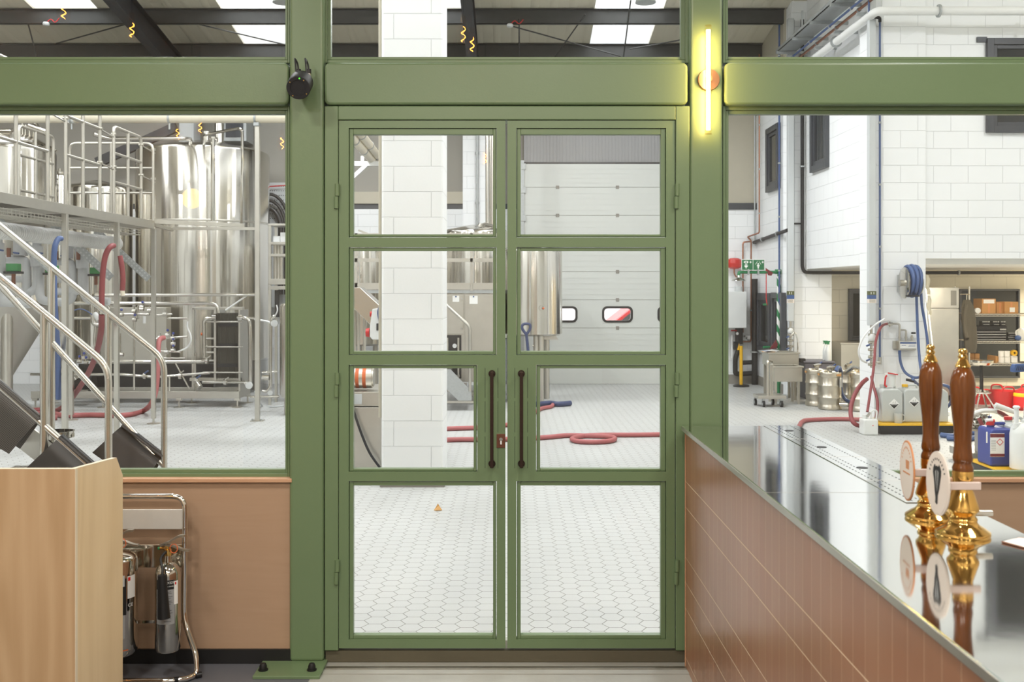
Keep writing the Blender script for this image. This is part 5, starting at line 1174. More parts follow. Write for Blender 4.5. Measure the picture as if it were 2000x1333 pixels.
# bin, bench and spray bottles
yb2 = 15.72
t = thing('grey_bin', 'dark grey plastic bin with a lid behind the kegs', 'bin', (SX(1600, yb2), yb2 + 0.25, 0))
x0, x1 = SX(1571, yb2), SX(1628, yb2); zt = SZ(706, yb2)
MB().prism([(x0 + 0.05, yb2 + 0.02, 0), (x1 - 0.05, yb2 + 0.02, 0), (x1, yb2, zt - 0.03), (x0, yb2, zt - 0.03)], (0, 0.5, 0)).build('bin_body', 'bin', t, 0.02); bx(t, 'bin_lid', 'bin', (x0 - 0.02, yb2 - 0.02, zt - 0.03), (x1 + 0.02, yb2 + 0.52, zt), 0.01)
bx(t, 'lid_clasp', 'black', W(1563, 708, yb2), W(1570, 700, yb2 + 0.1), 0.005)
for px, k, lb in ((1617.5, 0, 'white spray bottle with handwriting on the grey bin, nearer the sinks'), (1628, 1, 'spray bottle beside the steel bench, on the grey bin')):
    yy = yb2 + 0.1 + 0.12 * k; q = V(SX(px, yy), yy, zt)
    if k: q.x = min(q.x, x1 - 0.055)
    t = thing('spray_bottle', lb, 'spray bottle', q, 'spray bottles on the bin')
    la(t, 'bottle_body', 'whitecan', [(0.045, 0), (0.048, 0.01), (0.048, 0.15), (0.04, 0.19), (0.018, 0.24), (0.016, 0.26)], q, 20)
    MB().prism([q + V(a, -0.012, b) for a, b in ((-.018, .26), (.018, .26), (.016, .29), (.03, .3), (.03, .315), (-.045, .315), (-.045, .3), (-.02, .295))], (0, 0.024, 0)).build('spray_head', 'greenp', t, 0.003)
    tb(t, 'trigger', 'greenp', [q + V(-0.025, 0, 0.3), q + V(-0.04, 0, 0.26)], 0.006, 6)
yc2 = 16.7
sbx = thing('steel_bench', 'stainless steel bench cabinet in the recess behind the spray bottles', 'bench', (SX(1670, yc2), yc2 + 0.3, 0))
bx(sbx, 'bench_body', 'satin', (SX(1643, yc2 - 0.0), yc2, 0), (6.6, yc2 + 0.6, SZ(673, yc2))); bx(sbx, 'bench_top', 'satin', (SX(1643, yc2) - 0.02, yc2 - 0.02, SZ(673, yc2)), (6.62, yc2 + 0.62, SZ(670, yc2)), 0.004)
# kegs
def keg(x, y, label):
    t = thing('beer_keg', label, 'keg', (x, y, 0), 'steel kegs by the duct'); R, Hk = 0.168, 0.545
    pr = [(R * .93, 0), (R * .99, .01), (R * .99, .055), (R * .93, .07), (R * .93, .085)]
    for z in (.175, .35): pr += [(R * .945, z - .02), (R * .99, z - .01), (R * 1.0, z), (R * .99, z + .01), (R * .945, z + .02)]
    pr += [(R * .945, .45), (R * .93, .468), (R * .985, .48), (R * .99, .535), (R * .96, Hk), (R * .92, .535), (R * .9, .47), (R * .6, .49), (.0001, .5)]
    la(t, 'shell', 'kegsteel', pr, (x, y, 0), 40)
    for a in (-100, 20, 140):
        a = math.radians(a + 40); d = V(math.cos(a), math.sin(a), 0); MB().obox(V(x, y, .508) + d * (R * .985), (0.006, 0.09, 0.03), Matrix.Rotation(a, 3, 'Z')).build('hand_hole', 'card', t, 0.004)
    cy(t, 'valve_neck', 'polish', (x, y, .49), (x, y, .58), 0.03); cy(t, 'coupler', 'polish', (x - 0.05, y - 0.02, .6), (x + 0.06, y - 0.02, .62), 0.022); la(t, 'coupler_cap', 'polish', [(0.035, .57), (0.035, .6), (.02, .63), (.0001, .64)], (x, y, 0), 16)
    cy(t, 'coupler_lever', 'bluep', (x + 0.03, y - 0.02, .62), (x + 0.075, y - 0.03, .66), 0.012); cy(t, 'coupler_lever', 'polish', (x, y, .62), (x + 0.035, y - 0.02, .63), 0.01)
    return t
k0 = keg(SX(1595, 14.95), 14.95, 'steel keg next to the low sink')
k1 = dup(k0, (SX(1621, 14.5), 14.5, 0), 'steel keg in front of the others with a tap low on its side', 0.0)
dup(k0, (SX(1654, 14.95), 14.95, 0), 'steel keg standing between the front keg and the one under the duct', 0.6); dup(k0, (SX(1684, 14.3), 14.3, 0), 'steel keg under the grey duct with a paper tag', -0.4)
k1l = V(SX(1621, 14.5), 14.5, 0); pt = cy(None, 'keg_tap', 'polish', k1l + V(0.09, -0.16, 0.09), k1l + V(0.19, -0.2, 0.09), 0.03); tag(pt, 'polished butterfly valve low on the front keg', 'valve'); 
pg = bx(None, 'keg_tag', 'paper', (SX(1688, 14.3) - 0.05, 14.3 - 0.178, 0.39), (SX(1688, 14.3) + 0.04, 14.3 - 0.172, 0.52)); tag(pg, 'white paper tag on the keg under the duct', 'tag')
pg = MB().obox((SX(1637, 14.5), 14.5 - 0.13, 0.40), (0.004, 0.09, 0.14), Matrix.Rotation(-0.7, 3, 'Z')).build('keg_tag', 'paper'); tag(pg, 'white paper tag on the front keg', 'tag')
tag(tb(None, 'transfer_pipe', 'polish', [W(1652, 727, 14.6), W(1668, 718, 14.4), W(1690, 722, 14.2)], 0.03, 10), 'polished transfer pipe lying over the keg tops', 'pipe')
tag(tb(None, 'blue_hose', 'blue', spl([W(1633, 725, 14.3), W(1637, 718, 14.35), W(1642, 726, 14.5), W(1643, 765, 14.7), W(1653, 782, 14.7), W(1662, 786, 14.6)], 6), 0.028, 8), 'short blue hose between the front keg and the next', 'hose')
# ------------------------------------------------------------------ hose reel pillar and its cans
yp = 12.9
t = thing('hose_reel', 'wall mounted reel wound with blue hose, on the white pillar', 'hose reel', W(1775, 548, yp))
c = W(1768, 549, 12.62); c2 = W(1792, 549, 12.62)
bx(t, 'wall_plate', 'galv', (SX(1752, yp), yp - 0.05, SZ(571, yp)), (SX(1762, yp), yp, SZ(537, yp)), 0.004)
bx(t, 'side_arm', 'galv', (SX(1757, yp), 12.55, SZ(553, yp)), (SX(1764, yp), yp - 0.03, SZ(545, yp)))
MB().lathe([(0.0001, 0), (0.19, 0), (0.2, 0.006), (0.19, 0.012), (0.0001, 0.012)], W(1765, 553, 12.62), 36, (1, 0, 0)).build('reel_disc', 'polish', t); MB().lathe([(0.0001, 0), (0.15, 0), (0.15, 0.01), (0.0001, 0.01)], W(1794, 553, 12.62), 30, (1, 0, 0)).build('reel_disc', 'satin', t)
cy(t, 'axle', 'satin', W(1757, 553, 12.62), W(1798, 553, 12.62), 0.04)
m = MB()
for k in range(3):
    for rr in (0.15, 0.185 + 0.008 * (k % 2)):
        cc = W(1773 + 7.5 * k, 549, 12.62); m.tube([cc + V(0.004 * math.sin(3 * a), rr * math.cos(a), rr * math.sin(a)) for a in [i * 2 * math.pi / 28 for i in range(28)]], 0.024, 8, True)
m.build('hose_coil', 'blue', t)
bx(t, 'hose_guide', 'blackmetal', W(1772, 580, 12.45), W(1793, 577, 12.5)); cy(t, 'brass_union', 'satin', W(1799, 556, 12.6), W(1799, 572, 12.6), 0.02); cy(t, 'yellow_cap', 'yellow', W(1799, 552, 12.6), W(1799, 557, 12.6), 0.02)
hz = 0.018
tag(tb(None, 'blue_hose', 'blue', spl([W(1790, 578, 12.58), W(1791, 610, 12.6), W(1793, 660, 12.6), W(1797, 710, 12.5), W(1805, 755, 12.35), W(1812, 790, 12.3), W(1820, 825, 12.3)], 8), hz, 8), 'blue hose hanging straight down from the reel', 'hose')
tag(tb(None, 'blue_hose', 'blue', spl([W(1799, 572, 12.6), W(1801, 600, 12.62), W(1808, 640, 12.6), W(1813, 685, 12.55), W(1811, 715, 12.5), W(1800, 734, 12.5), W(1786, 738, 12.6), W(1768, 728, 12.7), W(1759, 708, 12.75), W(1757, 685, 12.75)], 8), hz, 8), 'blue hose looping from the reel back to the dosing unit', 'hose')
tag(tb(None, 'blue_hose', 'blue', spl([W(1782, 741, 12.4), W(1795, 752, 12.5), W(1815, 750, 12.5), W(1840, 752, 12.5), W(1856, 760, 12.5), W(1858, 785, 12.4), W(1845, 800, 12.5)], 8), 0.02, 8), 'blue hose coil end lying over the cloudy cans', 'hose')
tag(tb(None, 'spray_gun', 'blackmetal', spl([W(1770, 742, 12.4), W(1776, 743, 12.4), W(1784, 745, 12.42)], 4), 0.018, 8), 'dark spray gun nozzle on the end of the blue hose', 'spray gun')
tag(tb(None, 'blue_hose', 'blue', spl([FLR(a, b, 0.03) for a, b in ((1838, 850), (1858, 852), (1880, 850), (1896, 846), (1912, 849), (1905, 855), (1880, 858), (1850, 856))], 6), 0.03, 8), 'blue hose coiled on the floor behind the pumps', 'hose')
# dosing unit
yd = yp
t = thing('dosing_unit', 'grey wall dosing box with a blue and white label and pipework above', 'dosing unit', W(1768, 675, yd))
bx(t, 'unit_case', 'satin', (SX(1750, yd), yd - 0.1, SZ(684, yd)), (SX(1784, yd), yd, SZ(665.5, yd)), 0.01); bx(t, 'fixing_bracket', 'satin', (SX(1743, yd), yd - 0.03, SZ(682, yd)), (SX(1751, yd), yd, SZ(666, yd)), 0.004); bx(t, 'fixing_bracket', 'satin', (SX(1784, yd), yd - 0.03, SZ(682, yd)), (SX(1788, yd), yd, SZ(666, yd)), 0.004)
lb_ = bx(t, 'unit_label', 'paper', (SX(1752, yd), yd - 0.102, SZ(680, yd)), (SX(1783.5, yd), yd - 0.1, SZ(668, yd))); bx(lb_, 'label_band', 'blueink', (SX(1752, yd), yd - 0.103, SZ(671, yd)), (SX(1783.5, yd), yd - 0.102, SZ(668, yd)))
for a, b, c_ in ((1755, 1763, 674), (1769, 1781, 673.5), (1768, 1781, 675.5)): bx(lb_, 'print_line', 'blueink', (SX(a, yd), yd - 0.103, SZ(c_ + 0.7, yd)), (SX(b, yd), yd - 0.102, SZ(c_, yd)))
yo = yd - 0.06
for px, py in ((1757, 650), (1769.5, 650), (1781, 655)): cy(t, 'valve_stem', 'satin', W(px, 666, yo), W(px, py, yo), 0.013); cy(t, 'stem_nut', 'satin', W(px, 661, yo), W(px, 658, yo), 0.02, n=8)
tb(t, 'valve_pipe', 'satin', fil([W(1757, 655, yo), W(1757, 633, yo), W(1736, 633, yo)], 0.03), 0.015, 8); tb(t, 'valve_pipe', 'satin', fil([W(1757, 645, yo), W(1769.5, 645, yo), W(1769.5, 655, yo)], 0.02), 0.012, 8); cy(t, 'union', 'polish', W(1738, 628, yo), W(1738, 639, yo), 0.012); cy(t, 'union', 'polish', W(1733, 633, yo), W(1743, 633, yo), 0.02)
cy(t, 'black_spout', 'black', W(1780, 651, yo), W(1788, 651, yo), 0.012); cy(t, 'lower_nipple', 'black', W(1757, 685, yo), W(1757, 692, yo), 0.018)
tag(tb(None, 'red_hose', 'red', spl([W(1733, 633, yo), W(1724, 636, 12.75), W(1716, 648, 12.6), W(1710, 670, 12.5), W(1708, 700, 12.4), W(1705, 730, 12.3), W(1700, 765, 12.2), W(1694, 805, 12.1)], 8), 0.017, 8), 'thin red hose dropping from the dosing unit into the small white can', 'hose')
tag(tb(None, 'red_hose', 'red', spl([W(1702, 736, 12.5), W(1706, 755, 12.35), W(1713, 780, 12.15), W(1714, 800, 12.1), W(1711, 816, 12.05)], 8), 0.018, 8), 'short red hose from the duct valves to the handle of the white can', 'hose')
tag(tb(None, 'red_hose', 'red', spl([W(1693, 741, 12.6), W(1683, 750, 12.5), W(1670, 770, 12.4), W(1662, 795, 12.3), W(1663, 818, 12.2), W(1672, 830, 12.15), W(1690, 834, 12.3)], 8), 0.027, 10), 'thick red hose bowing down in front of the keg under the duct', 'hose')
tag(tb(None, 'white_hose', 'whitep', spl([W(1728, 623, 12.7), W(1712, 633, 12.7), W(1695, 648, 12.6), W(1682, 668, 12.6), W(1677, 688, 12.6), W(1682, 703, 12.65), W(1693, 709, 12.75)], 8), 0.012, 8), 'thin white hose bowing out in front of the duct', 'hose')
# spill tray and cans
ya_ = 11.95
x0, x1 = SX(1717, ya_), SX(1868, ya_); zt = SZ(829, ya_)
t = thing('spill_tray', 'black spill tray with a yellow rim under the cloudy cans', 'spill tray', ((x0 + x1) / 2, ya_ + 0.35, 0))
MB().prism([(x0 + 0.03, ya_ + 0.02, 0), (x1 - 0.03, ya_ + 0.02, 0), (x1, ya_, zt - 0.02), (x0, ya_, zt - 0.02)], (0, 0.6, 0)).build('tray_body', 'rubber', t, 0.006); bx(t, 'tray_rim', 'yellow', (x0, ya_ - 0.002, zt - 0.022), (x1, ya_ + 0.6, zt), 0.004)
def can(name, label, x, y, z, w, d, h, m, cap, group=None, neck=0.0, rzv=0.0, rim=True):
    t = thing(name, label, 'jerrycan', (x, y, z), group)
    e = w * 0.2
    P = [(-w / 2, 0), (w / 2, 0), (w / 2, h * 0.86), (w / 2 - e, h * 0.97), (-w / 2 + e * 0.5, h * 0.97), (-w / 2, h * 0.9)]
    MB().prism([V(x + a, y - d / 2, z + b) for a, b in P], (0, d, 0)).build('can_body', m, t, min(w, d) * 0.13, 3)
    tb(t, 'can_handle', m, fil([(x + w * 0.3, y, z + h * 0.93), (x + w * 0.28, y, z + h * 1.06), (x - w * 0.12, y, z + h * 1.06), (x - w * 0.2, y, z + h * 0.95)], 0.03), 0.014, 8)
    q = V(x - w * 0.27, y, z + h * 0.95)
    cy(t, 'can_neck', m, q, q + V(0, 0, 0.03), 0.03, n=16)
    if cap: cy(t, 'can_cap', cap, q + V(0, 0, 0.025), q + V(0, 0, 0.055), 0.036, n=16)
    t.rotation_euler = (0, 0, rzv)
    return t
def hazard(t, q, s):
    a = MB().prism([q + V(-s, 0, 0), q + V(0, 0, -s), q + V(s, 0, 0), q + V(0, 0, s)], (0, 0.002, 0)).build('hazard_label', 'paper', t)
    k = s * 0.86; MB().prism([q + V(-k, -0.001, 0.0), q + V(0, -0.001, -k), q + V(k, -0.001, 0.0)], (0, 0.001, 0)).build('hazard_black', 'hazblack', a)
    for dx, dz, w, h in ((-.3, .2, .16, .09), (.1, .2, .2, .09), (-.16, .36, .1, .05), (.16, .42, .16, .05)): MB().prism([q + V(s * (dx), -0.001, s * dz), q + V(s * (dx + w), -0.001, s * dz), q + V(s * (dx + w * .8), -0.001, s * (dz + h)), q + V(s * (dx + .02), -0.001, s * (dz + h))], (0, 0.001, 0)).build('hazard_symbol', 'hazblack', a)
    for j in range(6): bx(a, 'hazard_word', 'paper', q + V(s * (-.5 + .17 * j), -0.002, -s * .16), q + V(s * (-.5 + .17 * j + .12), -0.001, -s * .07))
yj = 12.2
hc = SZ(757, yj) - zt
w = 42 * yj / F; d = 0.26; g_ = 'cloudy cans on the black spill tray'
t = can('jerrycan', 'cloudy can with an open neck on the spill tray, nearest the grey duct', SX(1737, yj), yj + 0.03, zt, w, d, hc, 'greycan', 'greycan', g_); hazard(t, V(SX(1740, yj), yj + 0.03 - d / 2 - 0.0035, SZ(788, yj)), 0.066)
t = can('jerrycan', 'cloudy can with a yellow cap on the spill tray', SX(1780.5, yj), yj + 0.03, zt, w, d, hc, 'greycan', 'yellow', g_); hazard(t, V(SX(1779, yj), yj + 0.03 - d / 2 - 0.0035, SZ(784, yj)), 0.066)
can('jerrycan', 'cloudy can half hidden behind the first beer pump, on the spill tray', SX(1825, yj), yj + 0.03, zt, w, d, hc, 'greycan', 'greycan', g_)
t = thing('red_funnel_jug', 'clear jug with a red handle standing on the cloudy can', 'jug', V(SX(1738, yj), yj + 0.03, zt + hc))
q = V(SX(1742, yj), yj + 0.04, zt + hc * 1.02); la(t, 'jug_body', 'whitecan', [(0.05, 0.0), (0.06, 0.06), (0.068, 0.16)], q + V(0, 0, 0), 20); tb(t, 'jug_handle', 'redp', fil([q + V(-0.07, -0.06, 0.14), q + V(-0.085, -0.06, 0.12), q + V(-0.095, -0.06, 0.02), q + V(-0.07, -0.06, 0.0)], 0.02), 0.011, 8); br(t, 'jug_rim', 'redp', q + V(-0.06, -0.07, 0.17), q + V(0.06, -0.07, 0.15), 0.02, 0.014)
yj2 = 12.0
t = thing('measuring_jug', 'small cloudy measuring jug on the rim of the spill tray', 'jug', V(SX(1759, yj2), yj2 + 0.05, zt)); q = V(SX(1758, yj2), yj2 + 0.055, zt); la(t, 'jug_body', 'greycan', [(0.045, 0), (0.047, 0.004), (0.05, 0.12), (0.047, 0.12), (0.044, 0.01), (0.0001, 0.008)], q, 20); tb(t, 'jug_handle', 'greycan', fil([q + V(0.045, 0, 0.1), q + V(0.075, 0, 0.09), q + V(0.075, 0, 0.03), q + V(0.045, 0, 0.02)], 0.02), 0.008, 8)
ys = 11.9
w = 28.5 * ys / F; hs_ = SZ(820, ys)
t = thing('white_can', 'small white square can with an upright handle on the floor beside the spill tray', 'jerrycan', (SX(1701.5, ys), ys + 0.09, 0))
bx(t, 'can_body', 'whitecan', (SX(1701.5, ys) - w / 2, ys, 0), (SX(1701.5, ys) + w / 2, ys + 0.17, hs_), 0.014); cy(t, 'can_neck', 'whitecan', (SX(1694, ys), ys + 0.08, hs_ - 0.005), (SX(1694, ys), ys + 0.08, hs_ + 0.05), 0.03); tb(t, 'can_handle', 'whitecan', fil([(SX(1706, ys), ys + 0.08, hs_ - 0.005), (SX(1706.5, ys), ys + 0.08, hs_ + 0.1), (SX(1718, ys), ys + 0.08, hs_ + 0.1), (SX(1716, ys), ys + 0.08, hs_ - 0.005)], 0.03), 0.011, 8)
cy(t, 'brass_nozzle', 'satin', (SX(1697, ys), ys + 0.05, hs_ + 0.03), (SX(1701, ys), ys + 0.03, hs_ + 0.08), 0.016); bx(t, 'red_mark', 'redink', (SX(1705, ys) - 0.006, ys - 0.001, SZ(833, ys)), (SX(1705, ys) + 0.006, ys, SZ(831, ys)))

# ------------------------------------------------------------------ the store behind the pumps
yf = 15.4
t = thing('steel_fridge', 'tall stainless cabinet in the store beside the white pillar', 'fridge', (SX(1850, yf), yf + 0.35, 0))
bx(t, 'fridge_body', 'satin', (SX(1795, yf), yf + 0.03, 0.1), (SX(1873, yf), yf + 0.75, SZ(562, yf))); bx(t, 'fridge_panel', 'satin', (SX(1795, yf), yf, SZ(602, yf)), (SX(1873, yf), yf + 0.03, SZ(562, yf)), 0.004); bx(t, 'fridge_door', 'satin', (SX(1795, yf), yf, 0.15), (SX(1873, yf), yf + 0.03, SZ(604, yf)), 0.006); bx(t, 'fridge_grille', 'slate', (SX(1857, yf), yf - 0.003, SZ(597, yf)), (SX(1868, yf), yf, SZ(568, yf)))
for px in (1800, 1868): bx(t, 'fridge_foot', 'black', (SX(px, yf) - 0.03, yf + 0.1, 0), (SX(px, yf) + 0.03, yf + 0.2, 0.1))
for k, (a, b, r_, m_, lb) in enumerate((((1806, 555), (1836, 815), 0.016, 'offwhite', 'grey mop handle leaning against the fridge'), ((1803, 545), (1822, 820), 0.014, 'whitep', 'white brush pole leaning on the pillar edge'))):
    p0, p1 = W(*a, 14.6 - .25 * k), FLR(b[0] + 20, b[1] + 0, 0.02); p1 = V(W(b[0], b[1], 13.75 - .3 * k).x, 13.75 - .3 * k, 0.02)
    t = thing('leaning_pole', lb, 'pole', p1, 'poles leaning by the store'); cy(t, 'pole', m_, p0, p1, r_); 
    if k == 0: bx(t, 'pole_head', 'whitep', p1 + V(-0.12, -0.04, -0.02), p1 + V(0.12, 0.04, 0.04), 0.01)
t = thing('rubber_gloves', 'pale rubber gloves hanging on the pillar edge', 'gloves', W(1812, 545, 13.3)); g0 = W(1811, 545, 13.55)
for a, b, s in ((1811, 545, 0), (1814, 585, 1)):
    q = W(a, b, 13.58); MB().tube(spl([q + V(0, 0, 0.05), q + V(0.01, 0, -0.02), q + V(0.0, 0, -0.1), q + V(0.02, 0, -0.17)], 4), [0.02] * 3 + [0.03] * 6 + [0.024] * 4, 8).build('glove', 'cream', t)
    for k in range(3): cy(t, 'glove_finger', 'cream', q + V(0.005 + 0.013 * k, 0, -0.16), q + V(0.0 + 0.018 * k, 0, -0.215), 0.009, 0.006, 6)
# wire shelving
yw_ = 15.9
xs0, xs1 = SX(1893, yw_), SX(2085, yw_)
t = thing('wire_shelving', 'chrome wire shelving rack in the store', 'shelving', ((xs0 + xs1) / 2, yw_ + 0.25, 0))
shz = [SZ(614, yw_), SZ(667, yw_), SZ(711, yw_), 0.15]
for z in shz:
    m = MB(); m.cyl((xs0, yw_, z), (xs1, yw_, z), 0.007, n=6); m.cyl((xs0, yw_, z - 0.03), (xs1, yw_, z - 0.03), 0.006, n=6); m.cyl((xs0, yw_ + 0.5, z), (xs1, yw_ + 0.5, z), 0.007, n=6)
    k = 0; x = xs0
    while x < xs1 - 0.03: m.cyl((x, yw_, z + 0.004), (x, yw_ + 0.5, z + 0.004), 0.003, n=4); m.cyl((x, yw_, z - (0.03 if k % 2 else 0)), (x + 0.03, yw_, z - (0 if k % 2 else 0.03)), 0.003, n=4); x += 0.03; k += 1
    m.build('wire_shelf', 'chrome', t)
for x in (xs0, xs1):
    for y in (yw_, yw_ + 0.5): cy(t, 'upright', 'chrome', (x, y, 0), (x, y, SZ(560, yw_)), 0.013)
def onshelf(i): return shz[i] + 0.008
def carton(px0, px1, py, i, y, label, m='card', lab=None):
    x0, x1 = SX(px0, y), SX(px1, y); z = onshelf(i); t = thing('cardboard_box', label, 'box', ((x0 + x1) / 2, y + 0.15, z), 'boxes on the wire shelving')
    bx(t, 'carton', m, (x0, y, z), (x1, y + 0.3, SZ(py, y)), 0.004); bx(t, 'tape', 'badgerim', ((x0 + x1) / 2 - 0.015, y - 0.001, z + 0.01), ((x0 + x1) / 2 + 0.015, y, SZ(py, y) - 0.005))
    if lab: l_ = bx(t, 'box_label', 'paper', (SX(lab[0], y), y - 0.002, SZ(lab[3], y)), (SX(lab[1], y), y, SZ(lab[2], y)))
    return t
carton(1918, 1945, 584, 0, yw_ + 0.04, 'tall brown box with a white label on the top wire shelf', lab=(1921, 1942, 585.5, 593)); carton(1946, 1961, 591, 0, yw_ + 0.1, 'small plain brown box between two labelled boxes on the top wire shelf'); carton(1962, 1989, 590, 0, yw_ + 0.04, 'brown box with a low white label on the top wire shelf', lab=(1972, 1982, 601, 610))
q = W(1908, 606, yw_ + 0.1); t = thing('tape_dispenser', 'white tape roll holder beside the boxes on the top wire shelf', 'tape dispenser', V(q.x, q.y, onshelf(0))); MB().lathe([(0.02, 0), (0.045, 0), (0.045, 0.04), (0.02, 0.04)], V(q.x, q.y, onshelf(0) + 0.046), 18, (0, -1, 0)).build('tape_roll', 'whitep', t); bx(t, 'tape_body', 'card', (q.x + 0.02, q.y - 0.02, onshelf(0)), (q.x + 0.08, q.y + 0.03, onshelf(0) + 0.07), 0.005)
# tool chest
y = yw_ + 0.04
t = thing('tool_chest', 'black tool chest with four bright drawer pulls on the middle wire shelf', 'tool chest', (SX(1935, y), y + 0.15, onshelf(1)))
bx(t, 'chest_body', 'black', (SX(1902, y), y + 0.01, onshelf(1)), (SX(1967, y), y + 0.32, SZ(637, y)), 0.004); bx(t, 'lid', 'black', (SX(1902, y), y, SZ(645, y)), (SX(1967, y), y + 0.32, SZ(637, y)), 0.004); bx(t, 'lid_badge', 'satin', (SX(1953, y), y - 0.003, SZ(645.5, y)), (SX(1965, y), y, SZ(642.5, y)))
for a in (648, 653, 658, 663): d_ = bx(t, 'drawer', 'black', (SX(1903, y), y, SZ(a + 3.1, y)), (SX(1965, y), y + 0.01, SZ(a - 0.4, y)), 0.002); bx(d_, 'drawer_pull', 'polish', (SX(1904, y), y - 0.015, SZ(a + 1.4, y)), (SX(1964, y), y, SZ(a, y)), 0.002)
def pack(x0, x1, z, hgt, y, label):
    t = thing('battery_box', label, 'small box', ((x0 + x1) / 2, y, z), 'small black boxes on the shelving'); bx(t, 'box_body', 'black', (x0, y, z), (x1, y + 0.1, z + hgt), 0.004); bx(t, 'box_print', 'satin', (x0 + 0.005, y - 0.002, z + hgt * 0.72), (x1 - 0.03, y, z + hgt * 0.9)); bx(t, 'box_print', 'satin', (x0 + 0.02, y - 0.002, z + hgt * 0.2), (x1 - 0.005, y, z + hgt * 0.3)); bx(t, 'box_corner', 'paper', (x1 - 0.02, y - 0.002, z + hgt * 0.7), (x1 - 0.004, y, z + hgt * 0.92))
zc = SZ(637, y) + 0.001
for a, b, lb in ((1921, 1936, 'on the tool chest by the hanging coat'), (1942, 1955, 'in the middle on the tool chest'), (1957, 1971, 'at the far end of the tool chest')): pack(SX(a, y), SX(b, y) if b < 1968 else SX(1967, y), zc, 0.078, y + 0.05, 'small black printed box ' + lb)
pack(SX(1970, y), SX(1986, y), onshelf(1), 0.065, y + 0.03, 'small black printed box beside the tool chest, lower of two'); pack(SX(1971, y), SX(1986, y), onshelf(1) + 0.066, 0.065, y + 0.03, 'small black printed box beside the tool chest, upper of two')
q = V(SX(1995, y), y + 0.05, onshelf(1)); t = thing('white_jug', 'white plastic jug with a blue scoop at the end of the middle shelf', 'jug', q); la(t, 'jug_body', 'whitecan', [(0.07, 0), (0.075, 0.1), (0.06, 0.17), (0.03, 0.2)], q + V(0.02, 0, 0), 20); tb(t, 'jug_handle', 'whitecan', fil([q + V(-0.03, -0.02, 0.17), q + V(-0.075, -0.02, 0.15), q + V(-0.06, -0.02, 0.06)], 0.03), 0.014, 8); MB().sphere(q + V(-0.055, -0.05, 0.045), 0.05, 14, 8, (1, 0.8, 0.85)).build('blue_scoop', 'blueink', t)
# rolls and cartons on the lowest visible shelf
def roll(px, py, label, m='paper', y=yw_ + 0.05, r=0.042, hh=0.085, grp='paper rolls on the wire shelving'):
    q = W(px, py, y); t = thing('paper_roll', label, 'paper roll', V(q.x, q.y, q.z - hh / 2), grp); la(t, 'roll', m, [(0.012, -hh / 2), (r, -hh / 2), (r, hh / 2), (0.012, hh / 2)], q, 20); la(t, 'core', 'card', [(0.006, -hh / 2), (0.012, -hh / 2), (0.012, hh / 2), (0.006, hh / 2)], q, 12)
zr_ = onshelf(2); yy = yw_ + 0.06
t = thing('open_carton', 'open brown carton holding white paper rolls on the lower wire shelf', 'box', (SX(1966, yy), yy + 0.2, zr_)); bx(t, 'carton_side', 'card', (SX(1946, yy), yy + 0.02, zr_), (SX(1948, yy), yy + 0.3, SZ(703, yy) + 0.06)); bx(t, 'carton_back', 'card', (SX(1946, yy), yy + 0.3, zr_), (SX(1996, yy), yy + 0.31, SZ(701, yy) + 0.02))
for px, lv, lb in ((1959.5, 0, 'white roll low in the open carton, by its side'), (1971, 0, 'white roll low in the open carton, next to the brush'), (1959, 1, 'white roll on top of another in the open carton'), (1970.5, 1, 'white roll in the open carton beside the yellow roll')): 
    q = V(SX(px, yy), yy + 0.06, zr_ + 0.047 + lv * 0.096); t = thing('paper_roll', lb, 'paper roll', q - V(0, 0, 0.046), 'paper rolls on the wire shelving'); la(t, 'roll', 'paper', [(0.012, -0.046), (0.044, -0.046), (0.044, 0.046), (0.012, 0.046)], q, 20)
q = V(SX(1983, yy), yy + 0.02, zr_ + 0.16); t = thing('yellow_roll', 'yellow tape roll facing out beside the white rolls', 'tape roll', q); MB().lathe([(0.016, 0), (0.048, 0), (0.048, 0.05), (0.016, 0.05)], q, 24, (0, 1, 0)).build('roll', 'yellow', t); MB().lathe([(0.0001, 0), (0.016, 0), (0.016, 0.04), (0.0001, 0.04)], q, 16, (0, 1, 0)).build('core', 'card', t)
q = V(SX(1984, yy), yy + 0.06, zr_); tag(bx(None, 'paper_stack', 'paper', q + V(-0.04, 0, 0.001), q + V(0.06, 0.1, 0.105), 0.003), 'white stack under the yellow roll on the lower shelf', 'paper')
for a, lv, lb in ((1901, 0, 'small brown carton low on the shelf end by the coat'), (1911, 0, 'small brown carton second from the shelf end, low'), (1901, 1, 'small brown carton on top at the shelf end by the coat'), (1911, 1, 'small brown carton on top, second from the shelf end')):
    q = V(SX(a, yy), yy + 0.04, zr_ + 0.075 * lv); tag(bx(None, 'small_carton', 'card', q + V(-0.038, 0, 0.001), q + V(0.038, 0.14, 0.072), 0.003), lb, 'box', 'small cartons on the shelving')
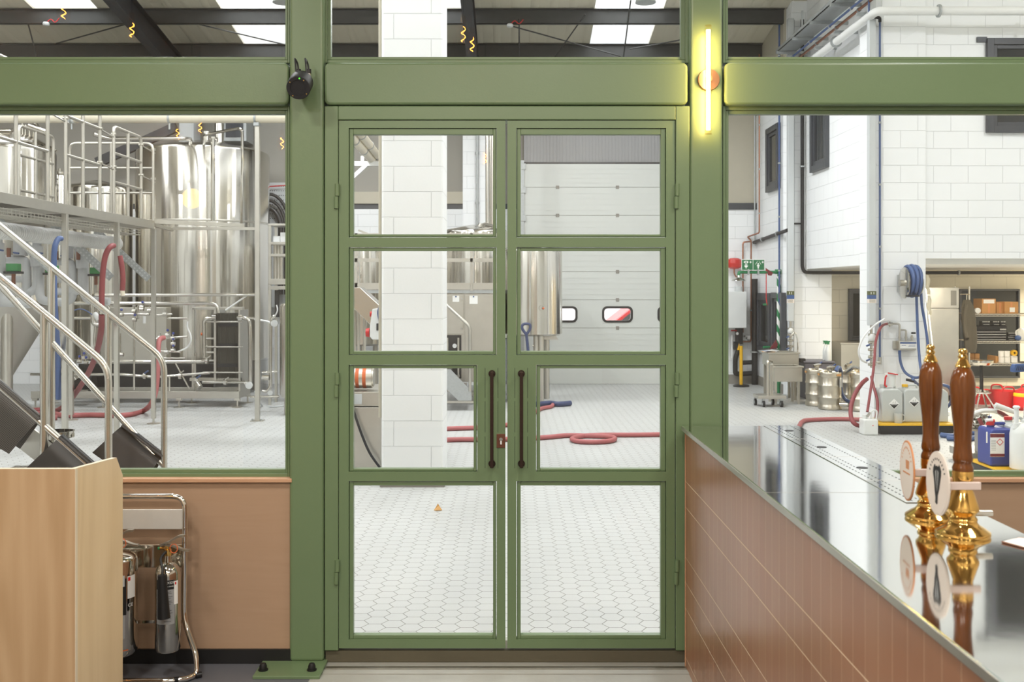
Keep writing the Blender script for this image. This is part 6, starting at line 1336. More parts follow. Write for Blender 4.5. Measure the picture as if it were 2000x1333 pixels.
# coat
yc = 15.6
t = thing('hanging_coat', 'olive work coat hanging beside the wire shelving', 'coat', W(1893, 586, yc)); 
P0 = [(1888, 586, .05), (1890, 600, .09), (1892, 625, .11), (1894, 640, .1), (1895, 660, .1), (1896, 678, .09), (1896, 689, .07)]
m = MB(); vs = []; n = 24
for px, py, r_ in P0:
    q = W(px, py, yc)
    for j in range(n): a = 2 * math.pi * j / n; f = r_ * (1 + 0.13 * math.sin(7 * a + py * .05)); vs.append(q + V(f * math.cos(a), 0.5 * f * math.sin(a), 0))
m.add(vs, [(i * n + j, (i + 1) * n + j, (i + 1) * n + (j + 1) % n, i * n + (j + 1) % n) for i in range(len(P0) - 1) for j in range(n)], True); m.build('coat_body', 'coat', t); m = MB(); m.tube(spl([W(1887, 595, yc - 0.03), W(1884, 620, yc - 0.04), W(1885, 645, yc - 0.05), W(1888, 660, yc - 0.05)], 5), 0.035, 8); m.build('coat_sleeve', 'coat', t); cy(t, 'hook', 'polish', W(1888, 586, yc), W(1888, 575, yc), 0.008); cy(t, 'coat_rail', 'chrome', W(1876, 575, yc), W(1893, 575, yc + 0.25), 0.008)
# round pan on its stand, red tubs
ys_ = 14.6
t = thing('pan_stand', 'round steel pan seat on a black post with a tripod foot ring', 'stool', V(SX(1917, ys_), ys_, 0)); x = SX(1917, ys_)
la(t, 'pan', 'polish', [(0.02, SZ(715, ys_)), (0.13, SZ(713, ys_)), (0.16, SZ(708, ys_)), (0.158, SZ(704, ys_)), (0.14, SZ(705, ys_)), (0.0001, SZ(707, ys_))], (x, ys_, 0), 32); cy(t, 'post', 'black', (x, ys_, SZ(766, ys_)), (x, ys_, SZ(714, ys_)), 0.026)
MB().tube([V(x + 0.14 * math.cos(a), ys_ + 0.14 * math.sin(a), SZ(767, ys_)) for a in [k * math.pi / 12 for k in range(24)]], 0.012, 8, True).build('foot_ring', 'chrome', t)
for k in range(4): a = math.radians(45 + 90 * k); d_ = V(math.cos(a), math.sin(a), 0); cy(t, 'leg', 'chrome', V(x, ys_, SZ(762, ys_)) + d_ * 0.03, V(x, ys_, 0) + d_ * 0.2, 0.013); br(t, 'spoke', 'chrome', V(x, ys_, SZ(765, ys_)), V(x, ys_, SZ(767, ys_)) + d_ * 0.14, 0.02, 0.008)
def tub(px, y, r_, h_, label):
    q = V(SX(px, y), y, 0); t = thing('red_tub', label, 'tub', q, 'red flexible tubs'); la(t, 'tub_body', 'redp', [(r_ * .78, 0), (r_ * .8, .01), (r_, h_), (r_ * .96, h_), (r_ * .76, .02), (.0001, .02)], q, 32)
    for s in (-1, 1): tb(t, 'tub_handle', 'redp', spl([q + V(-.09, s * r_ * .85, h_ - .01), q + V(-.06, s * r_ * .95, h_ + .06), q + V(.06, s * r_ * .95, h_ + .06), q + V(.09, s * r_ * .85, h_ - .01)], 5), 0.012, 8)
tub(1958, 14.6, 0.19, SZ(763, 14.6), 'red flexible tub with two loop handles in the store'); tub(1915, 15.2, 0.19, SZ(768, 15.2), 'red tub behind the tripod of the pan stand'); 
q = V(SX(2002, 14.4), 14.4, 0); t = thing('red_drum', 'round red drum with a yellow band beside the red tub', 'drum', q); la(t, 'drum_body', 'redp', [(.12, 0), (.16, .05), (.16, .2), (.13, .28), (.05, .32), (.0001, .32)], q, 28); la(t, 'drum_band', 'yellow', [(.162, .2), (.162, .24), (.155, .25)], q, 28); tb(t, 'drum_handle', 'redp', spl([q + V(-.05, 0, .31), q + V(-.04, 0, .36), q + V(.04, 0, .36), q + V(.05, 0, .31)], 4), 0.012, 8)
# brush
yb3 = 10.4
t = thing('blue_brush', 'blue plastic brush head raised on a pole beyond the beer pumps', 'brush', V(SX(1999, yb3), yb3, SZ(725, yb3))); MB().prism([W(a, b, yb3) for a, b in ((1983, 712), (2030, 711), (2030, 725), (1980, 728), (1980, 720))], (0, 0.08, 0)).build('brush_back', 'blueink', t, 0.006)
m = MB()
for k in range(12): m.bar(W(1985 + 3.6 * k, 724, yb3 - 0.002), W(1987.5 + 3.6 * k, 716, yb3 - 0.002), 0.005, 0.004)
m.build('slot', 'blackmetal', t); cy(t, 'pole', 'whitep', W(2008, 720, yb3 + 0.04), V(SX(2025, yb3), yb3 + 0.3, 0), 0.014)
# trolley of fittings
yt_ = 9.9
t = thing('fittings_trolley', 'steel trolley loaded with pipe fittings, behind the blue can', 'trolley', V(SX(1925, yt_), yt_, 0))
bx(t, 'trolley_base', 'satin', (SX(1893, yt_), yt_ - 0.05, SZ(899, yt_)), (SX(1975, yt_), yt_ + 0.45, SZ(884, yt_)), 0.006); bx(t, 'trolley_post', 'satin', (SX(1914, yt_), yt_ + 0.02, SZ(886, yt_)), (SX(1926, yt_), yt_ + 0.12, SZ(830, yt_)), 0.004); bx(t, 'trolley_shelf', 'satin', (SX(1896, yt_), yt_ - 0.03, SZ(842, yt_)), (SX(1972, yt_), yt_ + 0.4, SZ(838, yt_)), 0.004)
for px, yy in ((1907, yt_), (1965, yt_), (1907, yt_ + 0.38)):
    x = SX(px, yt_); c_ = cy(t, 'castor', 'rubber', (x - 0.014, yy, 0.045), (x + 0.014, yy, 0.045), 0.045, n=16); bx(c_, 'castor_fork', 'blackmetal', (x - 0.02, yy - 0.02, 0.04), (x + 0.02, yy + 0.02, SZ(898, yt_)))
random.seed(11)
zsh = SZ(838, yt_)
for k in range(16):
    px = 1898 + random.random() * 58; lv = 0 if k < 9 else 1
    q = V(SX(px, yt_), yt_ + 0.02 + random.random() * 0.28, zsh + 0.03 + lv * 0.065 + random.random() * .02); a = random.random() * 6.28
    d_ = V(math.cos(a), 0.5 * math.sin(a), 0.25 * random.random()).normalized()
    t = thing('pipe_fitting', 'polished clamp fitting in the heap on the steel trolley', 'pipe fitting', q, 'polished fittings on the trolley')
    cy(t, 'fitting_body', 'polish', q - d_ * 0.045, q + d_ * 0.045, 0.018, n=12); cy(t, 'ferrule', 'polish', q - d_ * 0.05, q - d_ * 0.038, 0.032, n=16); cy(t, 'ferrule', 'polish', q + d_ * 0.038, q + d_ * 0.05, 0.032, n=16)
    if k % 3 == 0: cy(t, 'wing_nut', 'polish', q + V(0, -0.02, 0), q + V(0.0, -0.05, 0.03), 0.01, n=8)
z_ = zsh
tag(tb(None, 'red_hose', 'red', spl([W(1930, 798, yt_ - .05), W(1945, 803, yt_ - .08), W(1957, 808, yt_ - .1), W(1968, 815, yt_ - .1)], 6), 0.018, 8), 'short red hose lying over the heap of fittings', 'hose')
tag(tb(None, 'red_hose', 'red', spl([W(1912, 818, yt_ - .06), W(1916, 826, yt_ - .08), W(1922, 838, yt_ - .09), W(1927, 852, yt_ - .09)], 6), 0.02, 8), 'red hose stub hanging off the steel trolley', 'hose')
tag(tb(None, 'white_hose', 'whitep', spl([W(1900, 810, yt_ - .05), W(1920, 803, yt_ - .08), W(1945, 804, yt_ - .08), W(1960, 812, yt_ - .06)], 6), 0.022, 8), 'white hose arching over the fittings', 'hose')
t = thing('spray_lance', 'white plastic lance lying across the fittings towards the cans', 'spray lance', W(1965, 800, yt_ - .1)); cy(t, 'lance_tube', 'whitep', W(1944, 792, yt_ - .12), W(1984, 806, yt_ - .15), 0.03, 0.022); cy(t, 'lance_nozzle', 'whitep', W(1945, 791, yt_ - .12), W(1946, 801, yt_ - .12), 0.02)
# chemical cans on a pallet
yj3 = 9.2
zp = SZ(907, yj3 - 0.0)
t = thing('spill_pallet', 'low black pallet with a yellow top under the chemical cans', 'pallet', V(SX(1960, yj3), yj3, 0)); bx(t, 'pallet_body', 'rubber', (SX(1917, yj3), yj3 - 0.46, 0), (SX(2090, yj3), yj3 + 0.3, zp - 0.015), 0.01); bx(t, 'pallet_top', 'yellow', (SX(1917, yj3), yj3 - 0.46, zp - 0.015), (SX(2090, yj3), yj3 + 0.3, zp), 0.004)
g2 = 'chemical cans on the yellow pallet'
hcan = SZ(832, yj3) - zp
t = can('chemical_can', 'blue plastic can with a red cap and a printed label, on the yellow pallet', SX(1948, yj3), yj3, zp, 0.25, 0.27, hcan, 'bluecan', 'redp', g2)
y = yj3 - 0.135 - 0.003; S_ = lambda px: SX(px, y); Zs = lambda py: SZ(py, y)
l_ = bx(t, 'can_label', 'paper', (S_(1934), y, Zs(893)), (S_(1962), y + 0.002, Zs(847))); bx(l_, 'label_band', 'maroon', (S_(1934), y - 0.001, Zs(855)), (S_(1962), y, Zs(848))); bx(l_, 'label_band', 'maroon', (S_(1934), y - 0.001, Zs(892.5)), (S_(1962), y, Zs(887)))
q = V(S_(1953), y - 0.001, Zs(864)); m = MB()
for a, b in (((-1, 0), (0, 1)), ((0, 1), (1, 0)), ((1, 0), (0, -1)), ((0, -1), (-1, 0))): m.bar(q + V(a[0] * .03, 0, a[1] * .03), q + V(b[0] * .03, 0, b[1] * .03), 0.005, 0.001, (0, 1, 0))
m.build('hazard_diamond', 'redink', l_)
for k in range(7): bx(l_, 'print_line', 'labelgrey', (S_(1936), y - 0.001, Zs(861 + 3.2 * k)), (S_(1945), y, Zs(860 + 3.2 * k)))
bx(t, 'side_tag', 'paper', (S_(1926), y, Zs(866)), (S_(1929), y + 0.002, Zs(844)))
cy(t, 'spout', 'whitep', W(1925, 822, yj3), W(1938, 821, yj3), 0.017); cy(t, 'spout_cap', 'redp', W(1938, 823, yj3), W(1942, 823, yj3), 0.018)
can('chemical_can', 'grey cloudy can with a red cap beside the blue can', SX(1982, yj3 + 0.02), yj3 + 0.02, zp, 0.23, 0.25, SZ(822, yj3) - zp, 'greycan', 'redp', g2)
yq = yj3 - 0.31; xq = SX(2003, yq)
t = thing('pump_can', 'milky round can with a white hand pump at the end of the yellow pallet', 'can', V(xq, yq, zp), g2); hh = SZ(828, yq) - zp
la(t, 'can_body', 'whitecan', [(.11, 0), (.13, .02), (.13, hh * .78), (.12, hh * .9), (.09, hh), (.035, hh * 1.03), (.035, hh * 1.08)], (xq, yq, zp), 32); xp_ = SX(1983, yq)
cy(t, 'pump_collar', 'whitep', (xp_, yq - .02, zp + hh * .9), (xp_, yq - .02, zp + hh * 1.02), 0.032, n=18); cy(t, 'pump_tube', 'whitep', (xp_, yq - .02, zp + hh), (xp_, yq - .02, SZ(796, yq)), 0.02); la(t, 'pump_knob', 'whitep', [(.02, 0), (.03, .005), (.03, .018), (.02, .026), (.0001, .028)], (xp_, yq - .02, SZ(798, yq)), 20)
# ================================================================== brewing tanks and platform
Y1 = 17.0
t = tank('hot_liquor_tank', 'largest stainless tank, behind the end of the catwalk', SX(397.5, Y1), Y1, 125.5 * Y1 / F, 0.55, SZ(299, Y1), SZ(276, Y1), legs=4, n=72)
la(t, 'shell_seam', 'satin', [(125.7 * Y1 / F, SZ(440, Y1)), (126.2 * Y1 / F, SZ(438, Y1)), (125.7 * Y1 / F, SZ(436, Y1))], (SX(397.5, Y1), Y1, 0), 72)
la(t, 'top_neck', 'polish', [(.07, SZ(277, Y1)), (.07, SZ(262, Y1)), (.09, SZ(262, Y1)), (.09, SZ(258, Y1)), (.0001, SZ(257, Y1))], (SX(402, Y1), Y1, 0), 24)
Y2 = 16.4
tank('wort_tank', 'stainless tank with a low cone top behind the catwalk rails', SX(190, Y2), Y2, 0.55, 0.6, SZ(368, Y2), SZ(353, Y2), legs=3)
Y3 = 14.2
t = thing('conical_fermenter', 'stainless fermenting vessel with a conical base and pipes on its lid', 'tank', (SX(12, Y3), Y3, 0))
x3, r3 = SX(12, Y3), 0.66
la(t, 'shell', 'tank', [(r3, SZ(596, Y3)), (r3, SZ(420, Y3)), (r3, SZ(300, Y3)), (r3 * .98, SZ(292, Y3)), (r3 * .93, SZ(286, Y3)), (r3 * .6, SZ(268, Y3)), (.12, SZ(258, Y3)), (.0001, SZ(258, Y3))], (x3, Y3, 0), 64)
la(t, 'cone_base', 'conegrey', [(0.05, 0.45), (0.08, 0.5), (r3, SZ(597, Y3))], (x3, Y3, 0), 64); la(t, 'lid_band', 'polish', [(r3 * .985, SZ(292, Y3)), (r3 * 1.01, SZ(289.5, Y3)), (r3 * .97, SZ(286, Y3))], (x3, Y3, 0), 64)
for k in range(4):
    a = math.radians(-62 + 90 * k); q = V(x3 + r3 * .8 * math.cos(a), Y3 + r3 * .8 * math.sin(a), 0); cy(t, 'leg', 'satin', q, q + V(0, 0, SZ(600, Y3)), 0.075, n=18)
for px in (38, 44, 50, 58, 66): cy(t, 'lid_pipe', 'polish', W(px, 275, Y3 - .1), W(px, 236 + (px % 4) * 4, Y3 - .1), 0.02)
tb(t, 'lid_pipe', 'polish', fil([W(30, 262, Y3 - .2), W(30, 232, Y3 - .2), W(70, 240, Y3 - .2), W(84, 262, Y3 - .2)], .08), 0.022, 8); cy(t, 'lid_valve', 'polish', W(56, 246, Y3 - .2), W(90, 258, Y3 - .2), 0.035); MB().sphere(W(12, 237, Y3 - .3), 0.024).build('valve_knob', 'bluecan', t); cy(t, 'manway', 'polish', W(5, 262, Y3 - .3), W(26, 262, Y3 - .35), 0.07, n=24)
t = thing('slim_vessel', 'slim stainless vessel with a ladder frame between the fermenter and the next tank', 'tank', V(SX(116, 15.65), 15.65, 0)); la(t, 'shell', 'tank', [(.14, .5), (.15, .55), (.15, SZ(336, 14.9)), (.13, SZ(330, 14.9)), (.0001, SZ(328, 14.9))], (SX(116, 15.65), 15.65, 0), 36)
for k in range(2): cy(t, 'leg', 'satin', (SX(110 + 12 * k, 15.65), 15.65, 0), (SX(110 + 12 * k, 15.65), 15.65, .56), 0.03)
la(t, 'lid', 'polish', [(.16, SZ(330, 14.9)), (.16, SZ(326, 14.9)), (.03, SZ(323, 14.9)), (.03, SZ(318, 14.9)), (.0001, SZ(318, 14.9))], (SX(116, 15.65), 15.65, 0), 24)
for k in range(4): br(t, 'ladder_rung', 'steel', W(105, 350 + 11 * k, 15.5), W(114, 350 + 11 * k, 15.5), 0.02, 0.02)
# catwalk
XE = -4.60
ZD = 2.63
t = thing('catwalk', 'raised steel catwalk with open grating beside the tanks', 'catwalk', (XE - .6, 11, 0))
ya, yb_ = 8.2, 12.86
bx(t, 'edge_channel', 'satin', (XE - .012, ya, ZD - .10), (XE, yb_, ZD), 0.003); bx(t, 'edge_channel', 'satin', (XE - 1.3, ya, ZD - .10), (XE - 1.288, yb_, ZD)); bx(t, 'end_channel', 'satin', (XE - 1.29, yb_ - .012, ZD - .10), (XE - .012, yb_, ZD))
m = MB(); x = XE - 1.27
while x < XE - .03: m.box((x, ya, ZD - .04), (x + .004, yb_ - .02, ZD - .012)); x += .034
y = ya + .05
while y < yb_ - .05: m.box((XE - 1.28, y, ZD - .036), (XE - .02, y + .006, ZD - .016)); y += .1
m.build('grating', 'slate', t)
for y in (9.0, 10.3, 11.6, 12.6): bx(t, 'cross_member', 'satin', (XE - 1.285, y - .03, ZD - .10), (XE - .015, y + .03, ZD - .045))
for px, xx in ((300, XE - .03), (228, XE - .03), (127, XE - .03), (139.5, XE - 1.26)):
    y = xx * F / (px - CX); lg = bx(t, 'support_leg', 'satin', (xx - .026, y - .026, 0.07), (xx + .026, y + .026, ZD - .1), 0.002); cy(lg, 'foot_screw', 'satin', (xx, y, 0.01), (xx, y, .08), 0.014); la(lg, 'foot_plate', 'satin', [(.085, 0), (.085, .008), (.03, .012), (.0001, .014)], (xx, y, 0), 20)
    if xx > XE - .5: br(t, 'perforated_brace', 'galv', (xx - .06, y - .0, ZD - .75), (xx - .75, y - .0, ZD - .12), .09, .006, up=(0, 1, 0)); pf = MB(); p0_, p1_ = V(xx - .06, y - .006, ZD - .75), V(xx - .75, y - .006, ZD - .12); nr = V((p1_ - p0_).z, 0, -(p1_ - p0_).x).normalized(); [pf.cyl(p0_.lerp(p1_, k_ / 20) + nr * s_ * .022, p0_.lerp(p1_, k_ / 20) + nr * s_ * .022 + V(0, .003, 0), .011, n=8) for k_ in range(1, 20) for s_ in (-1, 1)]; pf.build('perforation', 'offwhite', t)
m = MB(); y = 8.6
while y < 12.5: m.tube([V(XE - .05, y, ZD - .13), V(XE - .05, y, ZD - .2), V(XE - .3, y, ZD - .2), V(XE - .3, y, ZD - .13)], .005, 5); y += .075
for x, z in ((-.05, -.14), (-.05, -.17), (-.05, -.2), (-.12, -.2), (-.18, -.2), (-.24, -.2), (-.3, -.2), (-.3, -.16)): m.cyl((XE + x, 8.6, ZD + z), (XE + x, 12.5, ZD + z), .005, n=5)
ct = m.build('wire_tray', 'satin', t)
def yx(px, X=XE): return X * F / (px - CX)
def guard(name, label, posts, rails, ztop, X=XE - .03, r=.019, ends=(True, True)):
    """posts at px positions of the photo along the catwalk edge"""
    ys = [X * F / (p - CX) for p in posts]; t = thing(name, label, 'guard rail', (X, ys[0], ZD), 'guard rails of the catwalk')
    for y in ys[1:-1] if ends[0] else ys: cy(t, 'post', 'satin', (X, y, ZD), (X, y, ZD + ztop[0] - .01), r, n=12)
    a, b = ys[0], ys[-1]
    if ends[0]: tb(t, 'hoop_rail', 'satin', fil([(X, a, ZD), (X, a, ZD + ztop[0]), (X, b, ZD + ztop[0]), (X, b, ZD)], .07), r, 12)
    else: cy(t, 'top_rail', 'satin', (X, a, ZD + ztop[0]), (X, b, ZD + ztop[0]), r)
    for z in ztop[1:]: cy(t, 'mid_rail', 'satin', (X, a, ZD + z), (X, b, ZD + z), r * .9, n=12)
guard('guard_rail', 'guard rail at the end of the catwalk, in front of the largest tank', (222, 250, 275.5), 3, (1.02, .71, .37))
guard('guard_rail', 'middle guard rail of the catwalk, in front of the low cone tank', (128, 162, 195), 3, (1.24, .93, .52), ends=(True, True))
guard('guard_rail', 'guard rail of the catwalk in front of the conical fermenter', (-120, 31, 93), 2, (1.24, .93, .5))
for k, (a, b) in enumerate(((195, 222), (93, 128), (275.5, 299))):
    ya2, yb2 = yx(a, XE - .03), yx(b, XE - .03)
    t = thing('chain_bar', ('thin clamped bars joining the middle and end guard rails', 'thin clamped bar joining the first and middle guard rails', 'thin clamped bars from the end guard rail to the cross rail')[k], 'rail link', (XE - .03, ya2, ZD + .5), 'rail links of the catwalk')
    for z in (.93, .55) if k != 1 else (.9,):
        cy(t, 'link_bar', 'satin', (XE - .03, ya2 - .06, ZD + z), (XE - .03, yb2 + .06, ZD + z - .04), .009, n=8)
        for y in (ya2, yb2): cy(t, 'link_clamp', 'satin', (XE - .055, y, ZD + z), (XE + .0, y, ZD + z), .018, n=10)
yy = 12.82
def cross(label, pxs, zs, y):
    X0, X1 = SX(pxs[0], y), SX(pxs[-1], y); t = thing('cross_rail', label, 'guard rail', (X0, y, ZD), 'cross rails of the catwalk')
    tb(t, 'hoop_rail', 'satin', fil([(X0, y, ZD), (X0, y, ZD + zs[0]), (X1, y, ZD + zs[0]), (X1, y, ZD)], .1), .018, 12)
    for p in pxs[1:-1]: cy(t, 'post', 'satin', (SX(p, y), y, ZD), (SX(p, y), y, ZD + zs[0]), .018, n=12)
    for z in zs[1:]: cy(t, 'mid_rail', 'satin', (X0, y, ZD + z), (X1, y, ZD + z), .016, n=12)
cross('round cornered guard rail across the end of the catwalk', (136, 217, 299), (1.0, .68, .36), yy)
guard('guard_rail', 'guard rail along the tank side of the catwalk, round cornered', (37, 69, 104), 2, (1.07, .72, .3), X=XE - 1.25)
# insulated lines below the catwalk
t = thing('insulated_main', 'fat white insulated pipe running below the catwalk', 'pipe', (-5.05, 10, 2.35)); cy(t, 'lagging', 'ribbed', (-5.05, 8.4, 2.33), (-5.05, 12.75, 2.33), 0.088, n=20)
def branch(x, y, px, label, s=1):
    t = thing('insulated_branch', label, 'pipe', (x, y, 2.2), 'lagged branch pipes below the catwalk')
    r = .048
    tb(t, 'lagged_drop', 'insul', fil([(x, y, 2.32), (x, y, 1.72), (x - .35, y, 1.72)], .1), r, 10); tb(t, 'lagged_drop', 'insul', fil([(x - .18, y, 2.3), (x - .18, y, 2.12)], .1), .075, 12)
    tb(t, 'lagged_loop', 'insul', fil([(x - .35, y, 2.08), (x - .11, y, 2.08), (x - .11, y, 1.9), (x - .11, y, 1.6), (x - .42, y, 1.6)], .1), r, 10); cy(t, 'lagged_stub', 'insul', (x - .38, y, 1.86), (x - .11, y, 1.86), r * .8)
    tb(t, 'lagged_loop', 'insul', fil([(x + .03, y, 2.1), (x + .03, y, 1.62), (x + .33, y, 1.6)], .09), r, 10)
    vb = bx(t, 'valve_actuator', 'greenbox', (x + .13, y - .09, 1.93), (x + .25, y - .01, 2.01), .006); bx(vb, 'actuator_base', 'blackmetal', (x + .11, y - .1, 1.905), (x + .27, y, 1.93)); cy(vb, 'actuator_stem', 'brown', (x + .19, y - .05, 1.8), (x + .19, y - .05, 1.905), .02)
    for dx in (-.26, .0): bx(t, 'valve_tag', 'brown', (x + dx - .02, y - .11, 2.1), (x + dx + .02, y - .09, 2.2)); cy(t, 'valve_lever', 'bluep', (x + dx + .05, y - .1, 2.15), (x + dx + .12, y - .12, 2.14), .01, n=8)
    cy(t, 'lagged_valve', 'insul', (x + .0, y - .02, 2.22), (x + .01, y - .02, 2.0), .075, .065, 14)
branch(SX(72, 11.0), 11.0, 0, 'lagged pipes and green actuator nearer the fermenter'); branch(SX(160, 12.0), 12.0, 0, 'lagged pipes and green actuator nearer the largest tank'); branch(SX(-5, 10.2), 10.2, 0, 'lagged pipes at the edge of the view under the catwalk')
# cream pipe high across
t = thing('cream_main', 'cream plastic pipe running level above the tanks, carried by a steel post', 'pipe', W(300, 231, 13.2)); a, b = W(-260, 231.5, 13.2), W(640, 231.5, 13.2); cy(t, 'pipe_run', 'cream', a, b, .062, n=20)
for px in (331, 499, 140): cl = cy(t, 'pipe_clamp', 'galv', W(px - 2, 231.5, 13.2), W(px + 2, 231.5, 13.2), .07, n=20); cy(cl, 'clamp_rod', 'galv', W(px, 240, 13.2), W(px, 253, 13.2), .014)
cy(t, 'coupling', 'whitep', W(133, 231.5, 13.2), W(146, 231.5, 13.2), .068, n=20)
t = thing('steel_post', 'square steel post on a bolted foot in front of the largest tank', 'post', (SX(503, 13.2), 13.2, 0)); x = SX(503, 13.2)
bx(t, 'post_shaft', 'satin', (x - .03, 13.17, 0.008), (x + .03, 13.23, SZ(247, 13.2)), .003); bx(t, 'foot_plate', 'satin', (x - .08, 13.12, 0), (x + .08, 13.28, .008)); bx(t, 'post_cap', 'galv', (x - .045, 13.15, SZ(247, 13.2)), (x + .03, 13.25, SZ(240, 13.2)), .004)
for dx in (-.06, .06): cy(t, 'anchor_bolt', 'galv', (x + dx, 13.16, .008), (x + dx, 13.16, .035), .01, n=8)
t = thing('tank_walkway', 'flat steel bars reaching from the catwalk round the largest tank', 'walkway', W(400, 440, 13.3))
br(t, 'flat_bar', 'satin', W(302, 433, 12.9), W(476, 441, 13.4), .05, .05); br(t, 'flat_bar', 'satin', W(302, 440, 12.9), W(336, 449, 13.2), .05, .04); br(t, 'flat_bar', 'satin', W(334, 447, 13.2), W(500, 447, 13.22), .05, .035)
tb(None, 'overhead_pipe', 'polish', fil([W(183, 262, 14.3), W(207, 271, 14.4), W(362, 271, 14.6), W(372, 272, 15.6), W(372, 288, 16.2)], .12), .03, 10); tag(C.objects[-1], 'polished pipe bending down onto the lid of the largest tank', 'pipe')
t = thing('cip_pipe', 'thin polished pipe rising from the lid and turning down the front of the largest tank', 'pipe', W(415, 300, 14.9))
tb(t, 'pipe_run', 'polish', fil([W(398, 282, 16), W(400, 263, 15.3), W(473, 250, 15.2), W(474, 300, 15.2), W(472, 440, 15.2)], .08), .024, 8); tb(t, 'pipe_drop', 'polish', [W(416, 270, 15.2), W(415.5, 432, 15.2)], .035, 8); cy(t, 'pipe_flange', 'polish', W(416, 268, 15.2), W(416, 272, 15.2), .06)
t = thing('tank_flue', 'polished flue behind the lid of the largest tank', 'flue', W(428, 290, 17.4)); cy(t, 'flue', 'tank', W(428, 292, 17.4), W(428, 150, 17.4), .085, n=24)
t = thing('vent_hood', 'grey duct hood on the back wall above the largest tank', 'duct', W(463, 260, 18)); bx(t, 'hood_frame', 'galv', (SX(437, 18), 17.9, SZ(277, 18)), (SX(484, 18), 18.4, SZ(215, 18))); bx(t, 'hood_opening', 'anthra', (SX(444, 18), 17.89, SZ(270, 18)), (SX(478, 18), 17.9, SZ(215, 18)))
bx(None, 'wall_duct_box', 'offwhite', (SX(357, 18.2), 18.0, SZ(300, 18.2)), (SX(385, 18.2), 18.4, SZ(215, 18.2))); tag(C.objects[-1], 'pale box duct on the back wall above the largest tank', 'duct')
br(None, 'dark_brace', 'rafter', W(190, 318, 18), W(345, 248, 18), .1, .17); tag(C.objects[-1], 'dark slanting steel brace on the back wall above the tanks', 'brace', kind='structure')
# stairs with drying mats
t = thing('steel_stairs', 'steel stair descending towards the screen with round tube handrails', 'stairs', (-2.9, 6.3, 0)); stairs = t
dn, df = 5.8, 6.7
def stub(nm, pts, r=.021, m_='steel'): return tb(t, nm, m_, fil(pts, .09), r, 14)
def fl(px, d): return V(SX(px, d), d, 0.0)
stub('handrail', [W(-140, 427, dn), W(212, 716, dn), V(SX(212, dn), dn, 0.0)]); stub('handrail', [W(-130, 335, df), W(320.5, 702, df), V(SX(320.5, df), df, 0.0)])
stub('mid_rail', [W(-120, 650, dn), W(212, 942, dn)]); stub('mid_rail', [W(-120, 425, df), W(320.5, 903 + 8, df)])
for px, py, d in ((86, 612, dn), (-40, 508, dn)): cy(t, 'post', 'steel', W(px, py, d), V(SX(px, d), d, 0.2), .023, n=14)
for px, py, d in ((100.5, 523, df), (-8, 433, df), (211.5, 613, df)): cy(t, 'post', 'steel', W(px, py, d), V(SX(px, d), d, 0.1), .023, n=14)
# treads
xb0 = -2.35
for k in range(7):
    z = .19 * (k + 1); x = xb0 - .235 * (k + 1)
    tr = bx(t, 'tread', 'slate', (x - .25, dn + .05, z - .04), (x + .02, df - .05, z), .002)
    m = MB()
    for i in range(9):
        for j in range(24): m.obox((x - .235 + .03 * i, dn + .09 + .032 * j, z + .001), (.018, .006, .003), Matrix.Rotation(.8 if (i + j) % 2 else -.8, 3, 'Z'))
    m.build('tread_pattern', 'satin', tr)
for d in (dn + .02, df - .04): br(t, 'stringer', 'satin', V(xb0, d, -.0 + .06), V(xb0 - 1.95, d, 1.58), .02, .16)
def mat_(label, top, bot, d, m_='rubber', dz=-.02, flare=.05):
    """rubber sheet folded over the sloping mid rail: top edge a-b along the rail, two flaps hanging down to c-d"""
    (a, b), (c, e) = top, bot
    t = thing('rubber_mat', label, 'rubber mat', W(*a, d), 'rubber mats drying on the stair rails')
    A, B = W(*a, d), W(*b, d); Cc, E = W(*c, d), W(*e, d); n = 10; th = .004
    for sgn, nm in ((-1, 'front_flap'), (1, 'back_flap')):
        m = MB(); vs = []
        for i in range(n + 1):
            f = i / n; off = V(0, sgn * (.024 * min(1, f * 6) + flare * f), 0)
            pull = .0 if sgn < 0 else .06 * f
            vs += [A.lerp(Cc, f * (1 - pull)) + off, B.lerp(E, f * (1 - pull)) + off]
        k = len(vs); vs2 = [v + V(0, sgn * th, 0) for v in vs]
        fs = [(2 * i, 2 * i + 1, 2 * i + 3, 2 * i + 2) for i in range(n)] + [(k + 2 * i + 2, k + 2 * i + 3, k + 2 * i + 1, k + 2 * i) for i in range(n)]
        for i in range(n): fs += [(2 * i, 2 * i + 2, k + 2 * i + 2, k + 2 * i), (2 * i + 3, 2 * i + 1, k + 2 * i + 1, k + 2 * i + 3)]
        fs += [(1, 0, k, k + 1), (2 * n, 2 * n + 1, k + 2 * n + 1, k + 2 * n)]
        m.add(vs + vs2, fs, True); m.build(nm, m_, t)
    u_ = (B - A).normalized(); w_ = u_.cross(V(0, 1, 0)).normalized(); w_ = w_ if w_.z > 0 else -w_
    m = MB(); k = 8
    m.add([p + (w_ * math.cos(s) * .027 + V(0, math.sin(s), 0) * .027) for p in (A, B) for s in [(-.5 + i / k) * math.pi for i in range(k + 1)]], [(i, i + 1, k + 2 + i, k + 1 + i) for i in range(k)], True); m.build('fold', m_, t)
    return t
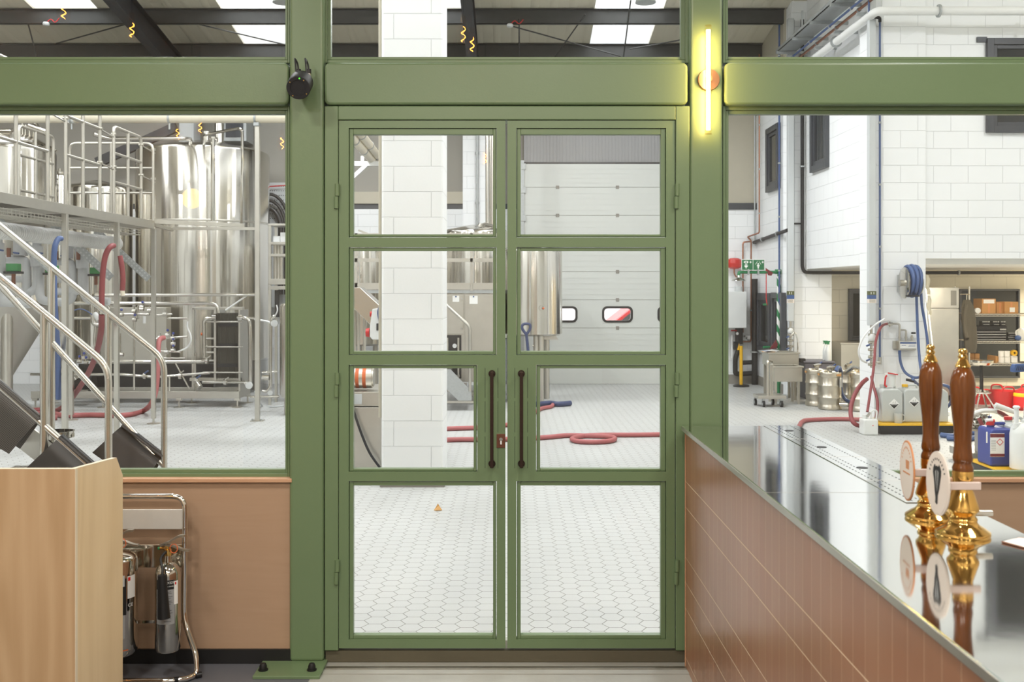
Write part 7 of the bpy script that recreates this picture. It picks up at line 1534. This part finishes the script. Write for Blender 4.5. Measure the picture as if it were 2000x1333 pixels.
def meshy():
    m, t, out = nt('black_mesh_mat'); b = bsdf(t, out, Roughness=.4)
    tc = N(t, 'TexCoord'); sp = N(t, 'SeparateXYZ'); t.links.new(tc.outputs['Object'], sp.inputs[0])
    a = MATH(t, 'ADD', MATH(t, 'MULTIPLY', sp.outputs['X'], .77), MATH(t, 'MULTIPLY', sp.outputs['Z'], -.64)); c = MATH(t, 'ADD', MATH(t, 'MULTIPLY', sp.outputs['X'], .64), MATH(t, 'MULTIPLY', sp.outputs['Z'], .77))
    g = MATH(t, 'MAXIMUM', MATH(t, 'LESS_THAN', MATH(t, 'FRACT', MATH(t, 'MULTIPLY', MATH(t, 'ADD', a, 50.0), 105.0)), .28), MATH(t, 'LESS_THAN', MATH(t, 'FRACT', MATH(t, 'MULTIPLY', MATH(t, 'ADD', c, 50.0), 105.0)), .28))
    t.links.new(mix(t, g, lin((24, 24, 25)), lin((92, 90, 86))), b.inputs['Base Color']); bp = N(t, 'Bump', i_Strength=.6, i_Distance=.003); t.links.new(g, bp.inputs['Height']); t.links.new(bp.outputs[0], b.inputs['Normal']); return m
M['meshmat'] = meshy()
mat_('black ribbed mesh mat over the near stair rail, highest of the three', ((-60, 700), (77, 821)), ((-110, 800), (27, 884)), dn - .0, 'meshmat', flare=.03)
mat_('black rubber mat over the near stair rail, by the maple stand', ((117, 855), (196, 925)), ((50, 925), (140, 1010)), dn, flare=.07)
mat_('black rubber mat over the far stair rail, next to its bottom post', ((239, 832), (317, 893)), ((192, 880), (283, 945)), df, flare=.07)
t = stairs
la(t, 'ring_clamp', 'polish', [(.11, 0), (.11, .045), (.10, .045), (.10, 0)], W(112, 855, 6.72), 36); bx(t, 'clamp_latch', 'polish', W(134, 856, 6.6), W(146, 846, 6.65), .004)
# skid with the plate heat exchanger
Ys = 14.7
t = thing('heat_exchanger_skid', 'low steel skid frame carrying the plate heat exchanger and pipework', 'skid', (SX(350, Ys), Ys + .3, 0))
bx(t, 'skid_frame', 'satin', (SX(60, Ys), Ys, SZ(779, Ys)), (SX(467, Ys), Ys + .06, SZ(765, Ys)), .003); bx(t, 'skid_frame', 'satin', (SX(60, Ys), Ys + .58, SZ(779, Ys)), (SX(467, Ys), Ys + .64, SZ(765, Ys)), .003); br(t, 'skid_end', 'satin', W(463, 772, Ys + .03), W(463, 772, Ys + .03) + V(0, .6, 0), .08, .1)
for px in (68, 200, 349, 463):
    for dy in (.02, .6):
        x = SX(px, Ys); lg = bx(t, 'skid_leg', 'satin', (x - .04, Ys + dy - .03, .1), (x + .04, Ys + dy + .03, SZ(779, Ys)), .003); cy(lg, 'leg_screw', 'satin', (x, Ys + dy, .01), (x, Ys + dy, .11), .013); la(lg, 'leg_foot', 'satin', [(.08, 0), (.08, .006), (.02, .014), (.0001, .014)], (x, Ys + dy, 0), 16)
hx0, hx1 = SX(421, Ys), SX(463, Ys); hz0, hz1 = SZ(742, Ys), SZ(606, Ys)
m = MB(); nn = 26
for k in range(nn): x = hx0 + (hx1 - hx0 - .1 * 0) * k / nn; m.box((x, Ys + .1 + .004 * (k % 2), hz0), (x + .008, Ys + .5 - .004 * (k % 2), hz1 - .05))
pk = m.build('plate_pack', 'packgrey', t); bx(pk, 'pack_core', 'blackmetal', (hx0, Ys + .12, hz0 + .01), (hx1, Ys + .48, hz1 - .06))
for k in range(3): z = hz0 + .18 + .3 * k; bx(pk, 'dark_band', 'blackmetal', (hx0, Ys + .098, z), (hx1 - .02, Ys + .1, z + .05))
bx(t, 'end_plate', 'satin', (hx0 - .045, Ys + .06, hz0 - .04), (hx0 - .01, Ys + .52, hz1), .003); bx(t, 'end_plate', 'satin', (hx1 + .002, Ys + .06, SZ(768, Ys)), (hx1 + .03, Ys + .52, hz1), .003); bx(t, 'top_bar', 'satin', (SX(367, Ys), Ys + .2, hz1 - .0), (hx1 + .03, Ys + .3, hz1 + .04), .003); bx(t, 'support_column', 'satin', (SX(366, Ys), Ys + .2, SZ(768, Ys)), (SX(370.5, Ys), Ys + .26, hz1 + .02)); bx(t, 'cross_bar', 'satin', (SX(366, Ys), Ys + .1, SZ(746, Ys)), (hx1 + .03, Ys + .16, SZ(740, Ys)))
for py in (629, 678, 728): cy(t, 'tie_bolt', 'steel', W(396, py, Ys + .05), W(474, py, Ys + .05), .014)
for py in (662, 689, 705): cy(t, 'rod', 'steel', W(398, py, Ys + .25), W(418, py, Ys + .25), .016)
def pl(nm, pts, r=.026, m_='polish', fr=.08, d=None): return tb(t, nm, m_, fil([W(a, b, (d or Ys) if len(q) == 0 else q[0]) for a, b, *q in pts], fr), r, 10)
pl('product_pipe', [(419, 622), (398, 622), (399, 700)], .028); pl('product_pipe', [(466, 621), (487, 622), (489, 660), (489, 748), (478, 750)], .028); pl('product_pipe', [(463, 621), (500, 622)], .02); la(t, 'pipe_union', 'polish', [(.05, -.03), (.05, .03)], W(419, 619, Ys), 16, (1, 0, 0)); la(t, 'pipe_union', 'polish', [(.05, -.03), (.05, .03)], W(470, 622, Ys), 16, (1, 0, 0)); la(t, 'clock_dial', 'whitep', [(.052, 0), (.052, .03), (.0001, .031)], W(487, 753, Ys - .03), 24, (0, -1, 0))
pl('product_pipe', [(262, 707), (396, 707), (404, 700)], .026); pl('product_pipe', [(60, 732), (240, 732), (300, 737), (410, 729)], .02); pl('product_pipe', [(395, 747), (480, 747)], .022); pl('product_pipe', [(200, 707), (262, 707)], .026)
for px, py in ((300, 732), (385, 744), (404, 706), (283, 735), (352, 735), (440, 747)): q = W(px, py, Ys - .02); cy(t, 'butterfly_valve', 'polish', q + V(-.02, 0, 0), q + V(.02, 0, 0), .045, n=14); cy(t, 'valve_handle', 'bluep' if px % 2 else 'polish', q + V(0, -.02, .04), q + V(.06, -.03, .08), .012, n=8)
pl('stand_pipe', [(331, 765), (331, 735)], .016); pl('stand_pipe', [(381, 735), (381, 690)], .016); cy(t, 'orange_cap', 'orange', W(393, 653, Ys), W(399, 653, Ys), .022); pl('instrument_rod', [(340, 705), (370, 760)], .012)
cy(t, 'filter_body', 'polish', W(384, 750, Ys - .1), W(390, 758, Ys - .14), .05)
# buffer box with valves
Yb = 15.5
t = thing('buffer_cabinet', 'plain stainless cabinet behind the manifold pipes and catwalk legs', 'cabinet', (SX(255, Yb), Yb + .3, 0)); bx(t, 'cabinet_body', 'satin', (SX(196, Yb), Yb, SZ(722, Yb)), (SX(325, Yb), Yb + .22, SZ(601, Yb)), .006)
for px in (203, 318): bx(t, 'cabinet_leg', 'satin', (SX(px, Yb) - .03, Yb + .06, 0), (SX(px, Yb) + .03, Yb + .16, SZ(722, Yb)))
t = thing('valve_manifold', 'polished pipe manifold with blue handled valves between the catwalk legs', 'pipework', W(300, 590, 14.3)); Ys = 14.3
pl('header_pipe', [(186, 577), (505, 576)], .024, d=14.2); pl('header_pipe', [(142, 593), (410, 593), (424, 596), (427, 612)], .026); pl('header_pipe', [(142, 622), (178, 622)], .022); pl('header_pipe', [(178, 505), (180, 600), (182, 634), (200, 636)], .034); pl('drop_pipe', [(204, 593), (213, 600), (214, 640), (213, 690)], .02); pl('drop_pipe', [(262, 598), (262, 640), (262, 762)], .016); pl('drop_pipe', [(270, 624), (269, 596), (277, 596)], .014); pl('drop_pipe', [(234, 652), (234, 690), (238, 692)], .018); pl('drop_pipe', [(188, 622), (184, 670), (190, 690)], .02); pl('cross_pipe', [(236, 614), (292, 614)], .02); pl('cross_pipe', [(306, 616), (336, 614)], .016); pl('cross_pipe', [(327, 622), (366, 622)], .016); pl('cross_pipe', [(302, 662), (366, 658)], .016); pl('cross_pipe', [(304, 686), (352, 688)], .016); pl('cross_pipe', [(310, 700), (362, 700)], .014)
for px, py in ((237, 615), (262, 608), (277, 604), (292, 607), (263, 625), (278, 600), (155, 706), (164, 700), (168, 708), (238, 693), (327, 655), (338, 661), (325, 688), (338, 685), (313, 660), (190, 577), (186, 592), (338, 672), (322, 614), (214, 613)):
    q = W(px, py, Ys - .03); cy(t, 'valve', 'polish', q + V(-.025, 0, 0), q + V(.025, 0, 0), .03, n=12); cy(t, 'valve_stem', 'polish', q, q + V(0, -.01, .06), .01, n=8)
    if px % 3 != 1: MB().sphere(q + V(0.01, -.02, .07), .02, 8, 6).build('valve_knob', 'bluecan', t)
cy(t, 'sight_glass', 'whitep', W(282, 618, Ys - .05), W(282, 632, Ys - .05), .02)
tag(tb(None, 'blue_wire', 'bluep', spl([W(142, 608, 14.1), W(155, 604, 14.1), W(168, 607, 14.1), W(180, 615, 14.1)], 6), .008, 6), 'thin blue air line arching to the manifold', 'air line'); tag(tb(None, 'white_tube', 'whitep', spl([W(366, 628, 14.4), W(366, 640, 14.4), W(372, 655, 14.4), W(372, 668, 14.4), W(364, 680, 14.4), W(345, 688, 14.3)], 6), .013, 8), 'white bent tube beside the plate heat exchanger', 'tube'); tag(tb(None, 'white_tube', 'whitep', [W(441, 606, 14.3), W(486, 575, 14.2)], .012, 8), 'thin white tube slanting up over the heat exchanger', 'tube')
t = thing('pump_unit', 'black pump motor on the skid behind the catwalk legs', 'pump', W(165, 745, 15)); cy(t, 'motor', 'black', W(146, 748, 15), W(181, 748, 15), .12, n=24); cy(t, 'motor_cap', 'black', W(181, 748, 15), W(184, 748, 15), .13, n=24); cy(t, 'pump_head', 'polish', W(150, 742, 14.8), W(140, 728, 14.8), .05); bx(t, 'pump_foot', 'satin', (SX(150, 15), 14.85, SZ(772, 15)), (SX(180, 15), 15.15, SZ(760, 15)))
bx(None, 'skid_board', 'rubber', (SX(150, 15.3), 15.36, 0.2), (SX(415, 15.3), 15.42, SZ(712, 15.3))); tag(C.objects[-1], 'dark panel at the back of the skid', 'panel')
# hoses in the brewhouse
tag(tb(None, 'blue_hose', 'blue', spl([W(120, 466, 10.2), W(113, 468, 10.15), W(107, 484, 10.1), W(105, 520, 10.1), W(106, 560, 10.1), W(107, 600, 10.1), W(110, 640, 10.15), W(113, 700, 10.3), V(SX(114, 10.4), 10.4, .6)], 8), .028, 10), 'blue hose hanging from the catwalk beside the first leg', 'hose')
tag(tb(None, 'red_hose', 'red', spl([W(222, 480, 11.5), W(214, 484, 11.4), W(206, 500, 11.4), W(201, 530, 11.4), W(199, 570, 11.4), W(198.5, 598, 11.4)], 8), .032, 10), 'dark red hose hanging from the catwalk down to a steel coupling', 'hose'); tag(cy(None, 'hose_coupling', 'polish', W(198.5, 598, 11.4), W(199, 614, 11.4), .03), 'polished coupling joining the two red hoses', 'coupling')
tag(tb(None, 'red_hose', 'red', spl([W(199, 614, 11.4), W(197, 650, 11.6), W(187, 695, 12.0), W(172, 730, 12.6), W(155, 758, 13.3), W(135, 784, 13.8)] + [FLR(a, b, .035) for a, b in ((112, 802), (88, 801), (62, 802))], 8), .034, 10), 'dark red hose curving from the coupling down to the floor', 'hose'); tag(cy(None, 'hose_coupling', 'whitep', W(186, 614, 11.6), W(195, 628, 11.5), .03), 'white hose end hooked on the red hose', 'coupling')
tag(tb(None, 'red_hose', 'red', spl([W(234, 500, 11.7), W(238, 520, 11.7), W(240, 545, 11.7), W(239, 568, 11.7)], 8), .03, 10), 'short red hose with white print beyond the middle catwalk leg', 'hose'); tag(cy(None, 'hose_end', 'cream', W(239, 567, 11.7), W(240, 578, 11.7), .026), 'pale hose end below the short printed red hose', 'hose end')
tag(tb(None, 'red_hose', 'pink', spl([W(320, 660, 13.9), W(312, 664, 13.8), W(309, 680, 13.7), W(308, 720, 13.6), W(305, 760, 13.55), W(296, 788, 13.5)] + [FLR(a, b, .035) for a, b in ((280, 803), (255, 810), (225, 812), (180, 811), (140, 812), (122, 812), (108, 809), (90, 808), (62, 809))], 8), .035, 10), 'faded pink hose dropping from the skid and snaking over the floor', 'hose')
tag(tb(None, 'red_hose', 'pink', spl([FLR(a, b, .035) for a, b in ((112, 816), (90, 817), (62, 818), (40, 816))], 6), .035, 10), 'short end of faded pink hose by the fermenter foot', 'hose')
# rack, cylinder and cable wall beside the column
Yr = 15.0
t = thing('steel_rack', 'narrow stainless rack with shelves beside the green column', 'rack', (SX(550, Yr), Yr + .2, 0)); X_ = lambda p: SX(p, Yr); Z_ = lambda p: SZ(p, Yr)
for px in (526.5, 575): bx(t, 'upright', 'satin', (X_(px) - .02, Yr, 0), (X_(px) + .02, Yr + .04, Z_(437))); bx(t, 'upright', 'satin', (X_(px) - .02, Yr + .4, 0), (X_(px) + .02, Yr + .44, Z_(437)))
for a, b in ((437, 441), (473, 478), (496, 501), (545, 556), (559, 566)): bx(t, 'shelf_bar', 'satin', (X_(524.5), Yr - .01, Z_(b)), (X_(577), Yr + .45, Z_(a)), .002)
for px, m_ in ((538, 'satin'), (549, 'polish'), (544, 'satin')): cy(t, 'vertical_tube', m_, W(px, 479, Yr + .2), W(px, 545, Yr + .2), .03)
cy(t, 'lower_tube', 'blackmetal', W(541, 567, Yr + .1), W(541, 620, Yr + .1), .035)
bx(None, 'white_carton', 'whitep', (X_(546), Yr + .05, Z_(472.5)), (X_(562), Yr + .3, Z_(454))); tag(C.objects[-1], 'white box standing on the narrow rack', 'box'); bx(None, 'white_tray', 'whitep', (X_(532), Yr + .05, Z_(472.5)), (X_(545), Yr + .3, Z_(461))); tag(C.objects[-1], 'low white tray beside the white box on the narrow rack', 'tray')
t = thing('small_cylinder_tank', 'small dark stainless cylinder half hidden by the green column', 'tank', (SX(572, 13.9), 13.9, 0)); la(t, 'shell', 'tank', [(.16, SZ(775, 13.9)), (.18, SZ(768, 13.9)), (.18, SZ(600, 13.9)), (.16, SZ(594, 13.9)), (.05, SZ(590, 13.9)), (.0001, SZ(589, 13.9))], (SX(572, 13.9), 13.9, 0), 36)
for k in (-1, 1): cy(t, 'leg', 'satin', (SX(572, 13.9) + .1 * k, 13.9, 0), (SX(572, 13.9) + .1 * k, 13.9, SZ(772, 13.9)), .02)
t = thing('drain_pipework', 'bent polished drain pipes by the small cylinder', 'pipework', W(530, 680, 14.2)); Ys = 14.2
pl('drain_pipe', [(537, 617), (530, 622), (529, 660), (529, 755), (520, 766), (512, 764)], .02); pl('drain_pipe', [(488, 776), (545, 775)], .018); pl('drain_pipe', [(512, 728), (542, 726)], .016); pl('drain_pipe', [(497, 624), (522, 628), (530, 632)], .014, 'whitep'); cy(t, 'drain_valve', 'polish', W(512, 738, Ys), W(526, 738, Ys), .04); la(t, 'gauge', 'whitep', [(.05, 0), (.05, .02), (.0001, .021)], W(536, 632, Ys), 20, (0, -1, 0)); la(t, 'gauge', 'whitep', [(.035, 0), (.035, .02), (.0001, .021)], W(528, 768, Ys), 20, (0, -1, 0)); tb(t, 'white_loop', 'whitep', spl([W(540, 596, Ys), W(542, 606, Ys), W(538, 616, Ys), W(534, 622, Ys)], 5), .01, 6)
tag(tb(None, 'grey_cable', 'offwhite', spl([W(498, 765, 13.9)] + [FLR(a, b, .012) for a, b in ((512, 793), (530, 795), (552, 793), (580, 785))], 6), .012, 6), 'grey cable curving over the floor under the small cylinder', 'cable')
for k, (r_, m_, lb) in enumerate(((.62, 'black', 'outermost black hose bend on the cable wall'), (.5, 'black', 'middle black hose bend on the cable wall'), (.36, 'rubber', 'innermost thick black hose bend on the cable wall'))):
    y = 17.97; c = W(524, 446, y); a = c + V(-.05, 0, r_)
    tb(None, 'bent_hose', m_, [a] + [c + V(r_ * .62 * math.sin(s), 0, r_ * math.cos(s)) for s in [i * math.pi / 16 for i in range(9)]] + [c + V(r_ * .62, 0, -1.2)], .03 if k < 2 else .045, 10); tag(C.objects[-1], lb, 'hose')
bx(None, 'perforated_panel', 'offwhite', (SX(522, 18.2), 18.1, SZ(600, 18.2)), (SX(570, 18.2), 18.15, SZ(358, 18.2))); tag(C.objects[-1], 'pale perforated cable panel on the wall behind the narrow rack', 'panel'); o = C.objects[-1]
m = MB()
for i in range(12):
    for j in range(8):
        q = V(SX(524 + 4.2 * i, 18.1), 18.098, SZ(364 + 9 * j, 18.1)); m.box(q - V(.008, 0, .008), q + V(.008, .004, .008))
m.build('perforation', 'blackmetal', o)
tag(tb(None, 'red_wire', 'redp', [W(522, 365, 18), W(562, 362, 18)], .012, 6), 'red wire along the top of the cable panel', 'cable')
# added warm fill on the bar side, unseen and without fittings
for k, (x, y, p) in enumerate(((-2.0, 2.5, 22), (0.3, 2.2, 20), (2.3, 2.9, 22), (-0.8, -0.9, 42), (1.7, -1.1, 36), (-2.6, -1.2, 30), (0.4, -2.2, 26))):
    area('bar_fill_light', (x, y, TOP - 0.12), (0, 0, 0), 0.5, p * 1.75, (1.0, 0.94, 0.86))
for k, (x, y) in enumerate(((6.6, 14.2), (9.3, 16.0))): area('store_fill_light', (x, y, 2.06), (0, 0, 0), 0.4, 75, (1.0, 0.88, 0.68))  # added unseen fill that brightens and warms the store recess
w = bpy.data.worlds.new('sky'); bpy.context.scene.world = w; w.use_nodes = True
bg = w.node_tree.nodes['Background']; bg.inputs[0].default_value = (0.95, 0.98, 1.0, 1); bg.inputs[1].default_value = 3.6
cam = bpy.data.cameras.new('camera'); co = bpy.data.objects.new('camera', cam); C.objects.link(co)
co.location = (0, 0, EYE); co.rotation_euler = (math.pi / 2, 0, 0)
cam.sensor_width = 36.0; cam.lens = 36.0 * F / 2000.0; cam.shift_x = (1000 - CX) / 2000.0; cam.shift_y = -(666.5 - CY) / 2000.0
cam.clip_start = 0.05; cam.clip_end = 200
cam.dof.use_dof = True; cam.dof.focus_distance = 6.5; cam.dof.aperture_fstop = 5.6
sc = bpy.context.scene; sc.camera = co
sc.view_settings.view_transform = 'Standard'; sc.view_settings.look = 'None'; sc.view_settings.gamma = 1.0; sc.view_settings.use_curve_mapping = False
sc.view_settings.exposure = EXPO
cy_ = sc.cycles
cy_.max_bounces = 10; cy_.diffuse_bounces = 4; cy_.glossy_bounces = 5; cy_.transmission_bounces = 4; cy_.transparent_max_bounces = 16
cy_.sample_clamp_indirect = 4.0; cy_.caustics_reflective = False; cy_.caustics_refractive = False
cy_.use_denoising = True
